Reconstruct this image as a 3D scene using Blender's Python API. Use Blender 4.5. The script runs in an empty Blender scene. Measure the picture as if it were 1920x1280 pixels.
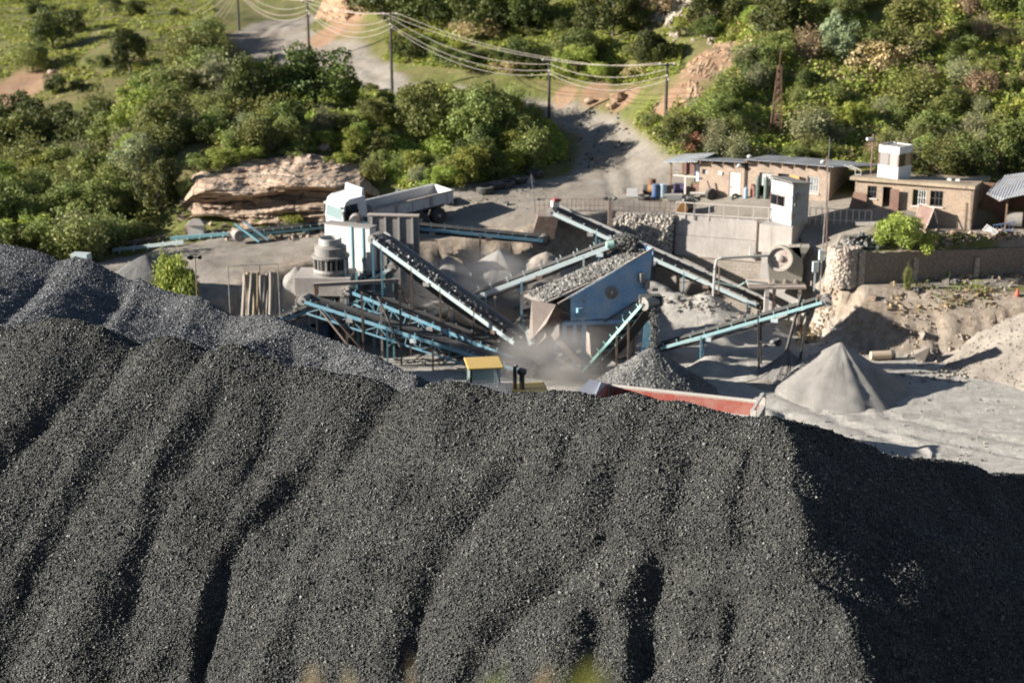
import bpy, math, random
import numpy as np
from mathutils import Vector, Matrix, noise as mnoise
random.seed(7)
rng = np.random.default_rng(11)
scene = bpy.context.scene
COL = scene.collection
F = 3000.0; PITCH = math.radians(17.0); CH = 27.6
CT, ST = math.cos(PITCH), math.sin(PITCH)

# ---------------------------------------------------------------- survey helpers
def ray(px, py):
    cx = (px - 960) / F; cy = (640 - py) / F
    return cx, CT + cy * ST, -ST + cy * CT
def P(px, py, d):
    a, b, c = ray(px, py); t = d / b
    return Vector((a * t, d, CH + c * t))
def G(px, py, z):
    a, b, c = ray(px, py); t = (z - CH) / c
    return Vector((a * t, b * t, z))

# ---------------------------------------------------------------- numpy noise
_tab = np.random.default_rng(3).random((256, 256))
def vnoise(x, y):
    xi = np.floor(x).astype(int); yi = np.floor(y).astype(int)
    fx = x - xi; fy = y - yi
    fx = fx * fx * (3 - 2 * fx); fy = fy * fy * (3 - 2 * fy)
    a = _tab[xi & 255, yi & 255]; b = _tab[(xi + 1) & 255, yi & 255]
    c = _tab[xi & 255, (yi + 1) & 255]; d = _tab[(xi + 1) & 255, (yi + 1) & 255]
    return (a * (1 - fx) + b * fx) * (1 - fy) + (c * (1 - fx) + d * fx) * fy
def fbm(x, y, o=4):
    s = 0; a = 1; n = 0
    for k in range(o):
        s = s + a * (vnoise(x + 17.3 * k, y + 9.1 * k) - .5); n += a; a *= .5; x = x * 2.03; y = y * 2.03
    return s / n * 2
def sstep(a, b, x):
    t = np.clip((x - a) / (b - a), 0, 1); return t * t * (3 - 2 * t)

# ---------------------------------------------------------------- object helpers
def tag(o, label=None, cat=None, group=None, kind=None):
    if label and not kind: kind = 'thing'
    if label: o['label'] = label
    if cat: o['category'] = cat
    if group: o['group'] = group
    if kind: o['kind'] = kind
    return o
def empty(name, loc, label, cat, group=None, rz=0):
    o = bpy.data.objects.new(name, None); COL.objects.link(o)
    o.location = loc; o.rotation_euler = (0, 0, rz); o.empty_display_size = .2
    return tag(o, label, cat, group)
def copy_tree(o, parent=None):
    c = o.copy(); COL.objects.link(c)
    if parent is not None: c.parent = parent
    for ch in list(o.children): copy_tree(ch, c)
    return c
def wpos(o):
    m = Matrix.Identity(4); ch = []
    while o is not None: ch.append(o); o = o.parent
    for k in reversed(ch): m = m @ k.matrix_basis
    return m

class MB:
    """collects shapes, then links them as ONE mesh object"""
    def __init__(s): s.v = []; s.f = []
    def add(s, vs, fs):
        n = len(s.v); s.v += [tuple(v) for v in vs]; s.f += [tuple(i + n for i in f) for f in fs]; return s
    def frame(s, c, X, Y, Z):
        c = Vector(c); vs = []
        for k in range(8):
            vs.append(c + X * (1 if k & 1 else -1) + Y * (1 if k & 2 else -1) + Z * (1 if k & 4 else -1))
        return s.add(vs, [(0, 2, 3, 1), (4, 5, 7, 6), (0, 1, 5, 4), (2, 6, 7, 3), (0, 4, 6, 2), (1, 3, 7, 5)])
    def box(s, c, size, rz=0):
        X = Vector((math.cos(rz), math.sin(rz), 0)); Y = Vector((-math.sin(rz), math.cos(rz), 0))
        return s.frame(c, X * size[0] / 2, Y * size[1] / 2, Vector((0, 0, size[2] / 2)))
    def bar(s, p0, p1, w, h, up=(0, 0, 1)):
        p0 = Vector(p0); p1 = Vector(p1); d = p1 - p0; L = d.length
        if L < 1e-6: return s
        d = d / L; up = Vector(up)
        if abs(d.dot(up)) > .98: up = Vector((0, 1, 0)) if abs(d.y) < .9 else Vector((1, 0, 0))
        r = d.cross(up).normalized(); u = r.cross(d).normalized()
        return s.frame((p0 + p1) / 2, r * w / 2, d * L / 2, u * h / 2)
    def tube(s, pts, r, n=8, cap=True):
        pts = [Vector(p) for p in pts]; rr = r if isinstance(r, (list, tuple)) else [r] * len(pts)
        base = len(s.v); prev = None
        for i, p in enumerate(pts):
            t = (pts[min(i + 1, len(pts) - 1)] - pts[max(i - 1, 0)]).normalized()
            if prev is None:
                a = Vector((0, 0, 1)) if abs(t.z) < .9 else Vector((1, 0, 0)); x = t.cross(a).normalized()
            else:
                x = (prev - t * prev.dot(t)).normalized()
            y = t.cross(x); prev = x
            for k in range(n):
                an = 2 * math.pi * k / n
                s.v.append(tuple(p + (x * math.cos(an) + y * math.sin(an)) * rr[i]))
        for i in range(len(pts) - 1):
            for k in range(n):
                a = base + i * n + k; b = base + i * n + (k + 1) % n
                s.f.append((a, b, b + n, a + n))
        if cap:
            s.f.append(tuple(base + k for k in reversed(range(n)))); e = base + (len(pts) - 1) * n
            s.f.append(tuple(e + k for k in range(n)))
        return s
    def lathe(s, c, prof, n=24, axis=(0, 0, 1)):
        """prof: (radius, offset along axis)"""
        c = Vector(c); ax = Vector(axis).normalized()
        a = Vector((1, 0, 0)) if abs(ax.x) < .9 else Vector((0, 1, 0)); x = ax.cross(a).normalized(); y = ax.cross(x)
        base = len(s.v)
        for r, h in prof:
            for k in range(n):
                an = 2 * math.pi * k / n
                s.v.append(tuple(c + ax * h + (x * math.cos(an) + y * math.sin(an)) * max(r, .0005)))
        for i in range(len(prof) - 1):
            for k in range(n):
                p = base + i * n + k; q = base + i * n + (k + 1) % n
                s.f.append((p, q, q + n, p + n))
        s.f.append(tuple(base + k for k in reversed(range(n)))); e = base + (len(prof) - 1) * n
        s.f.append(tuple(e + k for k in range(n)))
        return s
    def prism(s, poly, ext):
        poly = [Vector(p) for p in poly]; ext = Vector(ext); n = len(poly)
        return s.add(poly + [p + ext for p in poly],
                     [tuple(reversed(range(n))), tuple(range(n, 2 * n))] + [(k, (k + 1) % n, (k + 1) % n + n, k + n) for k in range(n)])
    def plate(s, poly, t):
        poly = [Vector(p) for p in poly]
        n = (poly[1] - poly[0]).cross(poly[-1] - poly[0]).normalized()
        return s.prism([p - n * t / 2 for p in poly], n * t)
    def build(s, name, mat, parent=None, smooth=False, bevel=0, local=False):
        me = bpy.data.meshes.new(name)
        v = s.v
        if parent is not None and not local:
            inv = wpos(parent).inverted(); v = [tuple(inv @ Vector(p)) for p in v]
        me.from_pydata(v, [], s.f); me.update()
        o = bpy.data.objects.new(name, me); COL.objects.link(o)
        if parent is not None: o.parent = parent
        if mat: me.materials.append(mat)
        import bmesh
        bm = bmesh.new(); bm.from_mesh(me); bmesh.ops.recalc_face_normals(bm, faces=bm.faces); bm.to_mesh(me); bm.free()
        if smooth:
            for p in me.polygons: p.use_smooth = True
        if bevel:
            m = o.modifiers.new('bevel', 'BEVEL'); m.width = bevel; m.segments = 2; m.limit_method = 'ANGLE'
        return o
def np_mesh(name, V, Fq, mat, parent=None, smooth=False):
    """V (n,3) array, Fq (m,k) array"""
    me = bpy.data.meshes.new(name); V = np.asarray(V, np.float32); Fq = np.asarray(Fq, np.int32)
    k = Fq.shape[1]
    me.vertices.add(len(V)); me.vertices.foreach_set('co', V.ravel())
    me.loops.add(Fq.size); me.loops.foreach_set('vertex_index', Fq.ravel())
    me.polygons.add(len(Fq)); me.polygons.foreach_set('loop_start', np.arange(0, Fq.size, k, dtype=np.int32))
    me.polygons.foreach_set('loop_total', np.full(len(Fq), k, np.int32))
    me.polygons.foreach_set('use_smooth', np.full(len(Fq), smooth, bool))
    me.update(calc_edges=True); me.validate()
    o = bpy.data.objects.new(name, me); COL.objects.link(o)
    if mat: me.materials.append(mat)
    if parent is not None: o.parent = parent
    return o
def attr(o, name, arr, kind='FLOAT'):
    a = o.data.attributes.new(name, kind, 'POINT')
    if kind == 'FLOAT': a.data.foreach_set('value', np.asarray(arr, np.float32).ravel())
    else: a.data.foreach_set('color', np.asarray(arr, np.float32).ravel())

# ---------------------------------------------------------------- materials
class NT:
    def __init__(s, name):
        s.m = bpy.data.materials.new(name); s.m.use_nodes = True; s.t = s.m.node_tree; s.t.nodes.clear()
        s.out = s.n('ShaderNodeOutputMaterial'); s.b = s.n('ShaderNodeBsdfPrincipled'); s.l(s.b.outputs[0], s.out.inputs[0])
        s.geo = None
    def n(s, t, **k):
        x = s.t.nodes.new(t)
        for a, b in k.items(): setattr(x, a, b)
        return x
    def l(s, a, b): s.t.links.new(a, b)
    def pos(s):
        if s.geo is None: s.geo = s.n('ShaderNodeNewGeometry')
        return s.geo.outputs['Position']
    def noise(s, scale, detail=4, rough=.55, vec=None, dist=0):
        x = s.n('ShaderNodeTexNoise'); x.inputs['Scale'].default_value = scale; x.inputs['Detail'].default_value = detail
        x.inputs['Roughness'].default_value = rough; x.inputs['Distortion'].default_value = dist
        s.l(vec if vec is not None else s.pos(), x.inputs['Vector']); return x.outputs[0]
    def ramp(s, fac, stops):
        r = s.n('ShaderNodeValToRGB'); e = r.color_ramp.elements
        while len(e) < len(stops): e.new(.5)
        for el, (p, c) in zip(e, stops):
            el.position = p; el.color = (c if len(c) == 4 else tuple(c) + (1,)) if isinstance(c, (tuple, list)) else (c, c, c, 1)
        s.l(fac, r.inputs[0]); return r.outputs[0]
    def mix(s, f, a, b, mode='MIX'):
        x = s.n('ShaderNodeMix', data_type='RGBA', blend_type=mode)
        for v, i in ((f, 0), (a, 6), (b, 7)):
            if isinstance(v, (int, float)) and i == 0: x.inputs[0].default_value = v
            elif isinstance(v, (tuple, list)): x.inputs[i].default_value = tuple(v) + (1,) if len(v) == 3 else v
            else: s.l(v, x.inputs[i])
        return x.outputs[2]
    def bump(s, h, strength=.5, dist=.05, prev=None):
        b = s.n('ShaderNodeBump'); b.inputs['Strength'].default_value = strength; b.inputs['Distance'].default_value = dist
        s.l(h, b.inputs['Height'])
        if prev is not None: s.l(prev, b.inputs['Normal'])
        s.l(b.outputs[0], s.b.inputs['Normal']); return b.outputs[0]
    def attr(s, name):
        a = s.n('ShaderNodeAttribute'); a.attribute_name = name; return a
    def set(s, col=None, rough=None, metal=None, spec=None):
        for v, k in ((col, 'Base Color'), (rough, 'Roughness'), (metal, 'Metallic'), (spec, 'Specular IOR Level')):
            if v is None: continue
            if isinstance(v, (int, float)): s.b.inputs[k].default_value = v
            elif isinstance(v, (tuple, list)): s.b.inputs[k].default_value = tuple(v) + (1,)
            else: s.l(v, s.b.inputs[k])
        return s
def worn(name, c, dust=(.36, .32, .27), amt=.45, scale=2.5, rough=.65, metal=0, rust=0, up=True):
    """painted or bare surface with dust, blotches and optional rust"""
    t = NT(name)
    n = t.noise(scale, 6, .65); n2 = t.noise(scale * 7, 4, .6)
    dark = tuple(v * .68 for v in c)
    col = t.mix(t.ramp(n2, [(.35, 0.0), (.7, 1.0)]), c, dark)
    if rust:
        n3 = t.noise(scale * 1.7, 7, .7)
        col = t.mix(t.ramp(n3, [(.62 - rust * .25, 0.0), (.72 - rust * .25, 1.0)]), col, (.17, .075, .04))
    f = t.ramp(n, [(.35, 0.0), (.75, amt)])
    if up:
        x = t.n('ShaderNodeSeparateXYZ'); t.l(t.geo.outputs['Normal'], x.inputs[0])
        m = t.n('ShaderNodeMath', operation='MULTIPLY_ADD'); t.l(x.outputs[2], m.inputs[0]); m.inputs[1].default_value = amt * .8; t.l(f, m.inputs[2]); m.use_clamp = True
        f = m.outputs[0]
    col = t.mix(f, col, dust)
    t.set(col, rough, metal); t.bump(n2, .15, .02)
    return t.m
# ---------------------------------------------------------------- terrain
CTRL = [(r[0], r[1], G(r[0], r[1], r[2])) if r[3] == 'z' else (r[0], r[1], P(r[0], r[1], r[2])) for r in [
 # yard-side terrace and haul pad
 (1150,395,6,'z'),(1300,375,6,'z'),(1420,400,6,'z'),(1500,405,6,'z'),(1580,415,6,'z'),(1700,425,6,'z'),(1850,432,6,'z'),(1920,440,5.9,'z'),(1180,370,6,'z'),(1050,385,5.9,'z'),(1000,372,5.9,'z'),
 (900,385,5.6,'z'),(800,411,4.9,'z'),(700,430,4.55,'z'),(600,450,4.25,'z'),(450,466,3.8,'z'),(330,483,3.6,'z'),(200,495,3.4,'z'),
 (1130,330,6.6,'z'),(1135,240,118,'d'),(1078,222,121.5,'d'),(1180,280,112,'d'),(1000,205,124,'d'),(900,330,6.4,'z'),(1010,325,6.5,'z'),
 (870,182,127,'d'),(740,168,131,'d'),(690,143,136,'d'),(630,112,143,'d'),(560,95,148,'d'),(500,65,156,'d'),(560,40,165,'d'),(640,28,170,'d'),(440,35,164,'d'),
 # right hill
 (1300,250,109,'d'),(1260,170,117,'d'),(1330,100,121.5,'d'),(1400,0,130,'d'),(1500,250,109.5,'d'),(1500,100,119,'d'),(1550,0,127,'d'),
 (1700,270,108.5,'d'),(1700,100,119,'d'),(1700,0,124.7,'d'),(1900,290,106,'d'),(1900,150,113,'d'),(1900,0,122,'d'),(1620,320,104.5,'d'),(1850,325,102.5,'d'),
 (1230,200,116.5,'d'),(1150,150,125,'d'),(1100,170,124,'d'),(1200,60,131,'d'),(1100,0,140,'d'),(1000,120,131,'d'),(950,0,144,'d'),(850,100,136,'d'),(850,0,147,'d'),(750,90,142,'d'),(700,0,152,'d'),(660,40,152,'d'),
 # left slopes
 (450,120,147,'d'),(300,200,134,'d'),(250,90,150,'d'),(250,0,195,'d'),(50,150,147,'d'),(50,0,205,'d'),(50,300,126,'d'),(50,430,106,'d'),(200,430,105.5,'d'),(300,420,105,'d'),(200,300,123,'d'),
 (350,290,108.5,'d'),(500,285,109.5,'d'),(690,295,109.5,'d'),(600,230,116,'d'),(480,210,120,'d'),(400,270,111,'d'),(800,250,114,'d'),(950,250,114.5,'d'),(780,330,107.5,'d'),(850,340,106,'d'),(350,430,103,'d'),(500,420,104,'d'),(640,400,104.4,'d'),
 # ledge in front of the stone wall, bank top
 (1560,535,3.1,'z'),(1700,540,3.2,'z'),(1850,548,3.2,'z'),(1920,552,3.2,'z'),(1620,552,3.0,'z'),(1780,556,3.0,'z'),
 (1640,470,92.8,'d'),(1760,470,92.8,'d'),(1900,475,93,'d'),(1760,450,5.6,'z'),(1650,440,5.6,'z'),
]]
_cp = np.array([[c[2].x, c[2].y, c[2].z] for c in CTRL])
_cp = np.vstack([_cp, [[60, 150, 34], [90, 130, 40], [45, 180, 36], [10, 190, 27], [-20, 230, 15], [-60, 230, 12], [-100, 160, 9], [-90, 90, 5], [-60, 70, 3.4], [-40, 60, 3.2], [-28, 75, 3.2], [-24, 86, 3.3], [-40, 95, 4], [70, 90, 6], [55, 97, 6.3], [60, 60, 3], [-60, 20, 3], [60, 10, 3], [0, 255, 34], [90, 230, 50], [-100, 250, 14], [100, 20, 4], [-100, 10, 3]]])
def _tps(r2): return np.where(r2 > 1e-9, .5 * r2 * np.log(r2 + 1e-12), 0)
def _fit(c, lam=2.0):
    n = len(c); xy = c[:, :2] / 10
    K = _tps(((xy[:, None] - xy[None]) ** 2).sum(-1)) + np.eye(n) * lam * .01
    Pm = np.c_[np.ones(n), xy]; A = np.block([[K, Pm], [Pm.T, np.zeros((3, 3))]])
    return np.linalg.solve(A, np.r_[c[:, 2], 0, 0, 0]), xy
_w, _xy = _fit(_cp)
def upper(x, y):
    x = np.asarray(x, float); y = np.asarray(y, float); out = np.empty(x.size); q = np.c_[x.ravel(), y.ravel()] / 10
    for i in range(0, len(q), 20000):
        s = q[i:i + 20000]; K = _tps(((s[:, None] - _xy[None]) ** 2).sum(-1))
        out[i:i + 20000] = K @ _w[:-3] + _w[-3] + s @ _w[-2:]
    return out.reshape(x.shape)
YE = np.array([(-17, -60, 6), (-16.5, 60, 6), (-15.2, 76, 5), (-14, 83, 4.5), (-11.5, 89, 4), (-8, 92.3, 3.5), (-3, 93, 4), (2, 94, 3.5), (5.0, 97.2, 1.0), (6.2, 98.35, .4), (10.4, 97.9, .4), (17.0, 95.3, .4), (17.6, 93.5, .6), (18, 91.5, 2), (18.8, 88.2, 3.0), (24, 86.7, 3.2), (30, 85.3, 3.6), (38, 83, 4), (60, 80, 5), (140, 70, 6)], float)
def yard_sd(x, y):
    """distance outside the yard (negative inside) and the width of the bank there"""
    x = np.asarray(x, float); y = np.asarray(y, float); best = np.full(x.shape, 1e9); w = np.zeros(x.shape)
    for a, b in zip(YE[:-1], YE[1:]):
        d = b[:2] - a[:2]; L2 = d @ d
        t = np.clip(((x - a[0]) * d[0] + (y - a[1]) * d[1]) / L2, 0, 1)
        dd = np.hypot(x - a[0] - t * d[0], y - a[1] - t * d[1]); m = dd < best
        best = np.where(m, dd, best); w = np.where(m, a[2] + t * (b[2] - a[2]), w)
    poly = np.vstack([YE[:, :2], [[140, -60]]]); ins = np.zeros(x.shape, bool)
    for a, b in zip(poly, np.roll(poly, -1, 0)):
        c = ((a[1] > y) != (b[1] > y)) & (x < (b[0] - a[0]) * (y - a[1]) / (b[1] - a[1] + 1e-12) + a[0]); ins ^= c
    return np.where(ins, -best, best), w
def polydist(x, y, pts):
    best = np.full(np.shape(x), 1e9); wd = np.zeros(np.shape(x)); pts = np.asarray(pts, float)
    for a, b in zip(pts[:-1], pts[1:]):
        d = b[:2] - a[:2]; t = np.clip(((x - a[0]) * d[0] + (y - a[1]) * d[1]) / (d @ d + 1e-9), 0, 1)
        dd = np.hypot(x - a[0] - t * d[0], y - a[1] - t * d[1]); m = dd < best
        best = np.where(m, dd, best); wd = np.where(m, a[2] + t * (b[2] - a[2]), wd)
    return best, wd
ROADS = [[(-25, 87.5, 3.2), (-17, 91, 3.2), (-11, 94.5, 3)], [(7.4, 103, 4.6), (7.2, 107, 3.3), (7.1, 111, 2.4), (6.9, 115, 1.75), (6.2, 118.6, 1.5), (4.6, 121.4, 1.4), (1.7, 124, 1.3), (-3.9, 127.2, 1.3), (-9.6, 131, 1.3), (-12.2, 136, 2.1), (-15.6, 143, 2.8), (-19.8, 148, 3.2), (-23.5, 156, 3.4), (-22, 165, 3), (-18, 172, 3)],
         [(-22, 96.5, 3.6), (-12, 98.8, 3.3), (-5.5, 101, 3.2), (0, 103, 3.5), (7, 104, 5)], [(-21, 96.5, 3.4), (-25, 94, 2.6), (-28, 90, 2)], [(19.5, 90.2, .5), (26, 91.3, .8), (36, 93, .9)],
         [(6, 102, 4), (14, 100.3, 2.2), (20, 97.5, 2.2), (30, 94.3, 1.2), (50, 90, 1.3)]]
TRACKS = [[tuple(G(a, b, 0)[:2]) + (1,) for a, b in t_] for t_ in ([(1430, 815), (1600, 800), (1780, 790), (1960, 800)], [(1500, 780), (1650, 790), (1800, 820), (1960, 850)], [(1240, 680), (1340, 705), (1440, 745), (1560, 800), (1700, 850)], [(1690, 770), (1800, 762), (1960, 768)], [(1300, 665), (1420, 690), (1480, 720)], [(1000, 705), (1080, 690), (1160, 690)])]
REDS = [(1345, 115, 1.9), (1320, 135, 2.0), (1275, 185, 1.9), (1240, 215, 1.5), (1370, 95, 1.2), (1170, 185, 1.6), (1120, 180, 1.4), (1290, 260, 1.0), (640, 50, 3.2), (660, 20, 3), (620, 70, 2), (40, 165, 4), (20, 185, 3), (1760, 70, .7), (1880, 65, .7), (1300, 15, 1.6), (1060, 175, 1.2)]
REDW = None
def masks(x, y):
    sd, w = yard_sd(x, y)
    yard = 1 - sstep(-.2, 1.2, sd + .5 * fbm(x / 1.5, y / 1.5, 3))
    n = fbm(x / 2.3 + 5, y / 2.3, 4)
    road = np.zeros(np.shape(x))
    for r in ROADS:
        d, wd = polydist(x, y, r); road = np.maximum(road, 1 - sstep(-.35, .6, d - wd + n * .55))
    pad = ((x > -6) & (x < 60)).astype(float) * sstep(0, 1, sd) * (1 - sstep(99.0, 101.5, y - (x < 5) * 3.5 + np.clip(x - 12, 0, 30) * .25 + n)) * (1 - sstep(20.5, 23, x - (y - 94) * 1.2 + n * .6))
    road = np.maximum(road, pad)
    bank = sstep(-.5, .1, sd) * (1 - sstep(1.0, 1.5, sd / w + n * .25))
    red = np.zeros(np.shape(x))
    for px, py, r in REDW:
        red = np.maximum(red, 1 - sstep(.5, 1.1, np.hypot(x - px, (y - py) * .7) / r + n * .45))
    return yard, road, bank, red, sd, w
def hz_raw(x, y):
    x = np.asarray(x, float); y = np.asarray(y, float)
    sd, w = yard_sd(x, y); t = np.clip(sd / w, 0, 1); e = t * t * (3 - 2 * t)
    z = upper(x, y) * e
    # ground that the photographer stands on: drops towards the stockpile
    wl_ = 91.02 + (x - 19.9) * .2256; m = (x > 19.0) & (y < wl_) & (y > 84); k_ = sstep(19.0, 20.0, x)
    z = np.where(m, np.minimum(z, 3.3 - .12 * sstep(0, 2, wl_ - y) + (1 - k_) * 3), z)
    m2 = (x > 19.6) & (y >= wl_ + .1) & (y < wl_ + 3) & (x < 42); z = np.where(m2, np.maximum(np.minimum(z, 5.75), 4.9 + .25 * (y - wl_)), z)
    near = np.clip(26 - np.clip(y - 2, 0, 99) * .56 - np.clip(y - 11, 0, 99) * 1.1, -5, 26) + 0 * x
    return np.maximum(z, near), e, sd, w
def hz(x, y):
    x = np.asarray(x, float); y = np.asarray(y, float)
    z, e, sd, w = hz_raw(x, y)
    b = 4 * e * (1 - e)
    z = z + .05 * fbm(x / .9, y / .9, 4) * (1 - b)
    wild = sstep(98, 108, y) + sstep(12, 20, -x); wild = np.clip(wild, 0, 1)
    z = z + wild * .35 * fbm(x / 3.1 + 3, y / 3.1, 4) * np.clip(e, 0, 1)
    z = z + b * np.clip(w - .5, 0, 2.5) * (.26 * fbm(x / .8, y / 1.6, 4) - .52 * np.abs(fbm(x / .75 + 3 * fbm(x / 4, y / 4, 2), y / 6, 3)))
    # furrows of loaders and wheel ruts in the yard
    z = z + (1 - e) * (.05 * fbm(x / 3.5 + y / 7, y / .28, 3) * (.4 + 1.2 * np.clip(fbm(x / 5, y / 4, 2) + .4, 0, 1)) + .09 * sstep(18, 9, np.abs(x - 10)) * sstep(80, 83, y) * fbm(x / .9, y / .8, 4) + .10 * np.clip(fbm(x / 2.6 + 9, y / 1.6, 4) - .12, 0, 1) * sstep(3, 0, -sd))
    rd, _ = polydist(x, y, ROADS[1]); z = z - .09 * np.exp(-((rd - .8) / .28) ** 2) + .05 * np.exp(-(rd / .3) ** 2)
    rd, _ = polydist(x, y, ROADS[2]); z = z - .07 * np.exp(-((rd - .9) / .3) ** 2)
    for tr in TRACKS:
        rd, _ = polydist(x, y, tr); z = z - (1 - e) * (.10 * np.exp(-((rd - .95) / .27) ** 2) - .05 * np.exp(-((rd - 1.5) / .25) ** 2) - .03 * np.exp(-(rd / .35) ** 2))
    # dirt heaped against the foot of the retaining wall and under the conveyors
    for hx, hy, r, h in ((8.8, 94.2, 3.6, 2.5), (12.2, 92.6, 3.2, 1.9), (14.5, 91.6, 1.6, .6), (6.3, 93.4, 2.4, 1.3), (10.5, 89.5, 2.2, .55), (15.6, 92.2, 1.3, .9), (-.6, 91.4, 2.2, .9), (-3.5, 92.0, 2.5, 1.0), (12.5, 86.2, 1.5, .5), (10.6, 84.6, 1.3, .45), (13.2, 83.7, 1.3, .55), (11.4, 84.9, 1.5, .7), (13.6, 85.8, 1.6, .6), (9.2, 86.8, 1.6, .7), (15.4, 84.6, 1.5, .6)):
        q = np.hypot(x - hx, y - hy) / r
        z = z + h * np.clip(1.08 - q - .16 * fbm(x / 1.6 + hx, y / 1.6, 4), 0, 1) ** 1.15
    return z
REDW = []
def ground(px, py, lo=18, hi=260):
    """where the line of sight through a survey point meets the ground"""
    a, b, c = ray(px, py); d = np.arange(lo, hi, .25)
    x = a / b * d; z = CH + c / b * d; g = hz(x, d); i = np.argmax(g >= z) if (g >= z).any() else len(d) - 1
    return Vector((x[i], d[i], g[i]))
def gz(x, y): return float(hz(np.array([x]), np.array([y]))[0])
for px, py, r in REDS:
    g = ground(px, py); REDW.append((g.x, g.y, r))

def axis(segs):
    out = []
    for a, b, s in segs: out += list(np.arange(a, b, s))
    return np.array(out + [segs[-1][1]])
gx = axis([(-140, -50, 3), (-50, -34, .8), (-34, 40, .3), (40, 60, .8), (60, 140, 3)])
gy = axis([(-50, 0, 4), (0, 66, 1.2), (66, 104, .22), (104, 150, .4), (150, 215, 1), (215, 290, 4)])
GX, GY = np.meshgrid(gx, gy); GZ = hz(GX, GY)
yard, road, bank, red, sd, bw = masks(GX, GY)
nx, ny = len(gx), len(gy)
V = np.c_[GX.ravel(), GY.ravel(), GZ.ravel()]
idx = np.arange(nx * ny).reshape(ny, nx)
Q = np.stack([idx[:-1, :-1], idx[:-1, 1:], idx[1:, 1:], idx[1:, :-1]], -1).reshape(-1, 4)

t = NT('earth'); a = t.attr('zone'); s = t.n('ShaderNodeSeparateColor'); t.l(a.outputs['Color'], s.inputs[0])
n1 = t.noise(.35, 6, .6); n2 = t.noise(2.2, 6, .65); n3 = t.noise(14, 4, .7); n4 = t.noise(60, 3, .6)
grass = t.mix(t.ramp(n2, [(.3, 0.0), (.7, 1.0)]), (.085, .10, .024), (.20, .20, .06))
grass = t.mix(t.ramp(n1, [(.4, 0.0), (.65, .75)]), grass, (.19, .145, .075))
dirt = t.mix(t.ramp(n1, [(.35, 0.0), (.65, 1.0)]), (.355, .315, .265), (.265, .225, .178))
dirt = t.mix(t.ramp(n3, [(.35, 0.0), (.75, .6)]), dirt, (.22, .19, .155))
sand = t.mix(t.ramp(n2, [(.35, 0.0), (.65, 1.0)]), (.50, .465, .412), (.375, .345, .30))
mpr = t.n('ShaderNodeMapping'); mpr.inputs['Scale'].default_value = (.3, 2.0, 1); mpr.inputs['Rotation'].default_value = (0, 0, .16); t.l(t.pos(), mpr.inputs[0]); n5 = t.noise(1.3, 5, .6, mpr.outputs[0], 1.8)
sand = t.mix(t.ramp(n5, [(.42, 0.0), (.7, .42)]), sand, (.24, .222, .196)); dirt = t.mix(t.ramp(n5, [(.45, 0.0), (.7, .5)]), dirt, (.17, .145, .115))
sand = t.mix(t.ramp(n3, [(.42, 0.0), (.75, .5)]), sand, (.26, .245, .22))
redc = t.mix(t.ramp(n2, [(.3, 0.0), (.7, 1.0)]), (.40, .21, .115), (.32, .235, .155))
redc = t.mix(t.ramp(n3, [(.4, 0.0), (.7, .7)]), redc, (.13, .09, .06))
bk = t.mix(t.ramp(n2, [(.38, 0.0), (.62, 1.0)]), (.41, .345, .275), (.255, .20, .15))
bk = t.mix(t.ramp(n3, [(.4, 0.0), (.7, .6)]), bk, (.2, .15, .105))
c = t.mix(s.outputs[1], grass, dirt); c = t.mix(s.outputs[2], c, redc); c = t.mix(a.outputs['Alpha'], c, bk); c = t.mix(s.outputs[0], c, sand)
t.set(c, .95, spec=.2); b1 = t.bump(n2, .5, .18); b2 = t.bump(n3, .7, .07, b1); b3 = t.bump(n4, .6, .03, b2); t.bump(n5, .45, .10, b3)
M_EARTH = t.m
zone = np.stack([yard, road, red, bank], -1).reshape(-1, 4)
ym = yard.ravel()[Q].mean(1); rm = road.ravel()[Q].mean(1)
kinds = np.where(ym > .5, 0, np.where(rm > .5, 1, 2))
for k, nm in enumerate(('yard_ground', 'road', 'hillside')):
    q = Q[kinds == k]; u, inv = np.unique(q, return_inverse=True)
    o = np_mesh(nm, V[u], inv.reshape(-1, 4), M_EARTH, None, True); attr(o, 'zone', zone[u], 'FLOAT_COLOR'); tag(o, kind='structure')

# ---------------------------------------------------------------- stockpiles of crushed stone
def stone_mat(name, lo, mid, hi, scale, spec=.5):
    t = NT(name)
    v = t.n('ShaderNodeTexVoronoi'); v.inputs['Scale'].default_value = scale; t.l(t.pos(), v.inputs['Vector'])
    sp = t.n('ShaderNodeSeparateColor'); t.l(v.outputs['Color'], sp.inputs[0])
    col = t.ramp(sp.outputs[0], [(0, lo), (.55, mid), (.85, mid), (1, hi)])
    big = t.ramp(t.noise(.5, 5, .6), [(.3, .75), (.7, 1.25)])
    col = t.mix(1.0, col, big, 'MULTIPLY')
    t.set(col, .72, spec=spec); t.bump(v.outputs['Distance'], 1.0, .6 / scale)
    return t.m
def loose_mat(name, lo, mid, hi, spec=.5):
    t = NT(name); a = t.attr('tone')
    col = t.ramp(a.outputs['Fac'], [(0, lo), (.6, mid), (.88, mid), (1, hi)])
    big = t.ramp(t.noise(.5, 5, .6), [(.3, .75), (.7, 1.25)])
    col = t.mix(1.0, col, big, 'MULTIPLY')
    t.set(col, .62, spec=spec); return t.m
_oct = np.array([(1, 0, 0), (-1, 0, 0), (0, 1, 0), (0, -1, 0), (0, 0, 1), (0, 0, -1)], float)
_of = np.array([(0, 2, 4), (2, 1, 4), (1, 3, 4), (3, 0, 4), (2, 0, 5), (1, 2, 5), (3, 1, 5), (0, 3, 5)])
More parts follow.
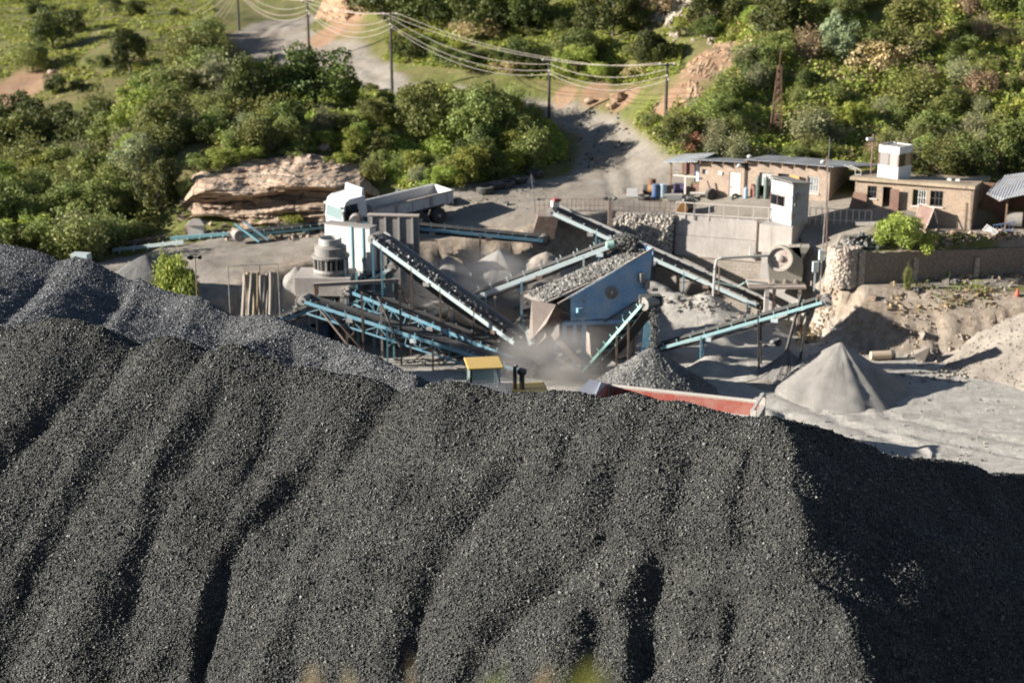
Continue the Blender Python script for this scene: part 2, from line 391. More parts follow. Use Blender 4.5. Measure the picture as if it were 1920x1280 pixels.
def stones(name, C, R, mat, parent=None):
    """one mesh of angular chips: centres C (n,3), radii R"""
    n = len(C); a = rng.normal(size=(n, 4)); a /= np.linalg.norm(a, axis=1, keepdims=True); w, x, y, z = a.T
    M = np.stack([1 - 2 * (y * y + z * z), 2 * (x * y - z * w), 2 * (x * z + y * w), 2 * (x * y + z * w), 1 - 2 * (x * x + z * z), 2 * (y * z - x * w), 2 * (x * z - y * w), 2 * (y * z + x * w), 1 - 2 * (x * x + y * y)], -1).reshape(n, 3, 3)
    sh = _oct[None] * rng.uniform(.65, 1.35, (n, 6, 1)) + rng.normal(0, .22, (n, 6, 3))
    sh = np.einsum('nij,nkj->nki', M, sh) * R[:, None, None] + C[:, None]
    Fq = (_of[None] + 6 * np.arange(n)[:, None, None]).reshape(-1, 3)
    o = np_mesh(name, sh.reshape(-1, 3), Fq, mat, parent); attr(o, 'tone', np.repeat(rng.random(n), 6))
    return tag(o, kind='stuff')
def to_px(X):
    d = X[:, 1] * CT - (X[:, 2] - CH) * ST; u = X[:, 1] * ST + (X[:, 2] - CH) * CT
    return 960 + F * X[:, 0] / d, 640 - F * u / d
def envelope(x, y, crest, slope):
    z = np.full(np.shape(x), -9.0)
    for c in crest: z = np.maximum(z, c[2] - (c[3] if len(c) > 3 else slope) * np.hypot(x - c[0], y - c[1]))
    return z
def crestline(pts, dfun, step=14, jit=0):
    pts = np.array(pts, float); px = np.arange(pts[0, 0], pts[-1, 0], step); py = np.interp(px, pts[:, 0], pts[:, 1]); out = []
    for a, b in zip(px, py):
        p = P(a, b, dfun(a)); out.append((p.x, p.y, p.z))
    return out
cr1 = [(-500, 640), (-300, 610), (0, 608), (60, 609), (110, 596), (150, 592), (185, 600), (215, 622), (245, 641), (275, 634), (305, 622), (345, 637), (385, 657), (425, 645), (460, 645), (500, 664), (540, 682), (580, 688), (620, 690), (660, 704), (700, 716), (745, 728), (775, 724), (820, 714), (860, 712), (900, 720), (935, 727), (975, 737), (1010, 738), (1045, 731), (1090, 730), (1140, 736), (1185, 738), (1250, 752), (1310, 764), (1370, 776), (1410, 787), (1455, 791), (1500, 800), (1560, 813), (1610, 830), (1655, 851), (1700, 860), (1760, 862), (1810, 866), (1850, 882), (1885, 884), (1920, 884), (2000, 890), (2300, 960)]
D1 = lambda px: float(np.interp(px, [-500, 0, 500, 1000, 1450, 1600, 1920, 2300], [65, 55, 50.5, 46, 42.5, 46.5, 56, 66]))
crest1 = crestline(cr1, D1)
_c = P(1452, 791, 42.5)
spur = [(_c.x + .13 * k * .25 + .28 * math.sin(k * .23 + 1) * min(1, k / 8) + .14 * math.sin(k * .61), _c.y - .99 * k * .25, _c.z - .50 * k * .25 + .05 * math.sin(k * .6) + .06 * math.sin(k * .27)) for k in range(60)]
M_HEAP1 = stone_mat('dark_gravel', (.014, .014, .014), (.05, .049, .042), (.14, .132, .11), 24, .25); M_LOOSE1 = loose_mat('dark_chips', (.012, .0125, .013), (.082, .081, .073), (.21, .203, .18), .25)
hx = axis([(-34, -22, .4), (-22, 18, .11), (18, 36, .4)]); hy = axis([(24, 34, .4), (34, 60, .11), (60, 72, .4)])
HX, HY = np.meshgrid(hx, hy); HZ0 = envelope(HX, HY, crest1 + spur, .68)
def heap_lookup(ax, ay, Z):
    def f(x, y):
        i = np.clip(np.searchsorted(ax, x) - 1, 0, len(ax) - 2); j = np.clip(np.searchsorted(ay, y) - 1, 0, len(ay) - 2)
        u = np.clip((x - ax[i]) / (ax[i + 1] - ax[i]), 0, 1); v = np.clip((y - ay[j]) / (ay[j + 1] - ay[j]), 0, 1)
        return (Z[j, i] * (1 - u) + Z[j, i + 1] * u) * (1 - v) + (Z[j + 1, i] * (1 - u) + Z[j + 1, i + 1] * u) * v
    return f
def on_heap(f, px, py, lo=24, hi=80):
    a, b, c = ray(px, py); d = np.arange(lo, hi, .08); x = a / b * d; z = CH + c / b * d; g = f(x, d); i = np.argmax(g >= z)
    return (x[i], d[i])
f0 = heap_lookup(hx, hy, HZ0)
RILLS = [([(1015, 815), (960, 880), (890, 960), (830, 1050), (790, 1140), (770, 1230), (755, 1300)], .52, .9), ([(1195, 975), (1120, 1030), (1030, 1085), (960, 1150), (900, 1230), (870, 1300)], .42, .9),
         ([(650, 770), (600, 850), (540, 920), (470, 980), (430, 1040), (405, 1130), (385, 1220), (375, 1300)], .44, 1.2), ([(330, 690), (255, 780), (200, 850), (120, 980), (70, 1080), (20, 1240)], .40, 1.3),
         ([(225, 630), (150, 710), (80, 780), (20, 850), (-40, 940)], .50, 1.2), ([(460, 680), (400, 760), (360, 850), (300, 960), (265, 1060), (240, 1160), (225, 1290)], .34, 1.5),
         ([(800, 780), (730, 860), (660, 950), (610, 1040), (570, 1130), (545, 1290)], .32, 1.5), ([(1140, 1130), (1120, 1200), (1105, 1290)], .40, .9), ([(1270, 1020), (1235, 1090), (1220, 1170), (1212, 1300)], .52, 1.4),
         ([(1400, 1090), (1375, 1180), (1360, 1300)], .42, 1.2), ([(560, 720), (520, 800), (480, 900)], .26, 1.2), ([(1165, 860), (1150, 940), (1120, 1000)], .22, .8), ([(1420, 830), (1400, 900), (1385, 960)], .2, .7), ([(1310, 840), (1290, 900), (1262, 980)], .22, .8), ([(1080, 800), (1060, 850), (1030, 900)], .16, .8)]
carve = np.zeros_like(HX)
wob = .16 * fbm(HX / 1.3, HY / 1.3, 3)
for pl, dep, wid in RILLS:
    pts = np.array([on_heap(f0, *p) for p in pl]); n = len(pts)
    best = np.full(HX.shape, 1e9); sg = np.zeros(HX.shape); tt = np.zeros(HX.shape)
    for i in range(n - 1):
        d = pts[i + 1] - pts[i]; L = np.hypot(*d) + 1e-9; t_ = np.clip(((HX - pts[i, 0]) * d[0] + (HY - pts[i, 1]) * d[1]) / L ** 2, 0, 1)
        qx = HX - pts[i, 0] - t_ * d[0]; qy = HY - pts[i, 1] - t_ * d[1]; dd = np.hypot(qx, qy); m = dd < best
        cross = d[0] * (HY - pts[i, 1]) - d[1] * (HX - pts[i, 0])      # >0: to the west when heading down the face
        best = np.where(m, dd, best); sg = np.where(m, np.where(cross > 0, 1, -1), sg); tt = np.where(m, (i + t_) / (n - 1), tt)
    s_ = best * sg * -1 if False else best * sg
    s_ = s_ + wob * .35
    east = (s_ > 0)
    ww = wid * (1 + .6 * fbm(HX / 2.2 + 31, HY / 2.2 + dep * 40, 2)); prof = np.where(s_ > 0, np.exp(-(np.abs(s_) / ww) ** 1.2), np.exp(-(s_ / (ww * .5)) ** 2))
    fade = sstep(0, .22, tt) * (1 - .35 * sstep(.8, 1, tt)) * np.clip(.72 + 1.3 * fbm(HX / 4 + dep * 50, HY / 1.9, 3), .75, 1.1)
    carve = np.maximum(carve, 1.22 * dep * prof * fade)
lump = .09 * fbm(HX / 1.1, HY / 1.1, 4) + .30 * fbm((HX - .59 * HY) / 2.0 + .25 * fbm(HX / 5, HY / 5, 2), HY / 11, 2) + .04 * fbm(HX / .35, HY / .35, 3)
HZ1 = HZ0 - carve + lump * 1.0
V = np.c_[HX.ravel(), HY.ravel(), HZ1.ravel()]; idx = np.arange(HX.size).reshape(HX.shape)
Q = np.stack([idx[:-1, :-1], idx[:-1, 1:], idx[1:, 1:], idx[1:, :-1]], -1).reshape(-1, 4)
Q = Q[HZ1.ravel()[Q].max(1) > -1.5]; u, inv = np.unique(Q, return_inverse=True)
pile1 = np_mesh('gravel_stockpile', V[u], inv.reshape(-1, 4), M_HEAP1, None, True)
tag(pile1, 'huge dark gravel stockpile with eroded channels filling the lower half', 'gravel pile')
f1 = heap_lookup(hx, hy, HZ1)
def scatter(f, n, x0, x1, y0, y1, zmin=-.5, lim=(-160, 2080, 380, 1360)):
    out = []; tot = 0
    while tot < n:
        x = rng.uniform(x0, x1, n); y = rng.uniform(y0, y1, n); z = f(x, y)
        X = np.c_[x, y, z]; u, v = to_px(X); e = .15
        nx_ = -(f(x + e, y) - f(x - e, y)) / (2 * e); ny_ = -(f(x, y + e) - f(x, y - e)) / (2 * e)
        fac = nx_ * (0 - x) + ny_ * (0 - y) + (CH - z)
        X = X[(u > lim[0]) & (u < lim[1]) & (v > lim[2]) & (v < lim[3]) & (z > zmin) & (fac > -6)]; out.append(X); tot += len(X)
    return np.vstack(out)[:n]
C = scatter(f1, 300000, -26, 30, 29, 62); R = np.exp(rng.normal(math.log(.0235), .33, len(C))); C[:, 2] += R * .35
stones('loose_stones', C, R, M_LOOSE1, pile1)

# second stockpile: broad flat-topped tip behind the first
cr2 = [(-400, 440), (-200, 445), (0, 455), (30, 462), (60, 468), (90, 480), (110, 490), (140, 482), (165, 486), (200, 505), (235, 525), (250, 527), (262, 521), (280, 532), (310, 545), (345, 555), (370, 556), (400, 575), (425, 590), (470, 598), (510, 603), (535, 606), (560, 618), (600, 630), (650, 645), (700, 665), (745, 690), (775, 700), (820, 725)]
D2 = lambda px: float(np.interp(px, [-400, 0, 250, 500, 780], [77, 73, 69.5, 63.5, 57]))
crest2 = crestline(cr2, D2, 10)
HX2, HY2 = np.meshgrid(axis([(-40, 0, .14)]), axis([(46, 92, .14)]))
back = envelope(HX2, HY2, crest2, .7)
cx_ = np.array([c[0] for c in crest2]); cz_ = np.array([c[2] for c in crest2])
o_ = np.argsort(cx_); ridge = np.interp(HX2, cx_[o_], cz_[o_])
cy_ = np.array([c[1] for c in crest2]); yc2 = np.interp(HX2, cx_[o_], cy_[o_]); dy2 = yc2 - HY2
front = ridge - .42 * sstep(0, 2.5, dy2) - dy2 * np.interp(HX2, [-25, -12, -4], [-.005, .06, .20])
cx1 = np.array([c[0] for c in crest1]); cy1 = np.array([c[1] for c in crest1]); k1 = cx1 < 7; yk = np.interp(HX2, cx1[k1], cy1[k1])
front = np.where((dy2 > -.1) & (HY2 > yk + .6), front, -9); back = np.where(HY2 > yk + .6, back, -9)
HZ2 = np.maximum(back, front)
HZ2 = HZ2 + .10 * fbm(HX2 / .9, HY2 / .9, 4) + .28 * np.clip(fbm(HX2 / 1.4 + 4, HY2 / 1.1, 3) - .1, 0, 1) * (dy2 > 1) * sstep(-14, -7, HX2)
# windrow ridges of the last tipped loads
for px, py, r, h in ((430, 645, 1.2, .5), (480, 660, 1.2, .45), (520, 632, 1.0, .4), (580, 655, 1.0, .35), (350, 610, 1.3, .25), (620, 690, 1.2, .3)):
    q = G(px, py, 10.0 - (px - 350) * .011); HZ2 = HZ2 + h * np.exp(-((HX2 - q.x) ** 2 + (HY2 - q.y) ** 2) / r ** 2)
M_HEAP2 = stone_mat('grey_gravel', .04, .10, .23, 22); M_LOOSE2 = loose_mat('grey_chips', .035, .115, .32)
V = np.c_[HX2.ravel(), HY2.ravel(), HZ2.ravel()]; idx = np.arange(HX2.size).reshape(HX2.shape)
Q = np.stack([idx[:-1, :-1], idx[:-1, 1:], idx[1:, 1:], idx[1:, :-1]], -1).reshape(-1, 4)
Q = Q[HZ2.ravel()[Q].max(1) > -.5]; u, inv = np.unique(Q, return_inverse=True)
pile2 = np_mesh('gravel_stockpile', V[u], inv.reshape(-1, 4), M_HEAP2, None, True)
tag(pile2, 'flat topped grey gravel stockpile sloping down behind the huge dark one', 'gravel pile')
f2 = heap_lookup(HX2[0], HY2[:, 0], HZ2)
C = scatter(f2, 120000, -27, -1, 48, 74.5, 0, (-100, 900, 400, 800)); R = np.exp(rng.normal(math.log(.026), .3, len(C))); C[:, 2] += R * .3
stones('loose_stones', C, R, M_LOOSE2, pile2)
# ---------------------------------------------------------------- materials of the setting
def brick_mat(name, ux, uy, c1, c2, mortar, bw=.40, bh=.2, stain=(.2, .17, .14)):
    t = NT(name); s = t.n('ShaderNodeSeparateXYZ'); t.l(t.pos(), s.inputs[0])
    a = t.n('ShaderNodeMath', operation='MULTIPLY'); t.l(s.outputs[0], a.inputs[0]); a.inputs[1].default_value = ux
    b = t.n('ShaderNodeMath', operation='MULTIPLY_ADD'); t.l(s.outputs[1], b.inputs[0]); b.inputs[1].default_value = uy; t.l(a.outputs[0], b.inputs[2])
    cmb = t.n('ShaderNodeCombineXYZ'); t.l(b.outputs[0], cmb.inputs[0]); t.l(s.outputs[2], cmb.inputs[1])
    br = t.n('ShaderNodeTexBrick'); t.l(cmb.outputs[0], br.inputs['Vector']); br.inputs['Scale'].default_value = 1; br.inputs['Brick Width'].default_value = bw; br.inputs['Row Height'].default_value = bh
    br.inputs['Mortar Size'].default_value = .014; br.inputs['Color1'].default_value = c1 + (1,); br.inputs['Color2'].default_value = c2 + (1,); br.inputs['Mortar'].default_value = mortar + (1,); br.inputs['Bias'].default_value = -.2
    n = t.noise(.9, 6, .65); n2 = t.noise(9, 4, .6)
    col = t.mix(t.ramp(n, [(.42, 0.0), (.72, .8)]), br.outputs[0], stain)
    col = t.mix(t.ramp(n2, [(.3, .35), (.6, 0.0)]), col, (.55, .47, .38))
    t.set(col, .9, spec=.2); t.bump(n2, .5, .03); return t.m
def concrete(name, c=(.42, .385, .345), streak=.5):
    t = NT(name); n = t.noise(.8, 6, .6); n2 = t.noise(12, 4, .6)
    mp = t.n('ShaderNodeMapping'); mp.inputs['Scale'].default_value = (3.2, 3.2, .25); t.l(t.pos(), mp.inputs[0]); n3 = t.noise(1.4, 5, .65, mp.outputs[0])
    col = t.mix(t.ramp(n, [(.35, 0.0), (.7, 1.0)]), c, tuple(v * .72 for v in c))
    col = t.mix(t.ramp(n3, [(.5, 0.0), (.75, streak)]), col, (.2, .17, .14)); col = t.mix(t.ramp(n2, [(.5, 0.0), (.8, .35)]), col, (.15, .13, .11))
    t.set(col, .9, spec=.2); t.bump(n2, .4, .03); return t.m
def corrugated(name, c, ux=1, uy=0, uz=0, pitch=.12, rust=.25, rough=.5, metal=.0):
    t = NT(name); d = t.n('ShaderNodeVectorMath', operation='DOT_PRODUCT'); t.l(t.pos(), d.inputs[0]); d.inputs[1].default_value = (ux, uy, uz)
    m = t.n('ShaderNodeMath', operation='MULTIPLY'); t.l(d.outputs['Value'], m.inputs[0]); m.inputs[1].default_value = 2 * math.pi / pitch
    sn = t.n('ShaderNodeMath', operation='SINE'); t.l(m.outputs[0], sn.inputs[0])
    sh = t.n('ShaderNodeMath', operation='MULTIPLY'); t.l(d.outputs['Value'], sh.inputs[0]); sh.inputs[1].default_value = 1 / .78
    fl = t.n('ShaderNodeMath', operation='FLOOR'); t.l(sh.outputs[0], fl.inputs[0])
    wn = t.n('ShaderNodeTexWhiteNoise', noise_dimensions='1D'); t.l(fl.outputs[0], wn.inputs[1])
    n = t.noise(1.6, 6, .65); n2 = t.noise(11, 4, .6)
    col = t.mix(t.ramp(wn.outputs[0], [(0, 0.0), (1, 1.0)]), c, tuple(v * .66 for v in c))
    col = t.mix(t.ramp(n, [(.55 - rust * .2, 0.0), (.78 - rust * .2, .8)]), col, (.2, .11, .07)); col = t.mix(t.ramp(n2, [(.5, 0.0), (.8, .4)]), col, (.30, .27, .23))
    t.set(col, rough, metal); t.bump(sn.outputs[0], .8, .02); return t.m
def boulder_mat(name, c1, c2, dark=(.05, .045, .04), scale=3.0):
    t = NT(name); v = t.n('ShaderNodeTexVoronoi'); v.inputs['Scale'].default_value = scale
    nz = t.noise(2.5, 4, .6); wv = t.n('ShaderNodeVectorMath', operation='MULTIPLY_ADD'); cb = t.n('ShaderNodeCombineXYZ'); t.l(nz, cb.inputs[0]); t.l(nz, cb.inputs[1]); t.l(nz, cb.inputs[2])
    t.l(cb.outputs[0], wv.inputs[0]); wv.inputs[1].default_value = (.25, .25, .25); t.l(t.pos(), wv.inputs[2]); t.l(wv.outputs[0], v.inputs['Vector'])
    s = t.n('ShaderNodeSeparateColor'); t.l(v.outputs['Color'], s.inputs[0]); col = t.mix(s.outputs[0], c1, c2)
    e = t.ramp(v.outputs['Distance'], [(.42, 0.0), (.62, .9)]); col = t.mix(e, col, dark)
    n2 = t.noise(14, 4, .6); col = t.mix(t.ramp(n2, [(.45, 0.0), (.8, .5)]), col, dark)
    t.set(col, .9, spec=.2); iv = t.ramp(v.outputs['Distance'], [(0, 1.0), (.75, 0.0)]); b = t.bump(iv, .9, .12); t.bump(n2, .5, .03, b); return t.m
U1 = (.897, -.443); V1 = (.443, .897)
M_BRICK1 = brick_mat('tan_blockwork', *U1, (.39, .28, .205), (.31, .215, .155), (.38, .30, .235))
M_BRICK1_SHADE = brick_mat('tan_blockwork_shaded', *V1, (.27, .195, .15), (.21, .15, .115), (.27, .22, .18))  # end-wall copy of the blockwork, darkened to carry the shade there
M_BRICK2 = brick_mat('ochre_blockwork', .942, -.336, (.39, .275, .185), (.30, .205, .14), (.40, .31, .23))
M_BRICKD = brick_mat('grey_brown_block', .92, -.39, (.34, .29, .245), (.29, .25, .21), (.15, .13, .11), .42, .2)
M_BRICKW = brick_mat('dusty_brick', .975, .22, (.20, .145, .11), (.155, .115, .09), (.2, .165, .13), .3, .12)
M_CONC = concrete('pale_concrete', (.47, .42, .375)); M_CONC2 = concrete('grey_concrete', (.35, .325, .30), .3)
M_ROOF = corrugated('grey_roof_sheet', (.30, .305, .315), *U1, 0, .16, .05, .55)
M_SHEET = corrugated('pale_corrugated_sheet', (.52, .55, .55), .7, -.7, 0, .14, .15, .5)
M_SHEETW = corrugated('white_corrugated_sheet', (.62, .63, .61), .7, -.7, 0, .14, .12, .5)
M_RUST = worn('rusty_steel', (.16, .075, .045), (.3, .22, .16), .35, 3, .8)
M_RUSTP = worn('brown_primer', (.20, .10, .075), (.34, .26, .2), .35, 2.5, .75)
M_WHITE = worn('white_paint', (.74, .72, .68), (.42, .37, .31), .45, 2.5, .5, 0, .08)
M_CREAM = worn('cream_paint', (.72, .65, .58), (.42, .37, .31), .3, 2.5, .6)
M_TIMBER = worn('brown_timber', (.20, .12, .07), (.32, .25, .18), .3, 4, .8)
M_DARKM = worn('dark_steel', (.035, .034, .033), (.24, .21, .18), .35, 4, .6)
M_GREYM = worn('grey_steel', (.22, .21, .20), (.34, .30, .25), .6, 3, .6, 0, .25)
M_RUBBER = worn('black_rubber', (.022, .021, .021), (.2, .18, .155), .35, 3, .8)
M_GLASS = NT('dark_glass').set((.02, .025, .03), .12, 0, .8).m
M_BLUEP = worn('blue_paint', (.03, .09, .22), (.34, .30, .25), .3, 3, .5)
M_ORANGE = worn('orange_paint', (.55, .25, .06), (.36, .28, .2), .35, 3, .6, 0, .1)
M_STONEW = boulder_mat('whitewashed_stone', (.60, .52, .43), (.50, .42, .34), (.33, .26, .20), 6.5)
M_GABION = boulder_mat('rough_stone_wall', (.58, .53, .45), (.46, .40, .34), (.17, .145, .12), 6.5)
M_ROCK = boulder_mat('grey_rubble', (.40, .38, .35), (.16, .155, .15), (.04, .04, .04), 5)

# ---------------------------------------------------------------- framed local coordinates of a building
class Frame:
    def __init__(s, o, u): s.o = Vector(o); s.u = Vector((u[0], u[1], 0)); s.v = Vector((-u[1], u[0], 0)); s.rz = math.atan2(u[1], u[0])
    def __call__(s, a, b, z=0): return s.o + s.u * a + s.v * b + Vector((0, 0, z))
    def box(s, mb, a0, a1, b0, b1, z0, z1): mb.box(s((a0 + a1) / 2, (b0 + b1) / 2, (z0 + z1) / 2), (a1 - a0, b1 - b0, z1 - z0), s.rz); return mb
    def pick(s, px, py, b=0):
        """point of the plane b = const seen at a survey pixel, as (a, z)"""
        r = ray(px, py); d = Vector(r); c = Vector((0, 0, CH)); t = (s.o + s.v * b - c).dot(s.v) / d.dot(s.v); q = c + d * t - s.o
        return q.dot(s.u), q.z
    def rect(s, x0, y0, x1, y1, b=0):
        a0, z1 = s.pick(x0, y0, b); a1, z0 = s.pick(x1, y1, b); return a0, a1, z0, z1
    def wall(s, mb, a0, a1, b0, b1, z0, z1, holes=()):
        A = sorted({a0, a1} | {h[k] for h in holes for k in (0, 1)}); Z = sorted({z0, z1} | {h[k] for h in holes for k in (2, 3)})
        for i in range(len(A) - 1):
            run = None
            for j in range(len(Z) - 1):
                am = (A[i] + A[i + 1]) / 2; zm = (Z[j] + Z[j + 1]) / 2
                if not any(h[0] < am < h[1] and h[2] < zm < h[3] for h in holes): s.box(mb, A[i], A[i + 1], b0, b1, Z[j], Z[j + 1])
        return mb

# ---------------------------------------------------------------- long brick building
B1 = Frame((12.16, 102.37, 6), U1)
b1 = empty('brick_building', B1(5, 1, -.2), 'long tan block building with low grey sheet roof and white door', 'building')
aG = B1.pick(1397, 380)[0]; aE = B1.pick(1552, 396)[0]; hL, hR = 2.45, 2.75
door = B1.rect(1368, 322, 1387, 379); door = (door[0], door[1], -.3, door[3])
dr2 = B1.rect(1424, 323, 1444, 388); dr2 = (dr2[0], dr2[1], -.3, dr2[3])
slot = B1.rect(1459, 325, 1479, 336); win = B1.rect(1514, 330, 1534, 362); sq = B1.rect(1317, 317, 1326, 327); orn = B1.rect(1482, 327, 1500, 341)
m = MB(); B1.wall(m, 0, aG - .12, 0, .2, -.6, hL, [door, sq]); B1.box(m, 0, .2, .2, 4.2, -.6, hL - .42); B1.box(m, aG - .32, aG - .12, .2, 4.2, -.6, hL - .42); m.build('wall', M_BRICK1, b1)
m = MB(); B1.wall(m, aG + .12, aE, -.02, .2, -.6, hR, [dr2, slot, win]); m.build('wall', M_BRICK1, b1)
m = MB(); m.prism([B1(aE - .2, .2, -.6), B1(aE - .2, 4.6, -.6), B1(aE - .2, 4.6, hR - .45), B1(aE - .2, .2, hR + .05)], B1.u * .2); m.prism([B1(aG + .12, .2, -.6), B1(aG + .12, 4.6, -.6), B1(aG + .12, 4.6, hR - .45), B1(aG + .12, .2, hR + .05)], B1.u * .2); B1.box(m, .2, aE - .2, 4.4, 4.6, -.6, hL - .5); m.build('end_wall', M_BRICK1_SHADE, b1)
m = MB(); m.prism([B1(-.25, -.45, hL + .16), B1(aG + .0, -.45, hL + .25), B1(aG + .0, 4.9, hL - .42), B1(-.25, 4.9, hL - .48)], (0, 0, .05))
r1 = m.build('roof', M_ROOF, b1)
m = MB(); m.prism([B1(aG + .02, -.5, hR + .16), B1(aE + .35, -.5, hR + .16), B1(aE + 2.6, 4.9, hR - .44), B1(aG + .02, 4.9, hR - .42)], (0, 0, .05)); r2 = m.build('roof', M_ROOF, b1)
for k in range(13):
    a = .15 + k * .78
    if a > aE: break
    h = hL + (.02 + .09 * a / aG) if a < aG else hR + .03
    m = MB(); m.bar(B1(a, -.40, h), B1(a, .3, h - .02), .07, .16); m.build('rafter', M_TIMBER, b1)
m = MB(); B1.box(m, door[0] + .03, door[1] - .03, .03, .08, -.06, door[3] - .03); dd = m.build('door', M_CREAM, b1)
m = MB(); B1.box(m, door[0] + .08, door[0] + .2, -.01, .03, .95, 1.0); m.build('handle', M_DARKM, dd)
m = MB(); B1.box(m, dr2[0] + .02, dr2[1] - .02, .10, .14, 1.25, dr2[3] - .02); dd = m.build('door', M_SHEETW, b1)
m = MB(); B1.box(m, dr2[0] + .45, dr2[1] - .02, .10, .15, -.05, 1.2); m.build('panel', M_GREYM, dd)
m = MB(); B1.box(m, slot[0], slot[1], .15, .17, slot[2], slot[3]); m.build('window', M_GLASS, b1)
m = MB(); m.prism([B1(orn[0], -.05, orn[2]), B1(orn[1], -.28, orn[2]), B1(orn[1], -.28, orn[3]), B1(orn[0], -.05, orn[3])], B1.v * .04); m.build('shutter', M_ORANGE, b1)
m = MB(); B1.box(m, win[0], win[1], .14, .16, win[2], win[3]); wn = m.build('window', NT('pale_glass').set((.32, .36, .38), .25).m, b1)
m = MB()
for k in range(5): a = win[0] + .05 + k * (win[1] - win[0] - .1) / 4; B1.box(m, a - .02, a + .02, .05, .09, win[2], win[3])
for k in range(3): z = win[2] + .06 + k * (win[3] - win[2] - .12) / 2; B1.box(m, win[0], win[1], .04, .10, z - .02, z + .02)
m.build('frame', M_WHITE, wn)
m = MB(); B1.box(m, win[0] - .05, win[1] + .05, -.08, .04, win[2] - .1, win[2] - .01); m.build('sill', M_CREAM, wn)
m = MB(); B1.box(m, sq[0] + .04, sq[1], .12, .15, sq[2], sq[3]); m.build('window', NT('pale_pane').set((.42, .46, .46), .3).m, b1)
w2 = B1.rect(1347, 320, 1355, 329); m = MB(); m.prism([B1(w2[0], -.06, w2[2] + .05), B1(w2[1] - .05, -.06, w2[2]), B1(w2[1], -.06, w2[3] - .05), B1(w2[0] + .06, -.06, w2[3])], B1.v * .05); m.build('window_flap', M_WHITE, b1)
m = MB(); m.tube([B1(aG, .05, -.2), B1(aG, .05, hL + .1)], .06); m.build('downpipe', M_DARKM, b1)
for px, py in ((1386, 311), (1405, 294), (1543, 304)):
    a, z = B1.pick(px, py, -.3); m = MB(); m.lathe(B1(a, -.3, z), [(.03, -.1), (.14, -.06), (.16, .06), (.05, .12)], 12, (.3, -.7, -.5)); m.bar(B1(a, -.28, z), B1(a, .06, z - .06), .05, .05); m.build('floodlight', M_WHITE, b1)
# porch leaning on its left end
pr = empty('porch', B1(-1, 1, 0), 'rusty lean to porch with timber posts at the left end of the long building', 'porch')
m = MB(); m.prism([B1(-2.35, -.5, 2.28), B1(-.02, -.5, hL + .05), B1(-.02, 3.2, hL + .02), B1(-2.35, 3.2, 2.2)], (0, 0, .05)); m.build('roof', M_SHEET, pr)
m = MB(); B1.box(m, -1.95, -.05, 2.2, 2.3, -.3, 2.2); m.build('back_wall', M_RUSTP, pr)
for a, b in ((-1.9, -.2), (-1.9, 2.0), (-.9, -.15)):
    m = MB(); B1.box(m, a - .05, a + .05, b - .05, b + .05, -.3, 2.26 if a < -1 else 1.5); m.build('post', M_TIMBER if a < -1 else M_CREAM, pr)
for q_ in ((-1.85, -.06, -.19, -.12, 1.42, 1.5), (-1.85, -.95, -.19, -.12, .02, .08)): m = MB(); B1.box(m, *q_); m.build('rail', M_CREAM, pr)
m = MB(); B1.box(m, -.75, -.05, .55, .65, -.3, .85); m.build('low_wall', M_RUSTP, pr)
m = MB(); B1.box(m, -.72, -.12, 1.15, 1.2, .9, 2.05); wn = m.build('window', NT('bright_pane').set((.62, .68, .74), .2).m, pr)
m = MB()
for a in (-.74, -.42, -.1): B1.box(m, a - .02, a + .02, 1.1, 1.22, .88, 2.07)
m.build('frame', M_BLUEP, wn)
for k in range(4):
    m = MB(); m.bar(B1(-2.0 + k * .6, -.44, 2.3 + k * .06), B1(-2.0 + k * .6, .3, 2.28 + k * .06), .08, .12); m.build('rafter', M_TIMBER, pr)

# ---------------------------------------------------------------- flat roofed building
B2 = Frame(G(1600, 404, 6), (.912, -.41)); aR = B2.pick(1821, 420)[0]
b2 = empty('brick_building', B2(3, 1, -.2), 'low flat roofed ochre block building with dark doorway', 'building')
d1 = B2.rect(1656, 350, 1669, 405); d1 = (d1[0], d1[1], -.5, d1[3]); w1 = B2.rect(1712, 355, 1735, 387); wA = B2.rect(1745, 357, 1767, 388); w0 = B2.rect(1627, 348, 1643, 372)
H2 = 2.25
m = MB(); B2.wall(m, 0, aR, 0, .22, -.7, H2, [d1, w1, wA, w0]); m.build('wall', M_BRICK2, b2)
M_BRICK2_SHADE = brick_mat('ochre_blockwork_shaded', .336, .942, (.27, .21, .15), (.23, .18, .13), (.28, .23, .18))  # same ochre blocks in a darker colour, shade painted in for the end
m = MB(); m.prism([B2(aR - .22, .22, -.7), B2(aR - .22, 6.4, -.7), B2(aR - .22, 6.4, H2 - .5), B2(aR - .22, .22, H2 + .01)], B2.u * .22); m.prism([B2(0, .22, -.7), B2(0, 4.2, -.7), B2(0, 4.2, H2 - .34), B2(0, .22, H2 + .01)], B2.u * .22); B2.box(m, .22, aR - .22, 4.0, 4.2, -.7, H2 - .38); m.build('end_wall', M_BRICK2_SHADE, b2)
m = MB(); m.prism([B2(-.3, -.28, H2 + .02), B2(aR + .06, -.18, H2 + .02), B2(aR + .06, 6.5, H2 - .55), B2(-.3, 4.3, H2 - .38)], (0, 0, .2)); m.build('roof', concrete('roof_slab', (.46, .36, .25)), b2)
m = MB(); B2.box(m, d1[1] - .04, d1[1] + .5, -.30, -.26, -.12, d1[3] - .05); m.frame(B2(d1[1] + .04, -.3, 0), B2.u * .001, B2.v * .001, Vector((0, 0, .001))); m.build('door', M_RUSTP, b2)
m = MB(); B2.box(m, d1[0], d1[1], .9, .95, -.3, d1[3]); m.build('doorway_shade_sheet', M_DARKM, b2)  # dark sheet behind the doorway, its colour stands for the unlit room
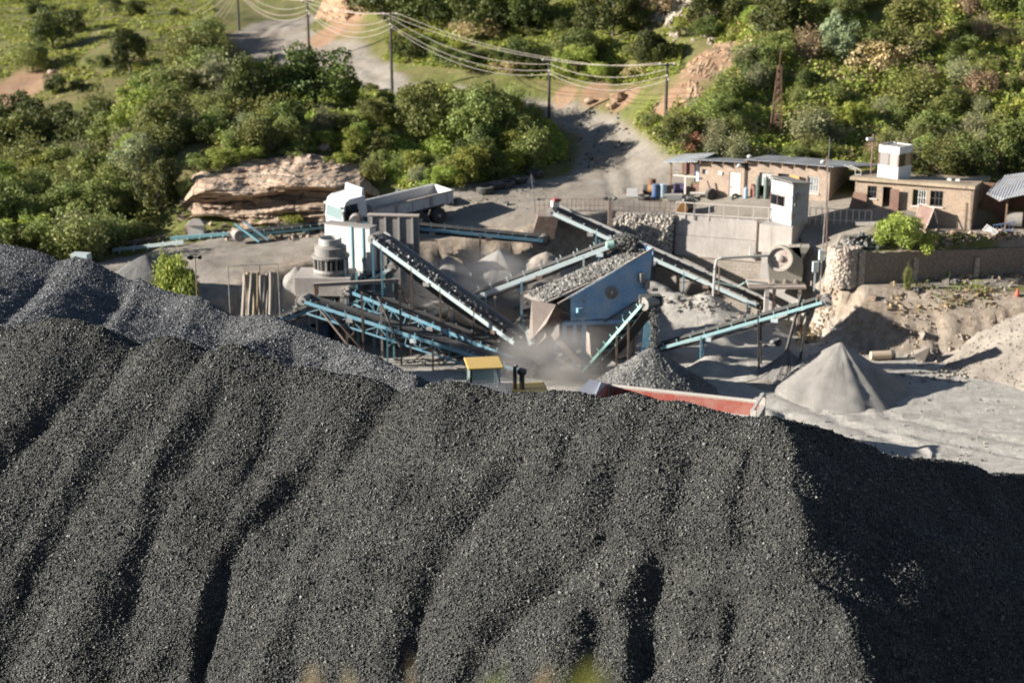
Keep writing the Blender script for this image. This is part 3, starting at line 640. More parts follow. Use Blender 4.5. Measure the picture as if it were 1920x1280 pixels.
for i, (w_, mm) in enumerate(((w1, M_GLASS), (wA, M_GLASS), (w0, M_GLASS))):
    m = MB(); B2.box(m, w_[0], w_[1], .16, .18, w_[2], w_[3]); wn = m.build('window', mm, b2)
    m = MB(); a0 = w_[0] + (.3 if i == 0 else 0)
    for k in range(4): a = a0 + .05 + k * (w_[1] - a0 - .08) / 3; B2.box(m, a - .018, a + .018, .06, .10, w_[2], w_[3])
    for z in (w_[2] + .04, (w_[2] + w_[3]) / 2, w_[3] - .04): B2.box(m, a0, w_[1], .05, .11, z - .02, z + .02)
    m.build('frame', M_WHITE if i == 0 else M_DARKM, wn)
    m = MB(); B2.box(m, w_[0] - .05, w_[1] + .05, -.07, .04, w_[2] - .09, w_[2] - .01); m.build('sill', M_CREAM, wn)
for k, a in enumerate((5.35, 5.85)):
    m = MB(); B2.box(m, a, a + .25, 1.0, 1.25, H2 + .21, H2 + .34); m.build('roof_vent', M_WHITE, b2)
def solo(name, mb, mat, label, cat, group=None, **k):
    o = mb.build(name, mat, None, **k); return tag(o, label, cat, group)
# rusty sheets leaning on the flat roofed building
q = [B2(*p) for p in ((-.35, -.75, -.3), (1.0, -.75, -.35), (.75, -.06, 1.45), (-.05, -.06, 1.5))]
solo('rusty_sheet', MB().plate(q, .03), M_RUST, 'large orange rusty sheet leaning between the two block buildings', 'metal sheet')
q = [B2(*p) for p in ((1.0, -.5, -.35), (1.35, -.5, -.35), (1.35, -.06, .75), (1.0, -.06, .6))]
solo('rusty_sheet', MB().plate(q, .03), M_RUSTP, 'small rusty sheet leaning under a barred window beside the big orange one', 'metal sheet')
ga = empty('leaning_gate', B2(4.6, -.9, -.4), 'dull red sheet gate leaning outward in front of a dark window', 'gate')
m = MB(); c4 = [B2(*p) for p in ((3.75, -.55, -.5), (4.55, -1.1, -.55), (5.0, -.75, 1.05), (4.05, -.35, 1.2))]; m.plate(c4, .02); m.build('panel', M_RUSTP, ga)
m = MB()
for i in range(4): m.tube([c4[i] + Vector((0, -.03, 0)), c4[(i + 1) % 4] + Vector((0, -.03, 0))], .022)
m.build('frame', M_CREAM, ga)
m = MB(); m.tube([B2(5.0, -.75, 1.08), B2(5.55, -.95, -.55)], .03); m.build('prop', M_DARKM, ga)
# watch booth on the flat roof
bo = P(1683, 331, 96.6); BF = Frame((bo.x, bo.y, 6 + H2 + .2), (.72, .69)); 
bt = empty('watch_booth', bo, 'white corrugated lookout booth with windows standing on the flat roof', 'booth')
hb = [0, .95, 1.72, 2.18]; bw_ = 1.45
def ring(mb, z0, z1, th=.05, w=None):
    for a0, a1, b0, b1 in ((0, bw_, 0, th), (bw_ - th, bw_, th, bw_ - th), (0, bw_, bw_ - th, bw_), (0, th, th, bw_ - th)): BF.box(mb, a0, a1, b0, b1, z0, z1)
BF.o.z = bo.z = 6 + H2 - .02; BF.o.x -= 0
m = MB(); ring(m, 0, hb[1]); m.build('lower_cladding', M_SHEETW, bt)
m = MB(); ring(m, hb[2], hb[3]); m.build('upper_cladding', M_SHEETW, bt)
m = MB(); BF.box(m, .052, bw_ - .052, .052, bw_ - .052, hb[3] - .12, hb[3] - .07); m.build('roof', M_GREYM, bt)
for a, b in ((.0, .0), (bw_ - .07, 0), (0, bw_ - .07), (bw_ - .07, bw_ - .07), (.68, 0), (0, .68), (bw_ - .07, .68)):
    m = MB(); BF.box(m, a, a + .07, b, b + .07, hb[1], hb[2]); m.build('post', M_RUSTP, bt)
for (a0, a1, b0, b1), mm in zip(((.08, .66, .02, .03), (.02, .03, .08, .66), (.02, .03, .76, 1.36), (.76, 1.36, .02, .03)), (M_GLASS, NT('dusty_pane').set((.30, .29, .27), .3).m, NT('dull_pane').set((.24, .22, .21), .3).m, NT('amber_pane').set((.32, .24, .13), .4).m)):
    m = MB(); BF.box(m, a0, a1, b0, b1, hb[1], hb[2]); m.build('pane', mm, bt)
# lamp post standing on the roof
q = B2.pick(1632, 336, 1.2); L = B2(q[0], 1.2, H2 + .2); lp = empty('lamp_post', L, 'thin brown lamp post with white floodlight beside the lookout booth', 'lamp post')
m = MB(); m.tube([L, L + Vector((0, 0, 2.5))], .045); m.build('pole', M_RUSTP, lp)
m = MB(); m.box(L + Vector((-.2, -.05, 2.2)), (.42, .2, .16), .3); m.build('lamp_head', M_WHITE, lp)
m = MB()
a = B2.pick(1604, 322, .6)[0]; m.tube([B2(a - .75, .6, H2 + .75), B2(a, .6, H2 + .5), B2(a, .6, H2 + .2), B2(a + .35, .6, H2 + .22), B2(a + .35, .6, H2 + .5), B2(a - .4, .6, H2 + .75)], .03)
solo('bent_pipe_rack', m, M_WHITE, 'bent pale pipe pair on the roof end beside the long building', 'pipe')
# open shed at the far right
S = Frame(G(1828, 424, 6), (.942, -.336)); sh = empty('open_shed', S(2, 1, 0), 'open dark shed with tattered grey sheet roof at the right edge', 'shed')
m = MB(); m.prism([S(.5, -.1, 2.05), S(1.35, -.75, 1.75), S(1.75, -.6, 1.95), S(4.2, -.7, 2.7), S(4.6, 3.6, 3.2), S(1.3, 3.6, 2.5)], (0, 0, .04)); m.build('roof', M_ROOF, sh)
m = MB(); S.box(m, 1.6, 6, 3.4, 3.5, -.6, 2.6); m.build('back_wall', M_RUST, sh)
m = MB(); S.box(m, .15, 1.62, 2.3, 2.4, -.6, 2.25); m.build('shade_board', M_RUST, sh)  # added dark board standing in for the neighbouring building's shaded end wall
m = MB(); S.box(m, 5.0, 5.15, -.6, 3.4, -.6, 3.0); m.build('side_wall', M_RUST, sh)
for a in (1.7, 4.6):
    m = MB(); S.box(m, a, a + .1, -.5, -.4, -.6, 2.0 if a < 3 else 2.7); m.build('post', M_TIMBER, sh)
m = MB(); m.lathe(S(1.7, 1.3, .32), [(.42, -.0), (.45, .02), (.45, .95), (.42, .97), (.36, .97), (.36, .1)], 20, (.94, -.33, 0)); solo('steel_drum', m, M_GREYM, 'big grey drum lying on its side inside the open shed', 'drum')
m = MB(); m.plate([S(.5, -1.0, .02), S(1.3, -1.4, -.1), S(1.5, -1.0, -.02), S(.7, -.5, .28)], .03); solo('steel_plate', m, M_SHEETW, 'pale blue plate lying propped by the shed entrance', 'metal plate')
m = MB()
for k in range(6): m.bar(S(1.15 + k * .22, -.55, -.1 + k * .03), S(1.1 + k * .22, -.45, .22 + k * .06), .03, .03)
m.bar(S(1.05, -.5, .24), S(2.35, -.5, .56), .05, .05); m.bar(S(1.1, -.55, -.12), S(2.4, -.55, .05), .05, .05)
solo('scrap_ladder', m, M_BLUEP, 'blue scrap ladder frame lying at the shed entrance', 'scrap frame')

# ---------------------------------------------------------------- retaining walls
R = Frame(G(1268, 402, 6), (Vector(G(1418, 413.5, 6)) - Vector(G(1268, 402, 6))).normalized().xy); rl = (Vector(G(1418, 413.5, 6)) - Vector(G(1268, 402, 6))).length
rw = empty('retaining_wall', R(2, 0, -6), 'pale concrete and blockwork retaining wall below the white railing', 'wall')
z1 = R.pick(1340, 483)[1]; zj = R.pick(1340, 446)[1]
m = MB(); R.box(m, -.05, rl + .05, 0, .5, zj + .02, -.02); m.build('upper_panel', M_CONC, rw, bevel=.015)
m = MB(); R.box(m, -.05, rl + .05, -.02, .5, z1, zj - .0); m.build('lower_panel', M_CONC, rw, bevel=.015)
m = MB(); R.box(m, -1.2, rl + 2.2, -.12, .5, -6.3, z1 - .03); R.box(m, -1.2, rl + 2.2, -.2, .5, z1 - .03, z1 - .0); m.build('blockwork', M_BRICKD, rw)
# rough stone wall to its left
gw = MB(); n_, h_ = 40, 22; W0 = G(1148, 399, 5.95); W1 = R(-.06, 0, 0)
vs = []; fs = []
for j in range(h_ + 1):
    for i in range(n_ + 1):
        p = W0.lerp(W1, i / n_); z = -2.9 * (j / h_) - .02
        k = mnoise.fractal((p.x * 3.3, 0, z * 3.3), 1, 2, 4) * .09
        b_ = -.12 - .35 * (j / h_) - k * (1 if 0 < j else .2); vs.append(p + R.v * b_ + Vector((0, 0, z - (i < 10) * .04 * (10 - i) * (1 - j / h_))))
for j in range(h_):
    for i in range(n_): a = j * (n_ + 1) + i; fs.append((a, a + 1, a + n_ + 2, a + n_ + 1))
nn = len(vs); vs += [v + R.v * .8 for v in vs]
top = [(i, i + nn, i + 1 + nn, i + 1) for i in range(n_)]; gw.add(vs, fs + top); solo('stone_wall', gw, M_GABION, 'rough white stone wall left of the smooth concrete retaining wall', 'wall')
# concrete buttress that carries the hut
Bq = Frame(G(1424, 419, 6), (.87, -.49)); aw = Bq.pick(1486, 424)[0]
m = MB(); Bq.box(m, 0, aw, 0, 2.6, -1.75, -.03); solo('concrete_buttress', m, M_CONC, 'square concrete buttress under the corrugated hut above the crusher', 'buttress', bevel=.02)
m = MB(); Bq.box(m, .05, aw + .9, .5, 2.6, -6.2, -1.76); solo('concrete_wall', m, M_CONC2, 'plain grey concrete wall behind the crusher flywheel', 'wall')
m = MB(); pq = [P(1407, 413, 96.4), P(1417, 413, 96.4), P(1413, 484, 95.9), P(1405, 484, 95.9)]; m.prism(pq, (0, .18, 0)); wp = solo('white_post', m, M_WHITE, 'leaning white painted post against the retaining wall', 'post')
# corrugated hut above the crusher
hA, hC, hD = G(1443, 413, 6), G(1483, 424, 6), G(1516, 417, 6)
hu = (hC - hA).normalized(); HF = Frame(hA, hu.xy); hw = (hC - hA).length; hd = 1.35
ht = empty('corrugated_hut', hA, 'tall pale corrugated control hut at the edge above the crusher', 'hut')
op = HF.rect(1446, 363, 1470, 388)
M_SHEETU = corrugated('hut_sheet', (.54, .57, .57), hu.x, hu.y, 0, .13, .18, .5); M_SHEETV = corrugated('hut_side_sheet_shaded', (.46, .48, .48), -hu.y, hu.x, 0, .13, .18, .5)  # side sheet is a duller copy, its shade mixed into the colour
m = MB(); HF.wall(m, 0, hw, 0, .05, 0, 2.55, [op]); m.build('front_cladding', M_SHEETU, ht)
m = MB(); HF.box(m, hw - .05, hw, .05, hd, 0, 2.55); HF.box(m, 0, .05, .05, hd, 0, 2.6); HF.box(m, .05, hw - .05, hd - .05, hd, 0, 2.4); m.build('side_cladding', M_SHEETV, ht)
m = MB(); m.prism([HF(-.12, -.2, 2.72), HF(hw + .12, -.2, 2.66), HF(hw + .12, hd + .15, 2.42), HF(-.12, hd + .15, 2.5)], (0, 0, .05)); m.build('roof', M_GREYM, ht)
m = MB()
for a in (op[0] - .04, (op[0] + op[1]) / 2 - .02, op[1]): HF.box(m, a, a + .04, -.03, .0, 0 if a < op[0] else op[2], 1.75)
HF.box(m, 0, hw, -.035, -.005, 1.72, 1.77); m.build('window_frame', M_RUSTP, ht)
for q_ in ((.14, .3, .5, 1.6, 1.95), (.1, .12, .3, 1.2, 1.4)): m = MB(); HF.box(m, hw + .0, hw + q_[0], *q_[1:]); m.build('meter_box', M_GREYM, ht)
# stone plinth and the dusty brick wall to its right
c_ = P(1583, 500, 91.6); zt = P(1583, 466, 91.0).z; zb = P(1583, 527, 91.0).z
vs = []; fs = []; n_, h_ = 36, 14
for j in range(h_ + 1):
    for i in range(n_ + 1):
        an = math.radians(160 + 215 * i / n_); r_ = 1.02 + .07 * j / h_ + mnoise.fractal((i * .4, j * .5, 3), 1, 2, 3) * .07
        vs.append((c_.x - .05 + r_ * math.cos(an) * .95, c_.y + r_ * math.sin(an) * .8, zt + (zb - .4 - zt) * j / h_ + (mnoise.noise((i * .5, 7, 1)) * .06 if j == 0 else 0)))
for j in range(h_):
    for i in range(n_): a = j * (n_ + 1) + i; fs.append((a, a + 1, a + n_ + 2, a + n_ + 1))
vs.append((c_.x, c_.y, zt)); fs += [(len(vs) - 1, i + 1, i) for i in range(n_)]
solo('stone_plinth', MB().add(vs, fs), M_STONEW, 'rounded whitewashed stone wall end below the rubble heap', 'wall')
Wf = Frame((c_.x + .8, 91.0, 0), Vector((.975, .22)).normalized())
bw1 = empty('brick_wall', Wf(4, 0, 3), 'long dark dusty brick wall with pale pillars below the bush', 'wall')
zt2 = P(1620, 474, 91.1).z; m = MB()
for k in range(24):
    z = zt2 + mnoise.noise((k * .7, 0, 0)) * .07 - k * .012; Wf.box(m, k * .5, k * .5 + .5, 0, .35, 2.4, z)
m.build('masonry', M_BRICKW, bw1)
for px in (1717, 1831):
    a, z = Wf.pick(px, 482); m = MB(); m.prism([Wf(a - .16, -.14, 2.5), Wf(a + .2, -.14, 2.5), Wf(a + .15, -.14, z - .05), Wf(a - .12, -.14, z)], Wf.v * .13); m.build('pillar', M_STONEW, bw1)
m = MB(); Wf.box(m, -.1, .25, -.12, .5, 2.4, zt2 + .05); m.build('pillar', M_STONEW, bw1)
# slab, block
p = G(1632, 421, 6); m = MB(); m.box(p + Vector((0, .3, .03)), (1.7, .9, .22), -.2); solo('concrete_slab', m, M_CONC, 'pale concrete slab lying on the ledge in front of the flat roofed building', 'slab', bevel=.02)
p = G(1641, 413, 6); m = MB(); m.box(p + Vector((0, .5, .28)), (.62, .5, .55), -.35); solo('concrete_block', m, M_CONC2, 'grey concrete block at the end of the cream railing', 'block', bevel=.02)

# ---------------------------------------------------------------- railings
def railing(name, p0, p1, h, n, mat, label, r=.03, rails=(1.0, .0), cat='railing', lean=0):
    p0 = Vector(p0); p1 = Vector(p1); o = empty(name, p0, label, cat)
    for i in range(n + 1):
        p = p0.lerp(p1, i / n); j = Vector((random.uniform(-1, 1) * lean, random.uniform(-1, 1) * lean, 0))
        m = MB(); m.bar(p + Vector((0, 0, -.25)), p + Vector((0, 0, h)) + j, r * 2, r * 2); m.build('post', mat, o)
    for k in rails:
        m = MB(); m.tube([p0 + Vector((0, 0, h * k + .03)), p0.lerp(p1, .5) + Vector((0, 0, h * k + .02)), p1 + Vector((0, 0, h * k + .03))], r * .9, 6); m.build('rail', mat, o)
    return o
rz_ = Vector((0, 0, 0))
railing('railing', G(1268, 402, 6), G(1301, 405, 6), .78, 2, M_CREAM, 'short cream railing bay beside the orange loader bucket', .028, (1, .12))
railing('railing', G(1302, 405, 6), G(1441, 414, 6), .78, 5, M_CREAM, 'cream pipe railing along the top of the concrete retaining wall', .028, (1, .12))
railing('railing', G(1518, 413, 6), G(1633, 419, 6), .76, 10, M_CREAM, 'cream railing with close uprights right of the corrugated hut', .022, (1, .1))
fo = empty('rod_fence', G(1010, 393, 5.95), 'thin rusty rod fence along the pad edge left of the railing', 'fence')
fp = [G(1003, 396, 5.9), G(1140, 397, 5.95), G(1266, 402, 6)]
for s_, n_ in ((0, 16), (1, 13)):
    for i in range(n_):
        p = fp[s_].lerp(fp[s_ + 1], i / n_); m = MB(); m.tube([p + Vector((0, 0, -.2)), p + Vector((random.uniform(-.03, .03), 0, .82))], .016, 5); m.build('rod', M_RUST, fo)
m = MB(); m.tube([p + Vector((0, 0, .8)) for p in fp], .014, 5); m.build('rail', M_RUST, fo)
m = MB(); m.tube([p + Vector((0, 0, .38)) for p in fp], .011, 5); m.build('rail', M_RUST, fo)
# ---------------------------------------------------------------- masts and lights
p = ground(1540, 508); q1 = P(1556, 258, p.y + .2); am = empty('aerial_mast', p, 'thin pale radio aerial rising past the roof of the long building', 'mast')
m = MB(); m.tube([p + Vector((0, 0, -.2)), P(1548, 390, p.y + .1), q1], [.05, .035, .015], 6); m.build('pole', M_GREYM, am)
p2 = P(1550, 512, p.y + .3); m = MB(); m.tube([p2, P(1551, 292, p.y + .3)], [.045, .03], 6); m.build('pole', M_RUSTP, am)
for k in range(9):
    y = 485 - k * 20; m = MB(); m.bar(P(1541 + k * .75, y, p.y + .15), P(1550, y - 4, p.y + .3), .02, .02); m.build('rung', M_GREYM, am)
g_ = ground(1452, 262); lt = empty('lattice_mast', g_, 'rusty lattice mast standing in scrub behind the long building', 'mast')
tp = P(1458, 92, g_.y); hh = tp.z - g_.z; legs = [(-.45, -.3), (.45, -.3), (0, .45)]
for a, b in legs:
    m = MB(); m.tube([g_ + Vector((a, b, -.3)), g_ + Vector((a * .25 + .12, b * .25, hh * .82))], .04, 5); m.build('leg', M_RUST, lt)
m = MB(); m.tube([g_ + Vector((.1, 0, hh * .78)), g_ + Vector((.15, 0, hh))], .03, 5); m.build('spike', M_RUST, lt)
for k in range(9):
    f = k / 11; f2_ = (k + 1) / 11; S1 = lambda i, f: g_ + Vector((legs[i][0] * (1 - .9 * f) + .13 * f, legs[i][1] * (1 - .9 * f), hh * f)); m = MB()
    for i in range(3): m.bar(S1(i, f), S1((i + 1) % 3, f2_), .03, .03); m.bar(S1(i, f2_), S1((i + 1) % 3, f2_), .03, .03)
    m.build('bracing', M_RUST, lt)
p = P(1143, 434, 97.0); fl = empty('floodlight_post', p, 'square concrete floodlight post with twin black lamps behind the conveyor head', 'lamp post')
m = MB(); tz = P(1143, 378, 97).z; m.box(Vector((p.x, p.y, (p.z - 1.5 + tz) / 2)), (.24, .24, tz - p.z + 1.5)); m.build('post', concrete('post_concrete', (.36, .27, .22)), fl)
m = MB(); m.bar(Vector((p.x - .3, p.y, tz + .16)), Vector((p.x + .3, p.y, tz + .16)), .05, .05); m.bar(Vector((p.x, p.y, tz)), Vector((p.x, p.y, tz + .16)), .06, .06); m.build('bracket', M_DARKM, fl)
for s_ in (-1, 1):
    m = MB(); m.lathe(Vector((p.x + s_ * .28, p.y - .03, tz + .2)), [(.05, .14), (.12, .06), (.15, -.06), (.13, -.07)], 12, (-s_ * .5, .5, .6)); m.build('lamp', M_DARKM, fl)
# ---------------------------------------------------------------- crushing plant
M_TEAL = worn('teal_paint', (.13, .38, .43), (.46, .44, .40), .42, 3.5, .45, 0, .05)
M_BLUE = worn('mid_blue_paint', (.11, .32, .43), (.46, .44, .40), .42, 3, .5, 0, .05)
M_PALE = worn('pale_blue_paint', (.52, .62, .62), (.45, .41, .35), .4, 3, .5, 0, .06)
M_BELT = worn('conveyor_belt', (.028, .027, .027), (.22, .20, .175), .22, 2.2, .85)
M_BROWNM = worn('brown_steel', (.13, .075, .052), (.33, .28, .23), .45, 3, .75)
M_CHUTE = worn('dusty_brown_plate', (.36, .285, .24), (.44, .38, .32), .5, 2.5, .8, 0, .04)
M_GREYC = worn('pale_grey_cover', (.42, .41, .39), (.42, .37, .31), .5, 2.5, .6)
M_CHIPS = loose_mat('grey_feed_chips', (.12, .115, .105), (.26, .245, .22), (.44, .41, .37), .3)
M_CHIPD = loose_mat('dark_feed_chips', (.05, .048, .045), (.12, .115, .105), (.28, .27, .25), .3)
def rock_pile(name, label, cat, centre, n, spread, rad, mat, z0=None, kind=None):
    """a small heap whose stones are real chips"""
    C = []
    for _ in range(n):
        a = random.random() * 6.283; r = math.sqrt(random.random()); h = (1 - r) * spread[2] * random.random() ** .5
        x = centre[0] + spread[0] * r * math.cos(a); y = centre[1] + spread[1] * r * math.sin(a); C.append((x, y, (gz(x, y) if z0 is None else z0) + h))
    C = np.array(C); R_ = np.exp(rng.normal(math.log(rad), .35, n)); o = stones(name, C, R_, mat)
    o['kind'] = kind or 'thing'; return tag(o, label, cat, kind=kind)
def conveyor(label, tail, head, width=.8, rail=M_TEAL, far=None, rh=.16, legs=(), legmat=None, load=None, hoops=False, drum=.26, sag=.35, post=.10, idl=None, ret=True, guard=False, fup=0, truss=False, name='conveyor', group=None, loadmat=None):
    tail = Vector(tail); head = Vector(head); d = (head - tail); L = d.length; d.normalize()
    side = Vector((d.y, -d.x, 0)).normalized()
    if side.y > 0: side = -side                                   # side points to the photographer
    up = side.cross(d).normalized()
    if up.z < 0: up = -up
    o = empty(name, (tail.x, tail.y, gz(tail.x, tail.y)), label, 'conveyor', group)
    A = lambda t, s, u: tail + d * (t * L) + side * (s * width / 2) + up * u
    for s_, mt in ((1, rail), (-1, far or rail)):
        m = MB(); fu = fup if s_ < 0 else 0; m.bar(A(.015, s_ * 1.12, fu), A(.985, s_ * 1.12, fu), .07, rh, up); ra = m.build('side_rail', mt, o, bevel=.008)
    if truss:
        n_t = int(L / .9)
        for s_ in (1, -1):
            m = MB(); m.bar(A(.03, s_ * 1.12, -.62), A(.97, s_ * 1.12, -.62), .06, .10, up); ch_ = m.build('lower_chord', rail, o); m = MB()
            for i in range(n_t):
                a_, b_ = .03 + .94 * i / n_t, .03 + .94 * (i + 1) / n_t; m.bar(A(a_, s_ * 1.12, -.06), A(a_, s_ * 1.12, -.6), .04, .04); m.bar(A(a_, s_ * 1.12, -.6 if i % 2 else -.06), A(b_, s_ * 1.12, -.06 if i % 2 else -.6), .035, .035)
            m.build('lattice', far or rail, ch_)
    nseg = 22; m = MB(); vs = []; fs = []
    for i in range(nseg + 1):
        t_ = i / nseg
        for s_, u in ((-1, .22), (-.5, .13), (0, .11), (.5, .13), (1, .22)): vs.append(A(t_, s_, u + .0))
        for s_, u in ((1, .20), (.5, .11), (0, .09), (-.5, .11), (-1, .20)): vs.append(A(t_, s_, u))
    for i in range(nseg):
        for k in range(10): a = i * 10 + k; b = i * 10 + (k + 1) % 10; fs.append((a, b, b + 10, a + 10))
    m.add(vs, fs).build('belt', M_BELT, o)
    if ret:
        m = MB(); vs = []; fs = []
        for i in range(nseg + 1):
            t_ = i / nseg; u = -.18 - sag * 4 * t_ * (1 - t_)
            for s_, q in ((-.9, 0), (.9, 0), (.9, -.02), (-.9, -.02)): vs.append(A(t_, s_, u + q))
        for i in range(nseg):
            for k in range(4): a = i * 4 + k; b = i * 4 + (k + 1) % 4; fs.append((a, b, b + 4, a + 4))
        m.add(vs, fs).build('return_belt', M_BELT, o)
    for t_, r_ in ((1.0, drum), (0.0, drum * .8)):
        m = MB(); c = A(t_, 0, -.02); w_ = width * .98
        m.lathe(c - side * w_ / 2, [(.06, -.14), (.06, -.02), (r_, 0), (r_, w_), (.06, w_ + .02), (.06, w_ + .14)], 18, side); m.build('head_drum' if t_ else 'tail_drum', M_DARKM if not t_ else M_GREYM, o)
    n_i = idl or max(3, int(L / 1.0))
    for i in range(n_i):
        t_ = (i + .5) / n_i; m = MB()
        m.bar(A(t_, -1.1, .02), A(t_, 1.1, .02), .07, .07, up)
        for s_ in (-1, 1): m.bar(A(t_, s_ * 1.1, 0), A(t_, s_ * 1.16, .27 if not hoops else .40), .05, .05, d)
        if hoops: m.bar(A(t_, 1.16, .40), A(t_, .92, .44), .05, .04, up)
        m.build('idler', M_PALE if hoops else rail, o)
    for q in legs:
        t_, foot = q[0], q[1]; mt = q[2] if len(q) > 2 else legmat or rail; ss = q[3] if len(q) > 3 else (1, -1)
        for s_ in ss:
            p = A(t_, s_ * 1.1, 0); f = Vector((p.x, p.y, foot if foot is not None else gz(p.x, p.y) - .1)); m = MB(); m.bar(p + up * (.05 if len(q) < 5 else q[4]), f, post, post); m.build('leg', mt, o)
        if len(ss) == 2:
            p = A(t_, -1.1, 0); q2 = A(t_, 1.1, 0); z = (p.z + gz(p.x, p.y)) / 2; m = MB(); m.bar(Vector((p.x, p.y, z)), Vector((q2.x, q2.y, z)), .06, .06); m.build('cross_brace', mt, o)
    if load:
        n = int(load * L); tt = rng.random(n); ss_ = rng.normal(0, .30, n).clip(-.75, .75); C = np.array([A(a, b, .17 + .18 * (1 - (b / .8) ** 2) * random.random()) for a, b in zip(tt, ss_)])
        gl = stones('gravel_load', C, np.exp(rng.normal(math.log(.055), .3, n)), loadmat or M_CHIPS); tag(gl, 'crushed stone riding on the belt of the ' + label, 'gravel', kind='stuff')
    o['head'] = 0; del o['head']
    return o, A
# twin conveyors in the middle front
cv1, A1 = conveyor('long teal conveyor of the twin pair nearest the dark stockpile, drum end lower', P(1000, 697, 83.6), P(572, 560, 87.6), .9, M_BLUE, legs=((.42, None, M_BROWNM), (.62, None, M_TEAL), (.8, None, M_BROWNM)), idl=13, sag=.3, rh=.2, truss=True)
cv2, A2 = conveyor('long teal conveyor above and behind its twin, drum end higher', P(1012, 686, 85), P(658, 541, 89.2), .9, M_BLUE, legs=((.25, None, M_TEAL), (.45, None, M_TEAL, (1,)), (.66, None, M_BROWNM), (.86, None, M_TEAL)), idl=12, sag=.35, rh=.2, truss=True)
# loaded conveyor falling from the white bin to the screen chute
cv3, A3 = conveyor('pale steep conveyor loaded with gravel slanting down to the brown chute', P(975, 641, 86.2), P(704, 445, 89.6), 1.05, M_PALE, M_GREYC, legs=((.99, 0, M_BLUE), (.93, 0, M_BLUE), (.52, None, M_BROWNM), (.72, None, M_BROWNM, (1,)), (.3, None, M_BROWNM, (1,), .3)), load=520, idl=14, rh=.25, loadmat=M_CHIPS, fup=.28)
cv4, A4 = conveyor('pale conveyor with hooped belt guards climbing right to feed the blue screen', P(792, 592, 90.2), P(1163, 452, 87.9), .95, M_PALE, M_TEAL, legs=((.34, None, M_BLUE), (.5, None, M_BLUE, (-1,)), (.83, None, M_PALE, (1,))), hoops=True, idl=12, sag=.2, drum=.34, rh=.25)
cv5, A5 = conveyor('long pale conveyor running down from the pad edge to the jaw crusher', P(1428, 572, 93.6), P(1036, 395, 97.2), .95, M_PALE, M_GREYC, legs=((.06, None, M_PALE), (.36, None, M_BLUE, (1,)), (.56, None, M_BLUE, (1,)), (.78, None, M_BLUE)), idl=16, rh=.25, sag=.15, fup=.28)
cv6, A6 = conveyor('short steep mint conveyor dropping gravel on the round grey cone', P(1100, 702, 85.2), P(1221, 566, 81.4), 1.15, worn('mint_paint', (.32, .62, .56), (.45, .41, .35), .3, 3, .45), M_TEAL, legs=((.36, None, M_BROWNM, (1,)), (.62, None, M_BROWNM), (.80, None, M_BROWNM, (1,))), idl=10, sag=.22, drum=.36)
cv7, A7 = conveyor('slender mint conveyor rising right in front of the eroded bank', P(1236, 651, 86), P(1548, 562, 83.4), .75, worn('light_teal_paint', (.36, .60, .62), (.45, .41, .35), .3, 3, .45), M_TEAL, legs=((.27, None, M_BLUE), (.63, None, M_DARKM, (1, -1), .55)), idl=12, sag=.2, drum=.3)
for a, b in (((1503, 552), (1461, 690)), ((1518, 572), (1494, 684))):
    p = P(*a, 83.6); f = P(*b, 83.2); f.z = min(f.z, gz(f.x, f.y) - .1); m = MB(); m.bar(p, f, .13, .13); m.build('leg', M_DARKM, cv7)
cv8, A8 = conveyor('nearly level blue conveyor crossing below the white tipper truck', P(1022, 449, 95.6), P(668, 414, 94.8), .8, M_BLUE, legs=((.35, None, M_BROWNM, (1,)), (.93, None, M_BROWNM, (1,), .7), (.99, None, M_BROWNM, (1,), .65)), idl=14, drum=.42, sag=.1, rh=.2)
cv9, A9 = conveyor('short conveyor rising right beside the cone crusher plinth', P(612, 563, 90.4), P(736, 501, 89.8), .7, M_PALE, M_GREYC, legs=((.35, None, M_TEAL), (.62, None, M_TEAL, (1, -1), .6), (.9, None, M_TEAL, (1, -1))), idl=7, drum=.3, sag=.15)
cv10, A10 = conveyor('short low conveyor below the cone crusher beside the hanging strips', P(512, 603, 86.6), P(604, 566, 88.8), .7, M_BLUE, M_GREYC, legs=((.8, None, M_PALE),), idl=5, sag=.1)
cv11, A11 = conveyor('disused blue conveyor frame lying by the rock shelter', P(604, 424, 102), P(447, 440, 99.6), .8, M_TEAL, M_PALE, legs=((.2, None), (.8, None)), idl=9, ret=False, drum=.38)
m = MB(); m.bar(P(440, 419, 98.6), P(486, 453, 98.2), .14, .12); m.build('chute_arm', M_TEAL, cv11)
m = MB(); m.bar(P(456, 414, 99.6), P(503, 450, 99.4), .1, .12); m.build('chute_arm', M_BLUE, cv11)
# motor and head box details
m = MB(); c = A4(.965, 1.25, .08); m.lathe(c - Vector((.3, 0, 0)), [(.1, 0), (.2, .05), (.22, .45), (.12, .5)], 14, (1, .1, .1)); m.build('motor', worn('mint_motor', (.35, .6, .5), amt=.3), cv4)
m = MB(); m.box(A5(1.0, .2, .5), (.42, .42, .34), .3); m.build('head_box', M_WHITE, cv5)
m = MB(); m.box(A5(1.0, .2, .78), (.44, .44, .2), .3); m.build('head_box', worn('red_box', (.32, .06, .05), amt=.3), cv5)
m = MB(); cc = A5(.985, .1, -1.0); m.prism([cc + Vector(v) for v in ((-.75, -.5, .75), (.55, -.5, .75), (.25, -.5, -.7), (-1.1, -.5, -.5))], (0, 1.1, 0)); m.build('discharge_chute', M_BROWNM, cv5)
m = MB(); m.box(A6(1.0, 0, .12), (1.15, .5, .55), .15); m.build('head_cover', M_BELT, cv6)
m = MB(); m.box(A7(.99, .1, .02), (.75, .42, .5), -.1); m.build('head_cover', M_BROWNM, cv7)
m = MB(); m.plate([P(1204, 652, 84.4), P(1220, 652, 84.4), P(1224, 603, 84.4), P(1208, 603, 84.4)], .04); m.build('side_panel', M_BLUE, cv6)
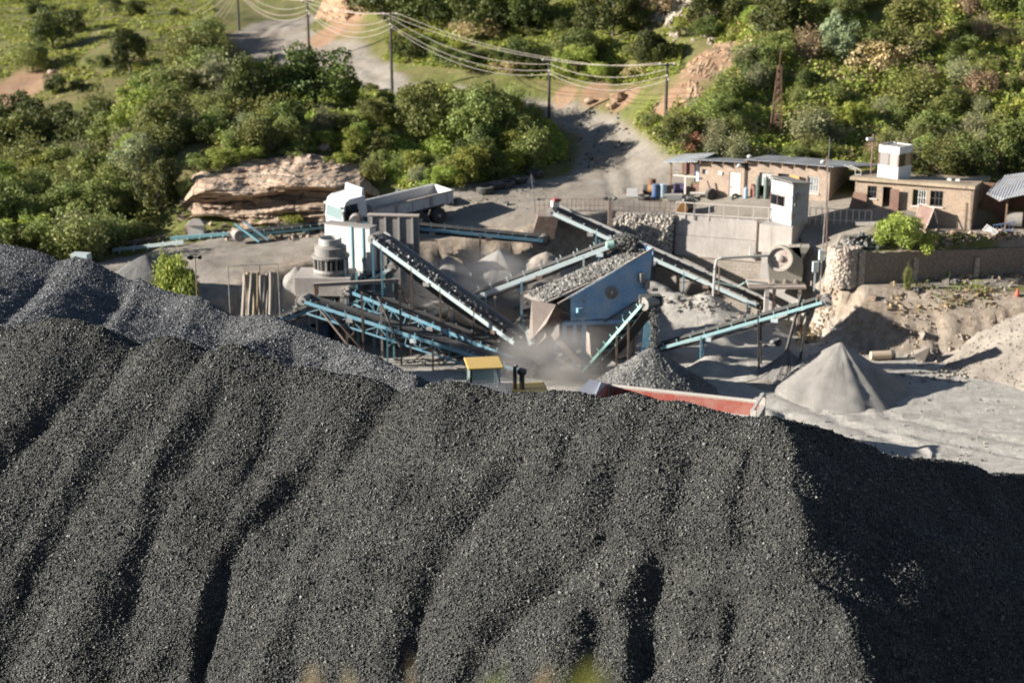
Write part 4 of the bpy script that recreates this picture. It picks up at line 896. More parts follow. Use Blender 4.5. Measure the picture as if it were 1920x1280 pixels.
# steel frame round the cone crusher
fr = empty('crusher_gantry', P(593, 660, 88), 'rusty brown gantry frame over the twin conveyor heads', 'gantry')
pz = lambda p: Vector((p.x, p.y, gz(p.x, p.y) - .1))
for px, py, d, mt in ((593, 533, 88.4, M_RUST), (742, 527, 89, M_BROWNM), (688, 532, 91.5, M_BROWNM)):
    p = P(px, py, d); m = MB(); m.bar(p, pz(p), .22, .16); m.build('post', mt, fr)
m = MB(); m.bar(P(588, 534, 88.4), P(748, 526, 89), .2, .2); m.build('beam', M_CHUTE, fr)
m = MB(); m.bar(P(742, 527, 89), P(782, 600, 89), .14, .14); m.build('brace', M_BROWNM, fr)
# loose bracing and posts in front of the twin conveyors
for i, (a, b, mt) in enumerate((((600, 580, 86.4), (655, 650, 85.6), M_BROWNM), ((622, 590, 86.5), (680, 655, 85.8), M_BROWNM), ((708, 555, 86), (750, 650, 85.2), M_DARKM))):
    m = MB(); m.bar(P(*a), P(*b), .09, .09); m.build('brace', mt, fr)
for px, y0, d, mt in ((678, 548, 86, M_BROWNM), (714, 560, 86, M_CHUTE), (750, 545, 85.6, M_DARKM)):
    p = P(px, y0, d); m = MB(); m.bar(p, pz(p), .11, .11); m.build('post', mt, fr)
# free blue posts standing along the plant
for i, (px, y0, y1, d, mt, lb) in enumerate(((647, 486, 530, 89.6, M_PALE, 'pale post rising right of the cone crusher'), (822, 486, 600, 90, M_CHUTE, 'pale post behind the loaded conveyor'), (846, 515, 600, 89.5, M_BLUE, 'blue post between the loaded and hooped conveyors'), (882, 512, 590, 91.5, M_PALE, 'mint post behind the hooped conveyor, short and bright'), (978, 528, 640, 87.6, M_BLUE, 'thin blue post left of the brown chute'), (928, 556, 640, 88, M_CHUTE, 'thin pale post beside the loaded conveyor, nearer its foot'))):
    p = P(px, y0, d); m = MB(); m.bar(p, pz(p), .13, .11); solo('steel_post', m, mt, lb, 'post')
# white bin and grey wall behind
wb = Frame(P(611, 500, 92.6), (.90, -.436)); z0 = P(611, 505, 92.6).z - 3; wb.o.z = 0; bt_ = P(611, 419, 92.6).z
wbn = empty('white_bin', wb(1, 0, z0), 'tall white sheet metal bin standing below the tipper truck', 'bin'); bwd = wb.pick(694, 460)[0]
m = MB(); wb.box(m, 0, bwd, 0, .7, P(611, 500, 92.6).z, bt_); m.build('body', M_WHITE, wbn, bevel=.03)
m = MB(); wb.box(m, .1, bwd - .1, .05, .65, z0, P(611, 500, 92.6).z); m.build('base', M_CONC2, wbn)
for px in (660, 681):
    a = wb.pick(px, 450)[0]; m = MB(); wb.box(m, a - .05, a + .05, -.07, -.005, P(611, 500, 92.6).z - .1, bt_ + .05); m.build('stiffener', M_TEAL, wbn)
m = MB(); wb.box(m, -.05, bwd + .05, -.05, .75, bt_ - .02, bt_ + .06); m.build('rim', M_GREYM, wbn)
gwf = Frame(Vector((P(690, 434, 94).x, 94, 0)), (.995, -.1)); m = MB(); gt = P(690, 404, 94).z; gwf.box(m, 0, gwf.pick(785, 450)[0], 0, .35, .2, gt); hw_ = solo('grey_hopper_wall', m, M_GREYM, 'dull grey tipping hopper wall right of the white bin', 'wall')
for k in range(4):
    a_ = .25 + k * .82; m = MB(); gwf.box(m, a_ - .05, a_ + .05, -.09, -.003, .4, gt - .05); m.build('stiffener', M_GREYC, hw_)
m = MB(); gwf.box(m, -.03, gwf.pick(785, 450)[0] + .03, -.12, .4, gt + .002, gt + .07); m.build('rim', M_CHUTE, hw_)
# cone crusher on its plinth
cp = P(618, 512, 90.2); m = MB(); z1c = cp.z
pl = empty('crusher_plinth', (cp.x, cp.y, 0), 'pale concrete plinth with dark opening carrying the cone crusher', 'plinth')
xl = P(556, 512, 89.2).x; xr = P(640, 512, 89.2).x
m = MB(); m.box(((xl + xr) / 2 + .25, 90.3, z1c - .55), (xr - xl + .7, 2.4, 1.1), -.05); m.build('cap', M_CONC, pl, bevel=.03)
for x in (xl + .25, xr + .2):
    m = MB(); m.box((x, 90.2, (z1c - 1.1) / 2), (.5, 2.2, z1c - 1.1), -.05); m.build('pier', M_CONC2, pl)
cc_ = empty('cone_crusher', (cp.x, cp.y, z1c), 'stepped grey cone crusher ringed by springs on a pale plinth', 'crusher')
C0 = Vector((cp.x + .1, cp.y, z1c))
m = MB(); m.lathe(C0, [(1.0, 0), (1.05, .2), (1.0, .35)], 32); m.build('base_ring', M_GREYM, cc_)
m = MB(); m.lathe(C0, [(.82, .36), (.82, 1.0)], 32); m.build('spring_core', M_DARKM, cc_)
for k in range(22):
    a = k * 2 * math.pi / 22; m = MB(); m.tube([C0 + Vector((.96 * math.cos(a), .96 * math.sin(a), .36)), C0 + Vector((.96 * math.cos(a), .96 * math.sin(a), 1.0))], .065, 7); m.build('spring', M_DARKM if k % 2 else M_GREYM, cc_)
m = MB(); m.lathe(C0, [(1.1, 1.0), (1.1, 1.12), (.98, 1.14)], 32); m.build('spring_ring', M_GREYM, cc_)
m = MB(); m.lathe(C0, [(.93, 1.15), (.93, 1.62), (.78, 1.66), (.78, 1.7), (.66, 1.72)], 32); m.build('bowl', M_GREYM, cc_)
m = MB(); m.lathe(C0, [(.66, 1.73), (.66, 2.1), (.6, 2.12), (.58, 1.9)], 32); m.build('feed_hopper', M_GREYC, cc_)
# hanging strips in a pipe rack
rk = empty('pipe_rack', P(490, 600, 84.5), 'thin grey pipe rack from which beige strips hang', 'rack')
for px in (427, 458, 521): p = P(px, 497 if px > 430 else 499, 84.3); m = MB(); m.tube([Vector((p.x, p.y, min(1.5, p.z - 3))), p], .03, 6); m.build('post', M_GREYM, rk)
p = P(487, 496, 84.6); m = MB(); m.tube([P(487, 520, 84.6), p], .03, 6); m.build('post', M_DARKM, rk)
m = MB(); m.tube([P(427, 499, 84.3), P(458, 497, 84.3), P(521, 495, 84.3)], .03, 6); m.build('top_rail', M_GREYM, rk)
M_STRIP = worn('beige_strip', (.56, .44, .28), (.40, .34, .28), .5, 2, .7); M_STRIPD = worn('dusty_strip', (.40, .345, .285), (.36, .32, .28), .5, 2, .7)
for k in range(10):
    px = 459 + k * 6.1; w_ = random.uniform(.2, .26); vs = []; fs = []; top_ = 512 + random.uniform(-2, 5); ph = random.random() * 6
    for j in range(11):
        y = top_ + (604 - top_) * j / 10; p = P(px - 3.0 * j / 10 * (1 - k / 9) + math.sin(j * .45 + ph) * .5, y, 84.5 + .12 * math.sin(k * 2.1)); p.y += .03 * math.sin(j * .4 + ph)
        for s_, b in ((-1, 0), (1, .04), (1, .06), (-1, .02)): vs.append(p + Vector((s_ * w_ / 2, b, 0)))
    for j in range(10):
        for q in range(4): a = j * 4 + q; b = j * 4 + (q + 1) % 4; fs.append((a, b, b + 4, a + 4))
    solo('beige_strip', MB().add(vs, fs), M_STRIP if k in (1, 3, 4) else M_STRIPD, 'long beige strip hanging among others in the thin pipe rack', 'strip', 'beige strips hanging in the pipe rack', smooth=True)
# vibrating screen
SC = empty('vibrating_screen', P(1140, 655, 86.5), 'big sloping blue vibrating screen with dusty side plate', 'screen')
M_SCREEN = worn('screen_blue', (.20, .42, .64), (.50, .53, .56), .7, 1.1, .6, 0, .05, False)
off = Vector((-1.0, 1.9, 0)); dn = 85.2
fp_ = [P(1071, 556, dn), P(1224, 467, dn + 1.3), P(1219, 520, dn + 1.3), P(1213, 548, dn + 1.2), P(1140, 597, dn + .6), P(1070, 601, dn)]
m = MB(); m.prism(fp_, (0, .05, 0)); sp_ = m.build('side_plate', M_SCREEN, SC)
m = MB(); m.prism([v + off for v in fp_], (0, .05, 0)); m.build('side_plate', M_SCREEN, SC)
dl = [P(1016, 572, dn), P(1222, 478, dn + 1.3)]
m = MB(); m.plate([dl[0], dl[1], dl[1] + off, dl[0] + off], .08); m.build('deck', M_GREYM, SC)
bl = P(1010, 560, dn) + off; tl = P(1071, 556, dn) + off
m = MB(); m.bar(P(1014, 586, dn) + off + Vector((.12, 0, 0)), P(1222, 468, dn + 1.25) + off, .06, .09); m.build('top_rail', M_PALE, SC)
m = MB(); m.prism([P(1010, 566, dn) + off, P(1072, 553, dn) + off, P(1072, 585, dn) + off, P(1012, 598, dn) + off], (0, .05, 0)); m.build('tail_plate', M_GREYM, SC)
m = MB(); m.bar(P(1046, 570, dn), P(1225, 465, dn + 1.3), .08, .09); m.build('top_rail', M_CHUTE, SC)
m = MB(); m.prism([P(1224, 466, dn + 1.35), P(1224, 500, dn + 1.35), P(1224, 500, dn + 1.35) + off, P(1224, 466, dn + 1.35) + off], Vector((.05, 0, 0))); m.build('feed_box', M_SCREEN, SC)
ex = P(1147, 548, dn + .64); m = MB(); m.lathe(ex, [(.34, -.0), (.36, -.10), (.26, -.12), (.25, -.06), (.12, -.06), (.11, -.18), (.04, -.2)], 28, (0, 1, 0)); m.lathe(ex, [(.34, 0), (.36, -.1)], 28, (0, 1, 0)); m.build('exciter', M_GREYM, SC)
for px, py in ((1203, 520), (1212, 533), (1086, 585)):
    p = P(px, py, dn - .1 + max(0, px - 1071) / 153 * 1.3); m = MB(); m.box(p, (.30, .28, .5), .5); m.build('spring_box', M_GREYM if px > 1100 else M_BLUE, SC)
m = MB(); m.bar(P(1058, 606, dn - .05), P(1213, 601, dn + 1.2), .2, .2); m.build('base_beam', M_SCREEN, SC)
m = MB(); m.bar(P(1058, 606, dn) + off, P(1213, 603, dn) + off, .2, .2); m.build('base_beam', M_SCREEN, SC)
m = MB(); m.bar(P(1132, 604, dn + .4), P(1192, 566, dn + .9), .07, .07); m.build('brace', M_DARKM, SC)
for px in (1078, 1095, 1208):
    p = P(px, 606, dn + max(0, px - 1071) / 153 * 1.2); m = MB(); m.bar(p, pz(p), .26 if px == 1095 else .18, .2); m.build('leg', M_SCREEN, SC); q = p + off; m = MB(); m.bar(q, pz(q), .2, .2); m.build('leg', M_SCREEN, SC)
m = MB(); m.prism([P(1104, 612, dn + .7), P(1200, 612, dn + 1.5), P(1190, 668, dn + 1.5), P(1108, 668, dn + .7)], (-.3, 1.2, 0)); m.build('under_bin', M_CHUTE, SC)
m = MB(); p0 = P(1052, 602, dn + .4); m.prism([P(1050, 570, dn + .3), P(1070, 562, dn + .3), P(1070, 602, dn + .3), P(1040, 606, dn + .3)], off * .9); m.build('end_box', M_DARKM, SC)
# discharge chute of brown plates
ch = empty('discharge_chute', P(1010, 660, 85.5), 'dusty brown plate chute at the low end of the blue screen', 'chute')
m = MB(); m.plate([P(997, 562, 84.9), P(1042, 571, 84.7), P(1024, 606, 84.6), P(1000, 632, 84.7), P(991, 640, 84.8)], .05); m.build('front_plate', M_CHUTE, ch)
m = MB(); m.plate([P(1042, 571, 84.7), P(1058, 590, 85.6), P(1012, 646, 85.4), P(1000, 632, 84.7)], .05); m.build('side_plate', M_BROWNM, ch)
m = MB(); m.plate([P(985, 622, 84.9), P(998, 612, 84.8), P(1004, 640, 84.8), P(992, 648, 84.9)], .04); m.build('lip_plate', M_PALE, ch)
m = MB(); m.plate([P(1006, 648, 84.5), P(1024, 632, 84.6), P(1022, 618, 84.8), P(1010, 628, 84.6)], .04); m.build('lower_plate', M_CHUTE, ch)
ch2 = empty('discharge_chute', P(1070, 690, 84.6), 'narrow tan chute slanting to the ground under the screen', 'chute')
m = MB(); m.plate([P(1048, 607, 84.4), P(1049, 628, 84.3), P(1040, 640, 84.3), P(1033, 627, 84.4)], .05); m.build('head_plate', M_CHUTE, ch2)
m = MB(); m.prism([P(1044, 630, 84.4), P(1090, 676, 83.9), P(1080, 682, 83.9), P(1040, 640, 84.3)], (0, .5, 0)); m.build('trough', M_CHUTE, ch2)
# gravel on the deck and falling streams
n = 4200; aa = rng.random(n); bb = rng.random(n); C = np.array([dl[0].lerp(dl[1], a * .97 + .02) + off * (b * .86 + .07) for a, b in zip(aa, bb)]); C[:, 2] += .10 + .14 * (1 - (2 * bb - 1) ** 2) * rng.random(n)
tag(stones('gravel_load', C, np.exp(rng.normal(math.log(.06), .3, n)), M_CHIPS), 'bed of light crushed stone sliding down the blue screen deck', 'gravel', kind='stuff')
def stream(label, p0, v, n, w0, w1, mat, rad=.035):
    """stones falling in a curve from a drum"""
    p0 = Vector(p0); tmax = v[3]; C = []
    for _ in range(n):
        t_ = random.random() ** .8 * tmax; w_ = w0 + (w1 - w0) * t_ / tmax
        C.append((p0.x + v[0] * t_ + random.gauss(0, .4) * w_, p0.y + v[1] * t_ + random.gauss(0, .4) * w_, p0.z + v[2] * t_ - 4.9 * t_ * t_))
    return tag(stones('falling_gravel', np.array(C), np.exp(rng.normal(math.log(rad), .35, n)), mat), label, 'gravel', kind='stuff')
h = A4(1.0, 0, .1); stream('curtain of crushed stone dropping from the hooped conveyor onto the blue screen', h + Vector((.25, 0, .2)), (1.0, -1.0, .3, .6), 1800, .7, .75, M_CHIPD, .05)
h = A6(1.0, 0, .0); stream('thin stream of stone falling from the mint conveyor to the cone', h + Vector((.1, -.25, -.1)), (.12, -.3, -.5, .68), 900, .40, .22, M_CHIPD, .035)
h = A1(1.0, 0, .1); stream('dusty sand stream falling from the lower twin conveyor drum', h + Vector((-.15, 0, .1)), (-.9, -.2, .2, .72), 900, .22, .24, M_CHIPS, .024)
h = A2(1.0, 0, .1); stream('dusty sand stream falling from the higher twin conveyor drum', h + Vector((-.2, 0, .1)), (-.8, -.25, .2, .88), 1200, .25, .26, M_CHIPS, .024)
h = A7(1.0, 0, 0); stream('thin fines stream falling from the slender conveyor onto the pointed cone', h + Vector((.2, 0, -.1)), (.5, 0, -.3, .55), 260, .12, .4, M_CHIPS, .02)
h = A8(0.0, 0, 0); stream('little fines stream under the low end of the level blue conveyor', h + Vector((-.2, 0, -.1)), (-.2, 0, -.3, .45), 200, .12, .2, M_CHIPS, .02)
# jaw crusher
jc = empty('jaw_crusher', P(1465, 535, 94), 'cream jaw crusher with large spoked flywheel on a platform', 'crusher'); fd = 93.4
M_JAW = worn('jaw_cream', (.50, .45, .37), (.40, .35, .29), .5, 2, .7, 0, .08)
m = MB(); m.prism([P(1444, 468, fd), P(1500, 463, fd), P(1506, 505, fd), P(1503, 530, fd), P(1443, 533, fd), P(1440, 500, fd)], (.3, 1.3, 0)); m.build('body', M_JAW, jc)
m = MB(); m.prism([P(1478, 463, fd), P(1518, 464, fd), P(1504, 486, fd)], (.2, 1.3, 0)); m.build('feed_hopper', M_JAW, jc)
fw = P(1463, 483, fd - .28); ax = Vector((-.33, -1, .05)); fwm = MB(); fwm.lathe(fw, [(.62, .0), (.78, .0), (.79, .02), (.79, .26), (.78, .28), (.64, .28), (.62, .2), (.62, .02)], 40, ax); fo_ = fwm.build('flywheel', M_JAW, jc)
m = MB(); m.lathe(fw + ax.normalized() * .06, [(.615, 0), (.615, .06), (.2, .1), (.2, .2), (.06, .24)], 40, ax); di = m.build('web', worn('flywheel_web', (.56, .44, .38), (.42, .37, .31), .3, 2, .7), fo_)
xr_ = ax.normalized().cross(Vector((0, 0, 1))).normalized(); yr_ = xr_.cross(ax.normalized())
for k in range(6):
    a = k * math.pi / 3 + .3; c = fw + ax.normalized() * .115 + (xr_ * math.cos(a) + yr_ * math.sin(a)) * .42; m = MB(); m.lathe(c, [(.085, -.01), (.085, .02)], 12, ax); m.build('hole_shade_disc', M_DARKM, fo_)  # dark disc on the web, its colour imitates the shade inside a hole
for k in range(3):
    m = MB(); x = 1448 + k * 20; m.prism([P(x, 533, fd - .06), P(x + 8, 533, fd - .06), P(x + 4, 524, fd - .06)], (0, .05, 0)); m.build('gusset', M_JAW, jc)
m = MB(); pf = P(1404, 540, 93); m.prism([P(1404, 538, 92.6), P(1512, 538, 92.6), P(1512, 538, 92.6) + Vector((.1, 1.9, 0)), P(1404, 538, 92.6) + Vector((.1, 1.9, 0))], (0, 0, -.14)); m.build('platform', M_CHUTE, jc)
for px, mt in ((1438, M_CREAM), (1452, M_BROWNM), (1500, M_CHUTE)):
    p = P(px, 542, 92.7); m = MB(); m.bar(p, Vector((p.x, p.y, gz(p.x, p.y) - .2)), .26 if px == 1438 else .18, .2); m.build('leg', mt, jc)
m = MB(); m.tube([P(1342, 528, 92.2), P(1382, 538, 92.2), P(1401, 527, 92.2), P(1440, 531, 92.4)], .05, 6); m.build('handrail', worn('mint_rail', (.42, .62, .55), amt=.3), jc)
pa = empty('pipe_stand', P(1340, 555, 93), 'pale bent pipe stand reaching across to the flywheel', 'pipe')
m = MB(); q_ = P(1337, 557, 92.6); q_.z = gz(q_.x, q_.y) - .2; m.tube([q_, P(1341, 500, 92.6), P(1344, 487, 92.6), P(1352, 484, 92.6), P(1440, 479, 93)], .085, 8); m.build('pipe', M_GREYC, pa)
m = MB(); q_ = P(1347, 557, 92.8); q_.z = gz(q_.x, q_.y) - .2; m.tube([q_, P(1349, 500, 92.8)], .05, 6); m.build('stay', M_BROWNM, pa)
# electrical boxes beside the plinth
for i, (px, py) in enumerate(((1529, 500), (1541, 478))):
    p = P(px, py, 92.0); m = MB(); m.box(p, (.34, .25, .62), .1); m.bar(p - Vector((0, 0, .3)), Vector((p.x, p.y, 2.6)), .07, .07); solo('switch_box', m, M_PALE, ('pale switch box on a stake between crusher and stone plinth', 'pale switch box higher up beside the thin aerial')[i], 'switch box')

# ---------------------------------------------------------------- heaps
def heap(label, apex, r, mat, loose=None, n=0, rad=.04, sx=1, sy=1, bite=None, rough=.05, hgt=None, name='gravel_heap', power=1.0, gully=.0, lim=None):
    apex = Vector(apex); na, nr = 84, 40; vs = []; fs = []
    base = gz(apex.x, apex.y) if hgt is None else apex.z - hgt; h = apex.z - base
    R_, A_ = np.meshgrid(np.linspace(0, 1.25, nr + 1)[1:], np.linspace(0, 2 * np.pi, na, endpoint=False), indexing='ij')
    def zf(x, y):
        q = np.hypot((x - apex.x) / sx, (y - apex.y) / sy) / r; an = np.arctan2(y - apex.y, x - apex.x)
        q = q * (1 + .17 * fbm(np.cos(an) * 1.6 + apex.x, np.sin(an) * 1.6, 3))
        z = base + h * (1 - np.sqrt(q * q + .0016) ** power * 1.0) + rough * fbm(x / .5, y / .5, 4) * np.clip(q * 4, 0, 1)
        if gully: z = z - gully * h * np.clip(q * 3, 0, 1) * np.abs(fbm(np.cos(an) * 5 + 3, np.sin(an) * 5, 3)) ** 1.2
        if bite is not None:
            for bx, by, br in bite: z = np.minimum(z, base - .1 + 2.4 * np.clip(np.hypot(x - bx, y - by) - br * (1 + .12 * fbm(x / .6, y / .6, 3)), 0, 9))
        return np.where(q > 1.0, np.minimum(z, base - .15), z)
    X = apex.x + R_ * r * sx * np.cos(A_); Y = apex.y + R_ * r * sy * np.sin(A_); Z = zf(X, Y)
    Vv = np.vstack([[[apex.x, apex.y, float(zf(np.array([apex.x]), np.array([apex.y]))[0])]], np.c_[X.ravel(), Y.ravel(), Z.ravel()]])
    i0 = 1 + np.arange(nr * na).reshape(nr, na); j0 = np.roll(i0, -1, 1)
    Fq = np.stack([i0[:-1], i0[1:], j0[1:], j0[:-1]], -1).reshape(-1, 4)
    cap = np.stack([np.zeros(na, int), i0[0], j0[0], j0[0]], -1)
    o = MB(); o.v = [tuple(v) for v in Vv]; o.f = [tuple(f) for f in Fq] + [(0, int(a), int(b)) for a, b in zip(i0[0], j0[0])]
    ob = o.build(name, mat, None, smooth=True); tag(ob, label, 'gravel heap')
    if n:
        C = scatter(zf, n, apex.x - r * sx, apex.x + r * sx, apex.y - r * sy, apex.y + r * sy, base + .02, (-50, 1970, -50, 1330))
        Rr = np.exp(rng.normal(math.log(rad), .3, len(C))); C[:, 2] += Rr * .3; stones('loose_stones', C, Rr, loose, ob)
    return ob
M_FINES = stone_mat('pale_fines', (.20, .185, .165), (.265, .245, .22), (.34, .315, .28), 40, .2)
M_FINES2 = stone_mat('tan_fines', (.22, .19, .155), (.29, .25, .205), (.37, .325, .27), 30, .2)
M_GREYH = stone_mat('mid_grey_gravel', (.10, .10, .095), (.18, .175, .165), (.30, .29, .27), 18, .3); M_GREYL = loose_mat('mid_grey_chips', (.10, .10, .095), (.20, .195, .18), (.38, .36, .33), .3)
M_SPOIL = loose_mat('spoil_stones', (.16, .14, .12), (.27, .235, .195), (.40, .36, .3), .2)
heap('round grey gravel cone under the mint conveyor', P(1222, 648, 80.9), 3.55, M_GREYH, M_GREYL, 15000, .037, power=.93)
heap('tall pale pointed cone of fines under the slender conveyor', P(1577, 638, 81.8), 3.75, M_FINES, None, 0, .03, gully=.06, rough=.05, power=.97)
cb_ = P(1476, 664, 83.2); heap('low pale heap spread left of the pointed cone', P(1440, 708, 82.4), 3.0, M_FINES2, None, 0, hgt=1.0, gully=.05, sx=1.2)
heap('small steep peaked heap between the slender conveyor legs and the pointed cone', P(1480, 657, 83.2), 2.1, stone_mat('grey_fines', (.14, .13, .12), (.19, .175, .16), (.25, .23, .21), 30, .2), None, 0, gully=.22, rough=.10, power=1.05)
heap('small pale cone of fines below the level blue conveyor', P(936, 466, 93.6), 3.1, M_FINES, None, 0, hgt=2.0, gully=.06)
heap('flat dusty mound behind the hooped conveyor', P(1025, 470, 93.5), 2.6, M_FINES2, None, 0, hgt=1.6, rough=.15)
heap('dusty grey mound right of the white bin', P(840, 478, 92.4), 2.6, M_FINES, None, 0, hgt=1.9, rough=.12)
heap('low light stone mound behind the screen chute', P(985, 583, 89.5), 1.9, M_FINES, M_CHIPS, 1500, .045)
heap('dark grey heap beside the green bush behind the flat topped pile', P(272, 474, 88), 4.2, stone_mat('slate_fines', (.10, .095, .09), (.15, .145, .135), (.22, .21, .2), 25, .2), None, 0, hgt=3.4, sx=1.25)
heap('grey dirt heap left of the cone crusher', P(556, 497, 91.6), 2.3, M_FINES, None, 0, hgt=2.2, rough=.12)
heap('broad tan spoil heap at the right edge of the yard', P(2005, 550, 86.2), 6.9, M_FINES2, M_SPOIL, 900, .04, rough=.10, gully=.10, power=.98, hgt=4.1)
tag(rock_pile('rubble_heap', 'heap of dark and pale rubble stones above the stone plinth', 'rubble', tuple(P(1620, 452, 92.9)[:2]), 420, (1.5, .8, .9), .15, M_ROCK, P(1610, 466, 92.6).z))

# motors, drum, trestle and cables in the thick of the plant
for px, py, lb in ((766, 546, 'dark drive motor on a plinth behind the twin conveyors, left one'), (797, 549, 'dark drive motor on a plinth behind the twin conveyors, right one')):
    c = P(px, py, 91.2); mo = empty('drive_motor', c, lb, 'motor'); m = MB(); m.lathe(c - Vector((.32, 0, 0)), [(.1, -.12), (.1, 0), (.3, .02), (.32, .1), (.32, .5), (.28, .62), (.12, .64)], 18, (1, -.35, 0)); m.build('housing', M_DARKM, mo)
    m = MB(); m.box(Vector((c.x, c.y, (c.z - .3 + gz(c.x, c.y)) / 2)), (.7, .6, max(.2, c.z - .3 - gz(c.x, c.y)))); m.build('plinth', M_CONC2, mo)
c = P(604, 628, 89.4); c.z = gz(c.x, c.y); m = MB(); m.lathe(c, [(.42, 0), (.44, .03), (.44, .5), (.46, .52), (.44, .54), (.44, 1.3), (.42, 1.32)], 20); solo('water_tank', m, M_BLUEP, 'dark blue tank standing in shade under the twin conveyors', 'tank')
tr_ = empty('trestle', P(700, 650, 88.5), 'pale steel trestle of posts and ties under the upper twin conveyor', 'trestle'); prev = None
for k, (px, y0, mt) in enumerate(((648, 560, M_PALE), (668, 566, M_CHUTE), (702, 572, M_PALE), (728, 580, M_CHUTE), (738, 520, M_TEAL), (722, 515, M_TEAL), (668, 510, M_TEAL))):
    p = P(px, y0, 88.9 + (k % 3) * .6); m = MB(); m.bar(p, pz(p), .13, .13); m.build('post', mt, tr_)
    if prev is not None and k < 4: m = MB(); m.bar(Vector((prev.x, prev.y, 1.6)), Vector((p.x, p.y, 1.7)), .07, .09); m.build('tie', M_TEAL, tr_)
    prev = p
for i, (a, b, d1, d2, sg, lb) in enumerate(((( 722, 520), (860, 560), 88.7, 88.5, .5, 'black cable drooping from the trestle across to the loaded conveyor'), ((744, 530), (1000, 600), 88.8, 87, .8, 'black cable drooping from the gantry end towards the screen chute'), ((1232, 520), (1345, 500), 86.5, 92.6, .6, 'black cable drooping from the blue screen to the pipe stand'))):
    pa_, pb_ = P(*a, d1), P(*b, d2); pts = []
    for k in range(13): f = k / 12; p = pa_.lerp(pb_, f); p.z -= 4 * sg * f * (1 - f); pts.append(p)
    solo('drooping_cable', MB().tube(pts, .022, 5), M_RUBBER, lb, 'cable')
# guards and scraper boxes that make the conveyors look worked
for A_, cv_, ts in ((A1, cv1, (.2, .5, .78)), (A2, cv2, (.3, .55, .8)), (A3, cv3, (.15, .6)), (A4, cv4, (.2, .6, .9)), (A5, cv5, (.25, .5, .8)), (A7, cv7, (.3, .7)), (A8, cv8, (.3, .6))):
    for t_ in ts:
        m = MB(); c = A_(t_, 1.2, -.22); m.box(c, (.38, .10, .22), math.atan2((A_(1, 0, 0) - A_(0, 0, 0)).y, (A_(1, 0, 0) - A_(0, 0, 0)).x)); m.build('guard_box', random.choice((M_GREYM, M_BROWNM, M_PALE)), cv_)
# ---------------------------------------------------------------- vehicles
M_TYRE = worn('tyre_rubber', (.02, .02, .02), (.20, .175, .145), .5, 3, .85); M_RIM = worn('rim_steel', (.45, .44, .42), amt=.4)
M_TWHITE = worn('truck_white', (.78, .79, .77), (.42, .37, .31), .22, 1.5, .3)
M_BODY = worn('tipper_body_white', (.58, .575, .565), (.36, .31, .265), .45, 2.2, .55, 0, .18)
M_CLEAR = NT('windscreen'); M_CLEAR.set((.20, .26, .26), .06, 0, .9); M_CLEAR = M_CLEAR.m
def wheel(o, x, y, r, w, z=None):
    s_ = 1 if y > 0 else -1; c = Vector((x, y, r if z is None else z)); a = Vector((0, s_, 0)); m = MB()
    m.lathe(c - a * w / 2, [(r * .55, 0), (r * .93, 0), (r, .05), (r, w - .05), (r * .93, w), (r * .55, w)], 28, a); t_ = m.build('wheel', M_TYRE, o, local=True)
    m = MB(); m.lathe(c - a * w / 2, [(r * .55, .03), (r * .55, w - .01), (r * .48, w - .08), (r * .2, w - .1), (r * .2, w), (r * .05, w + .02)], 20, a); m.build('rim', M_RIM, t_, local=True)
    return t_
fx = G(632, 459, 4.2); ang = math.radians(180 + 33)
tk = empty('tipper_truck', (fx.x, fx.y, gz(fx.x, fx.y)), 'white tipper truck with long dusty open body parked on the haul road', 'truck', None, ang)
rr = fx + Vector((math.cos(ang), math.sin(ang), 0)) * -7.5; slope = math.atan2(gz(rr.x, rr.y) - tk.location.z, 7.5); tk.rotation_euler = (0, slope, ang)
def lbox(m, x0, x1, y0, y1, z0, z1): return m.box(((x0 + x1) / 2, (y0 + y1) / 2, (z0 + z1) / 2), (x1 - x0, y1 - y0, z1 - z0))
# cab: x forward, y to its left; the nose is at x = 0
prof = [(-1.75, .75), (-.05, .75), (.0, 1.3), (-.02, 1.62), (-.22, 2.62), (-.5, 2.86), (-1.75, 2.9)]
def capr(m, y0, y1, pr): return m.prism([(x, y0, z) for x, z in pr], (0, y1 - y0, 0))
m = MB(); capr(m, -1.2, 1.2, [(-1.75, .75), (-.05, .75), (.0, 1.3), (-.02, 1.6), (-1.75, 1.6)]); m.build('cab', M_TWHITE, tk, local=True, bevel=.05)
m = MB(); capr(m, -1.18, 1.18, [(-1.75, 2.52), (-.2, 2.52), (-.3, 2.72), (-.6, 2.88), (-1.75, 2.92)]); m.build('cab_roof', M_TWHITE, tk, local=True, bevel=.05)
for y in (-1.18, 1.06):
    m = MB(); capr(m, y, y + .12, [(-1.75, 1.6), (-1.25, 1.6), (-1.15, 2.52), (-1.75, 2.52)]); m.build('rear_pillar', M_TWHITE, tk, local=True)
    m = MB(); capr(m, y, y + .12, [(-.14, 1.6), (-.02, 1.6), (-.2, 2.52), (-.32, 2.52)]); m.build('front_pillar', M_TWHITE, tk, local=True)
m = MB(); m.prism([(-.05, -1.06, 1.62), (-.05, 1.06, 1.62), (-.23, 1.06, 2.5), (-.23, -1.06, 2.5)], (-.03, 0, 0)); m.build('windscreen', M_CLEAR, tk, local=True)
for y in (-1.14, 1.12):
    m = MB(); capr(m, y, y + .02, [(-1.25, 1.62), (-.15, 1.62), (-.32, 2.5), (-1.16, 2.5)]); m.build('side_window', M_GLASS, tk, local=True)
m = MB(); lbox(m, -1.72, -1.66, -1.1, 1.1, 1.6, 2.52); m.build('back_panel', M_GREYM, tk, local=True)
m = MB(); m.prism([(-1.50, -1.1, 2.93), (-1.76, -1.1, 2.6), (-1.76, -1.1, 3.36), (-1.60, -1.1, 3.36)], (0, 2.2, 0)); m.build('wind_deflector', M_TWHITE, tk, local=True, bevel=.04)
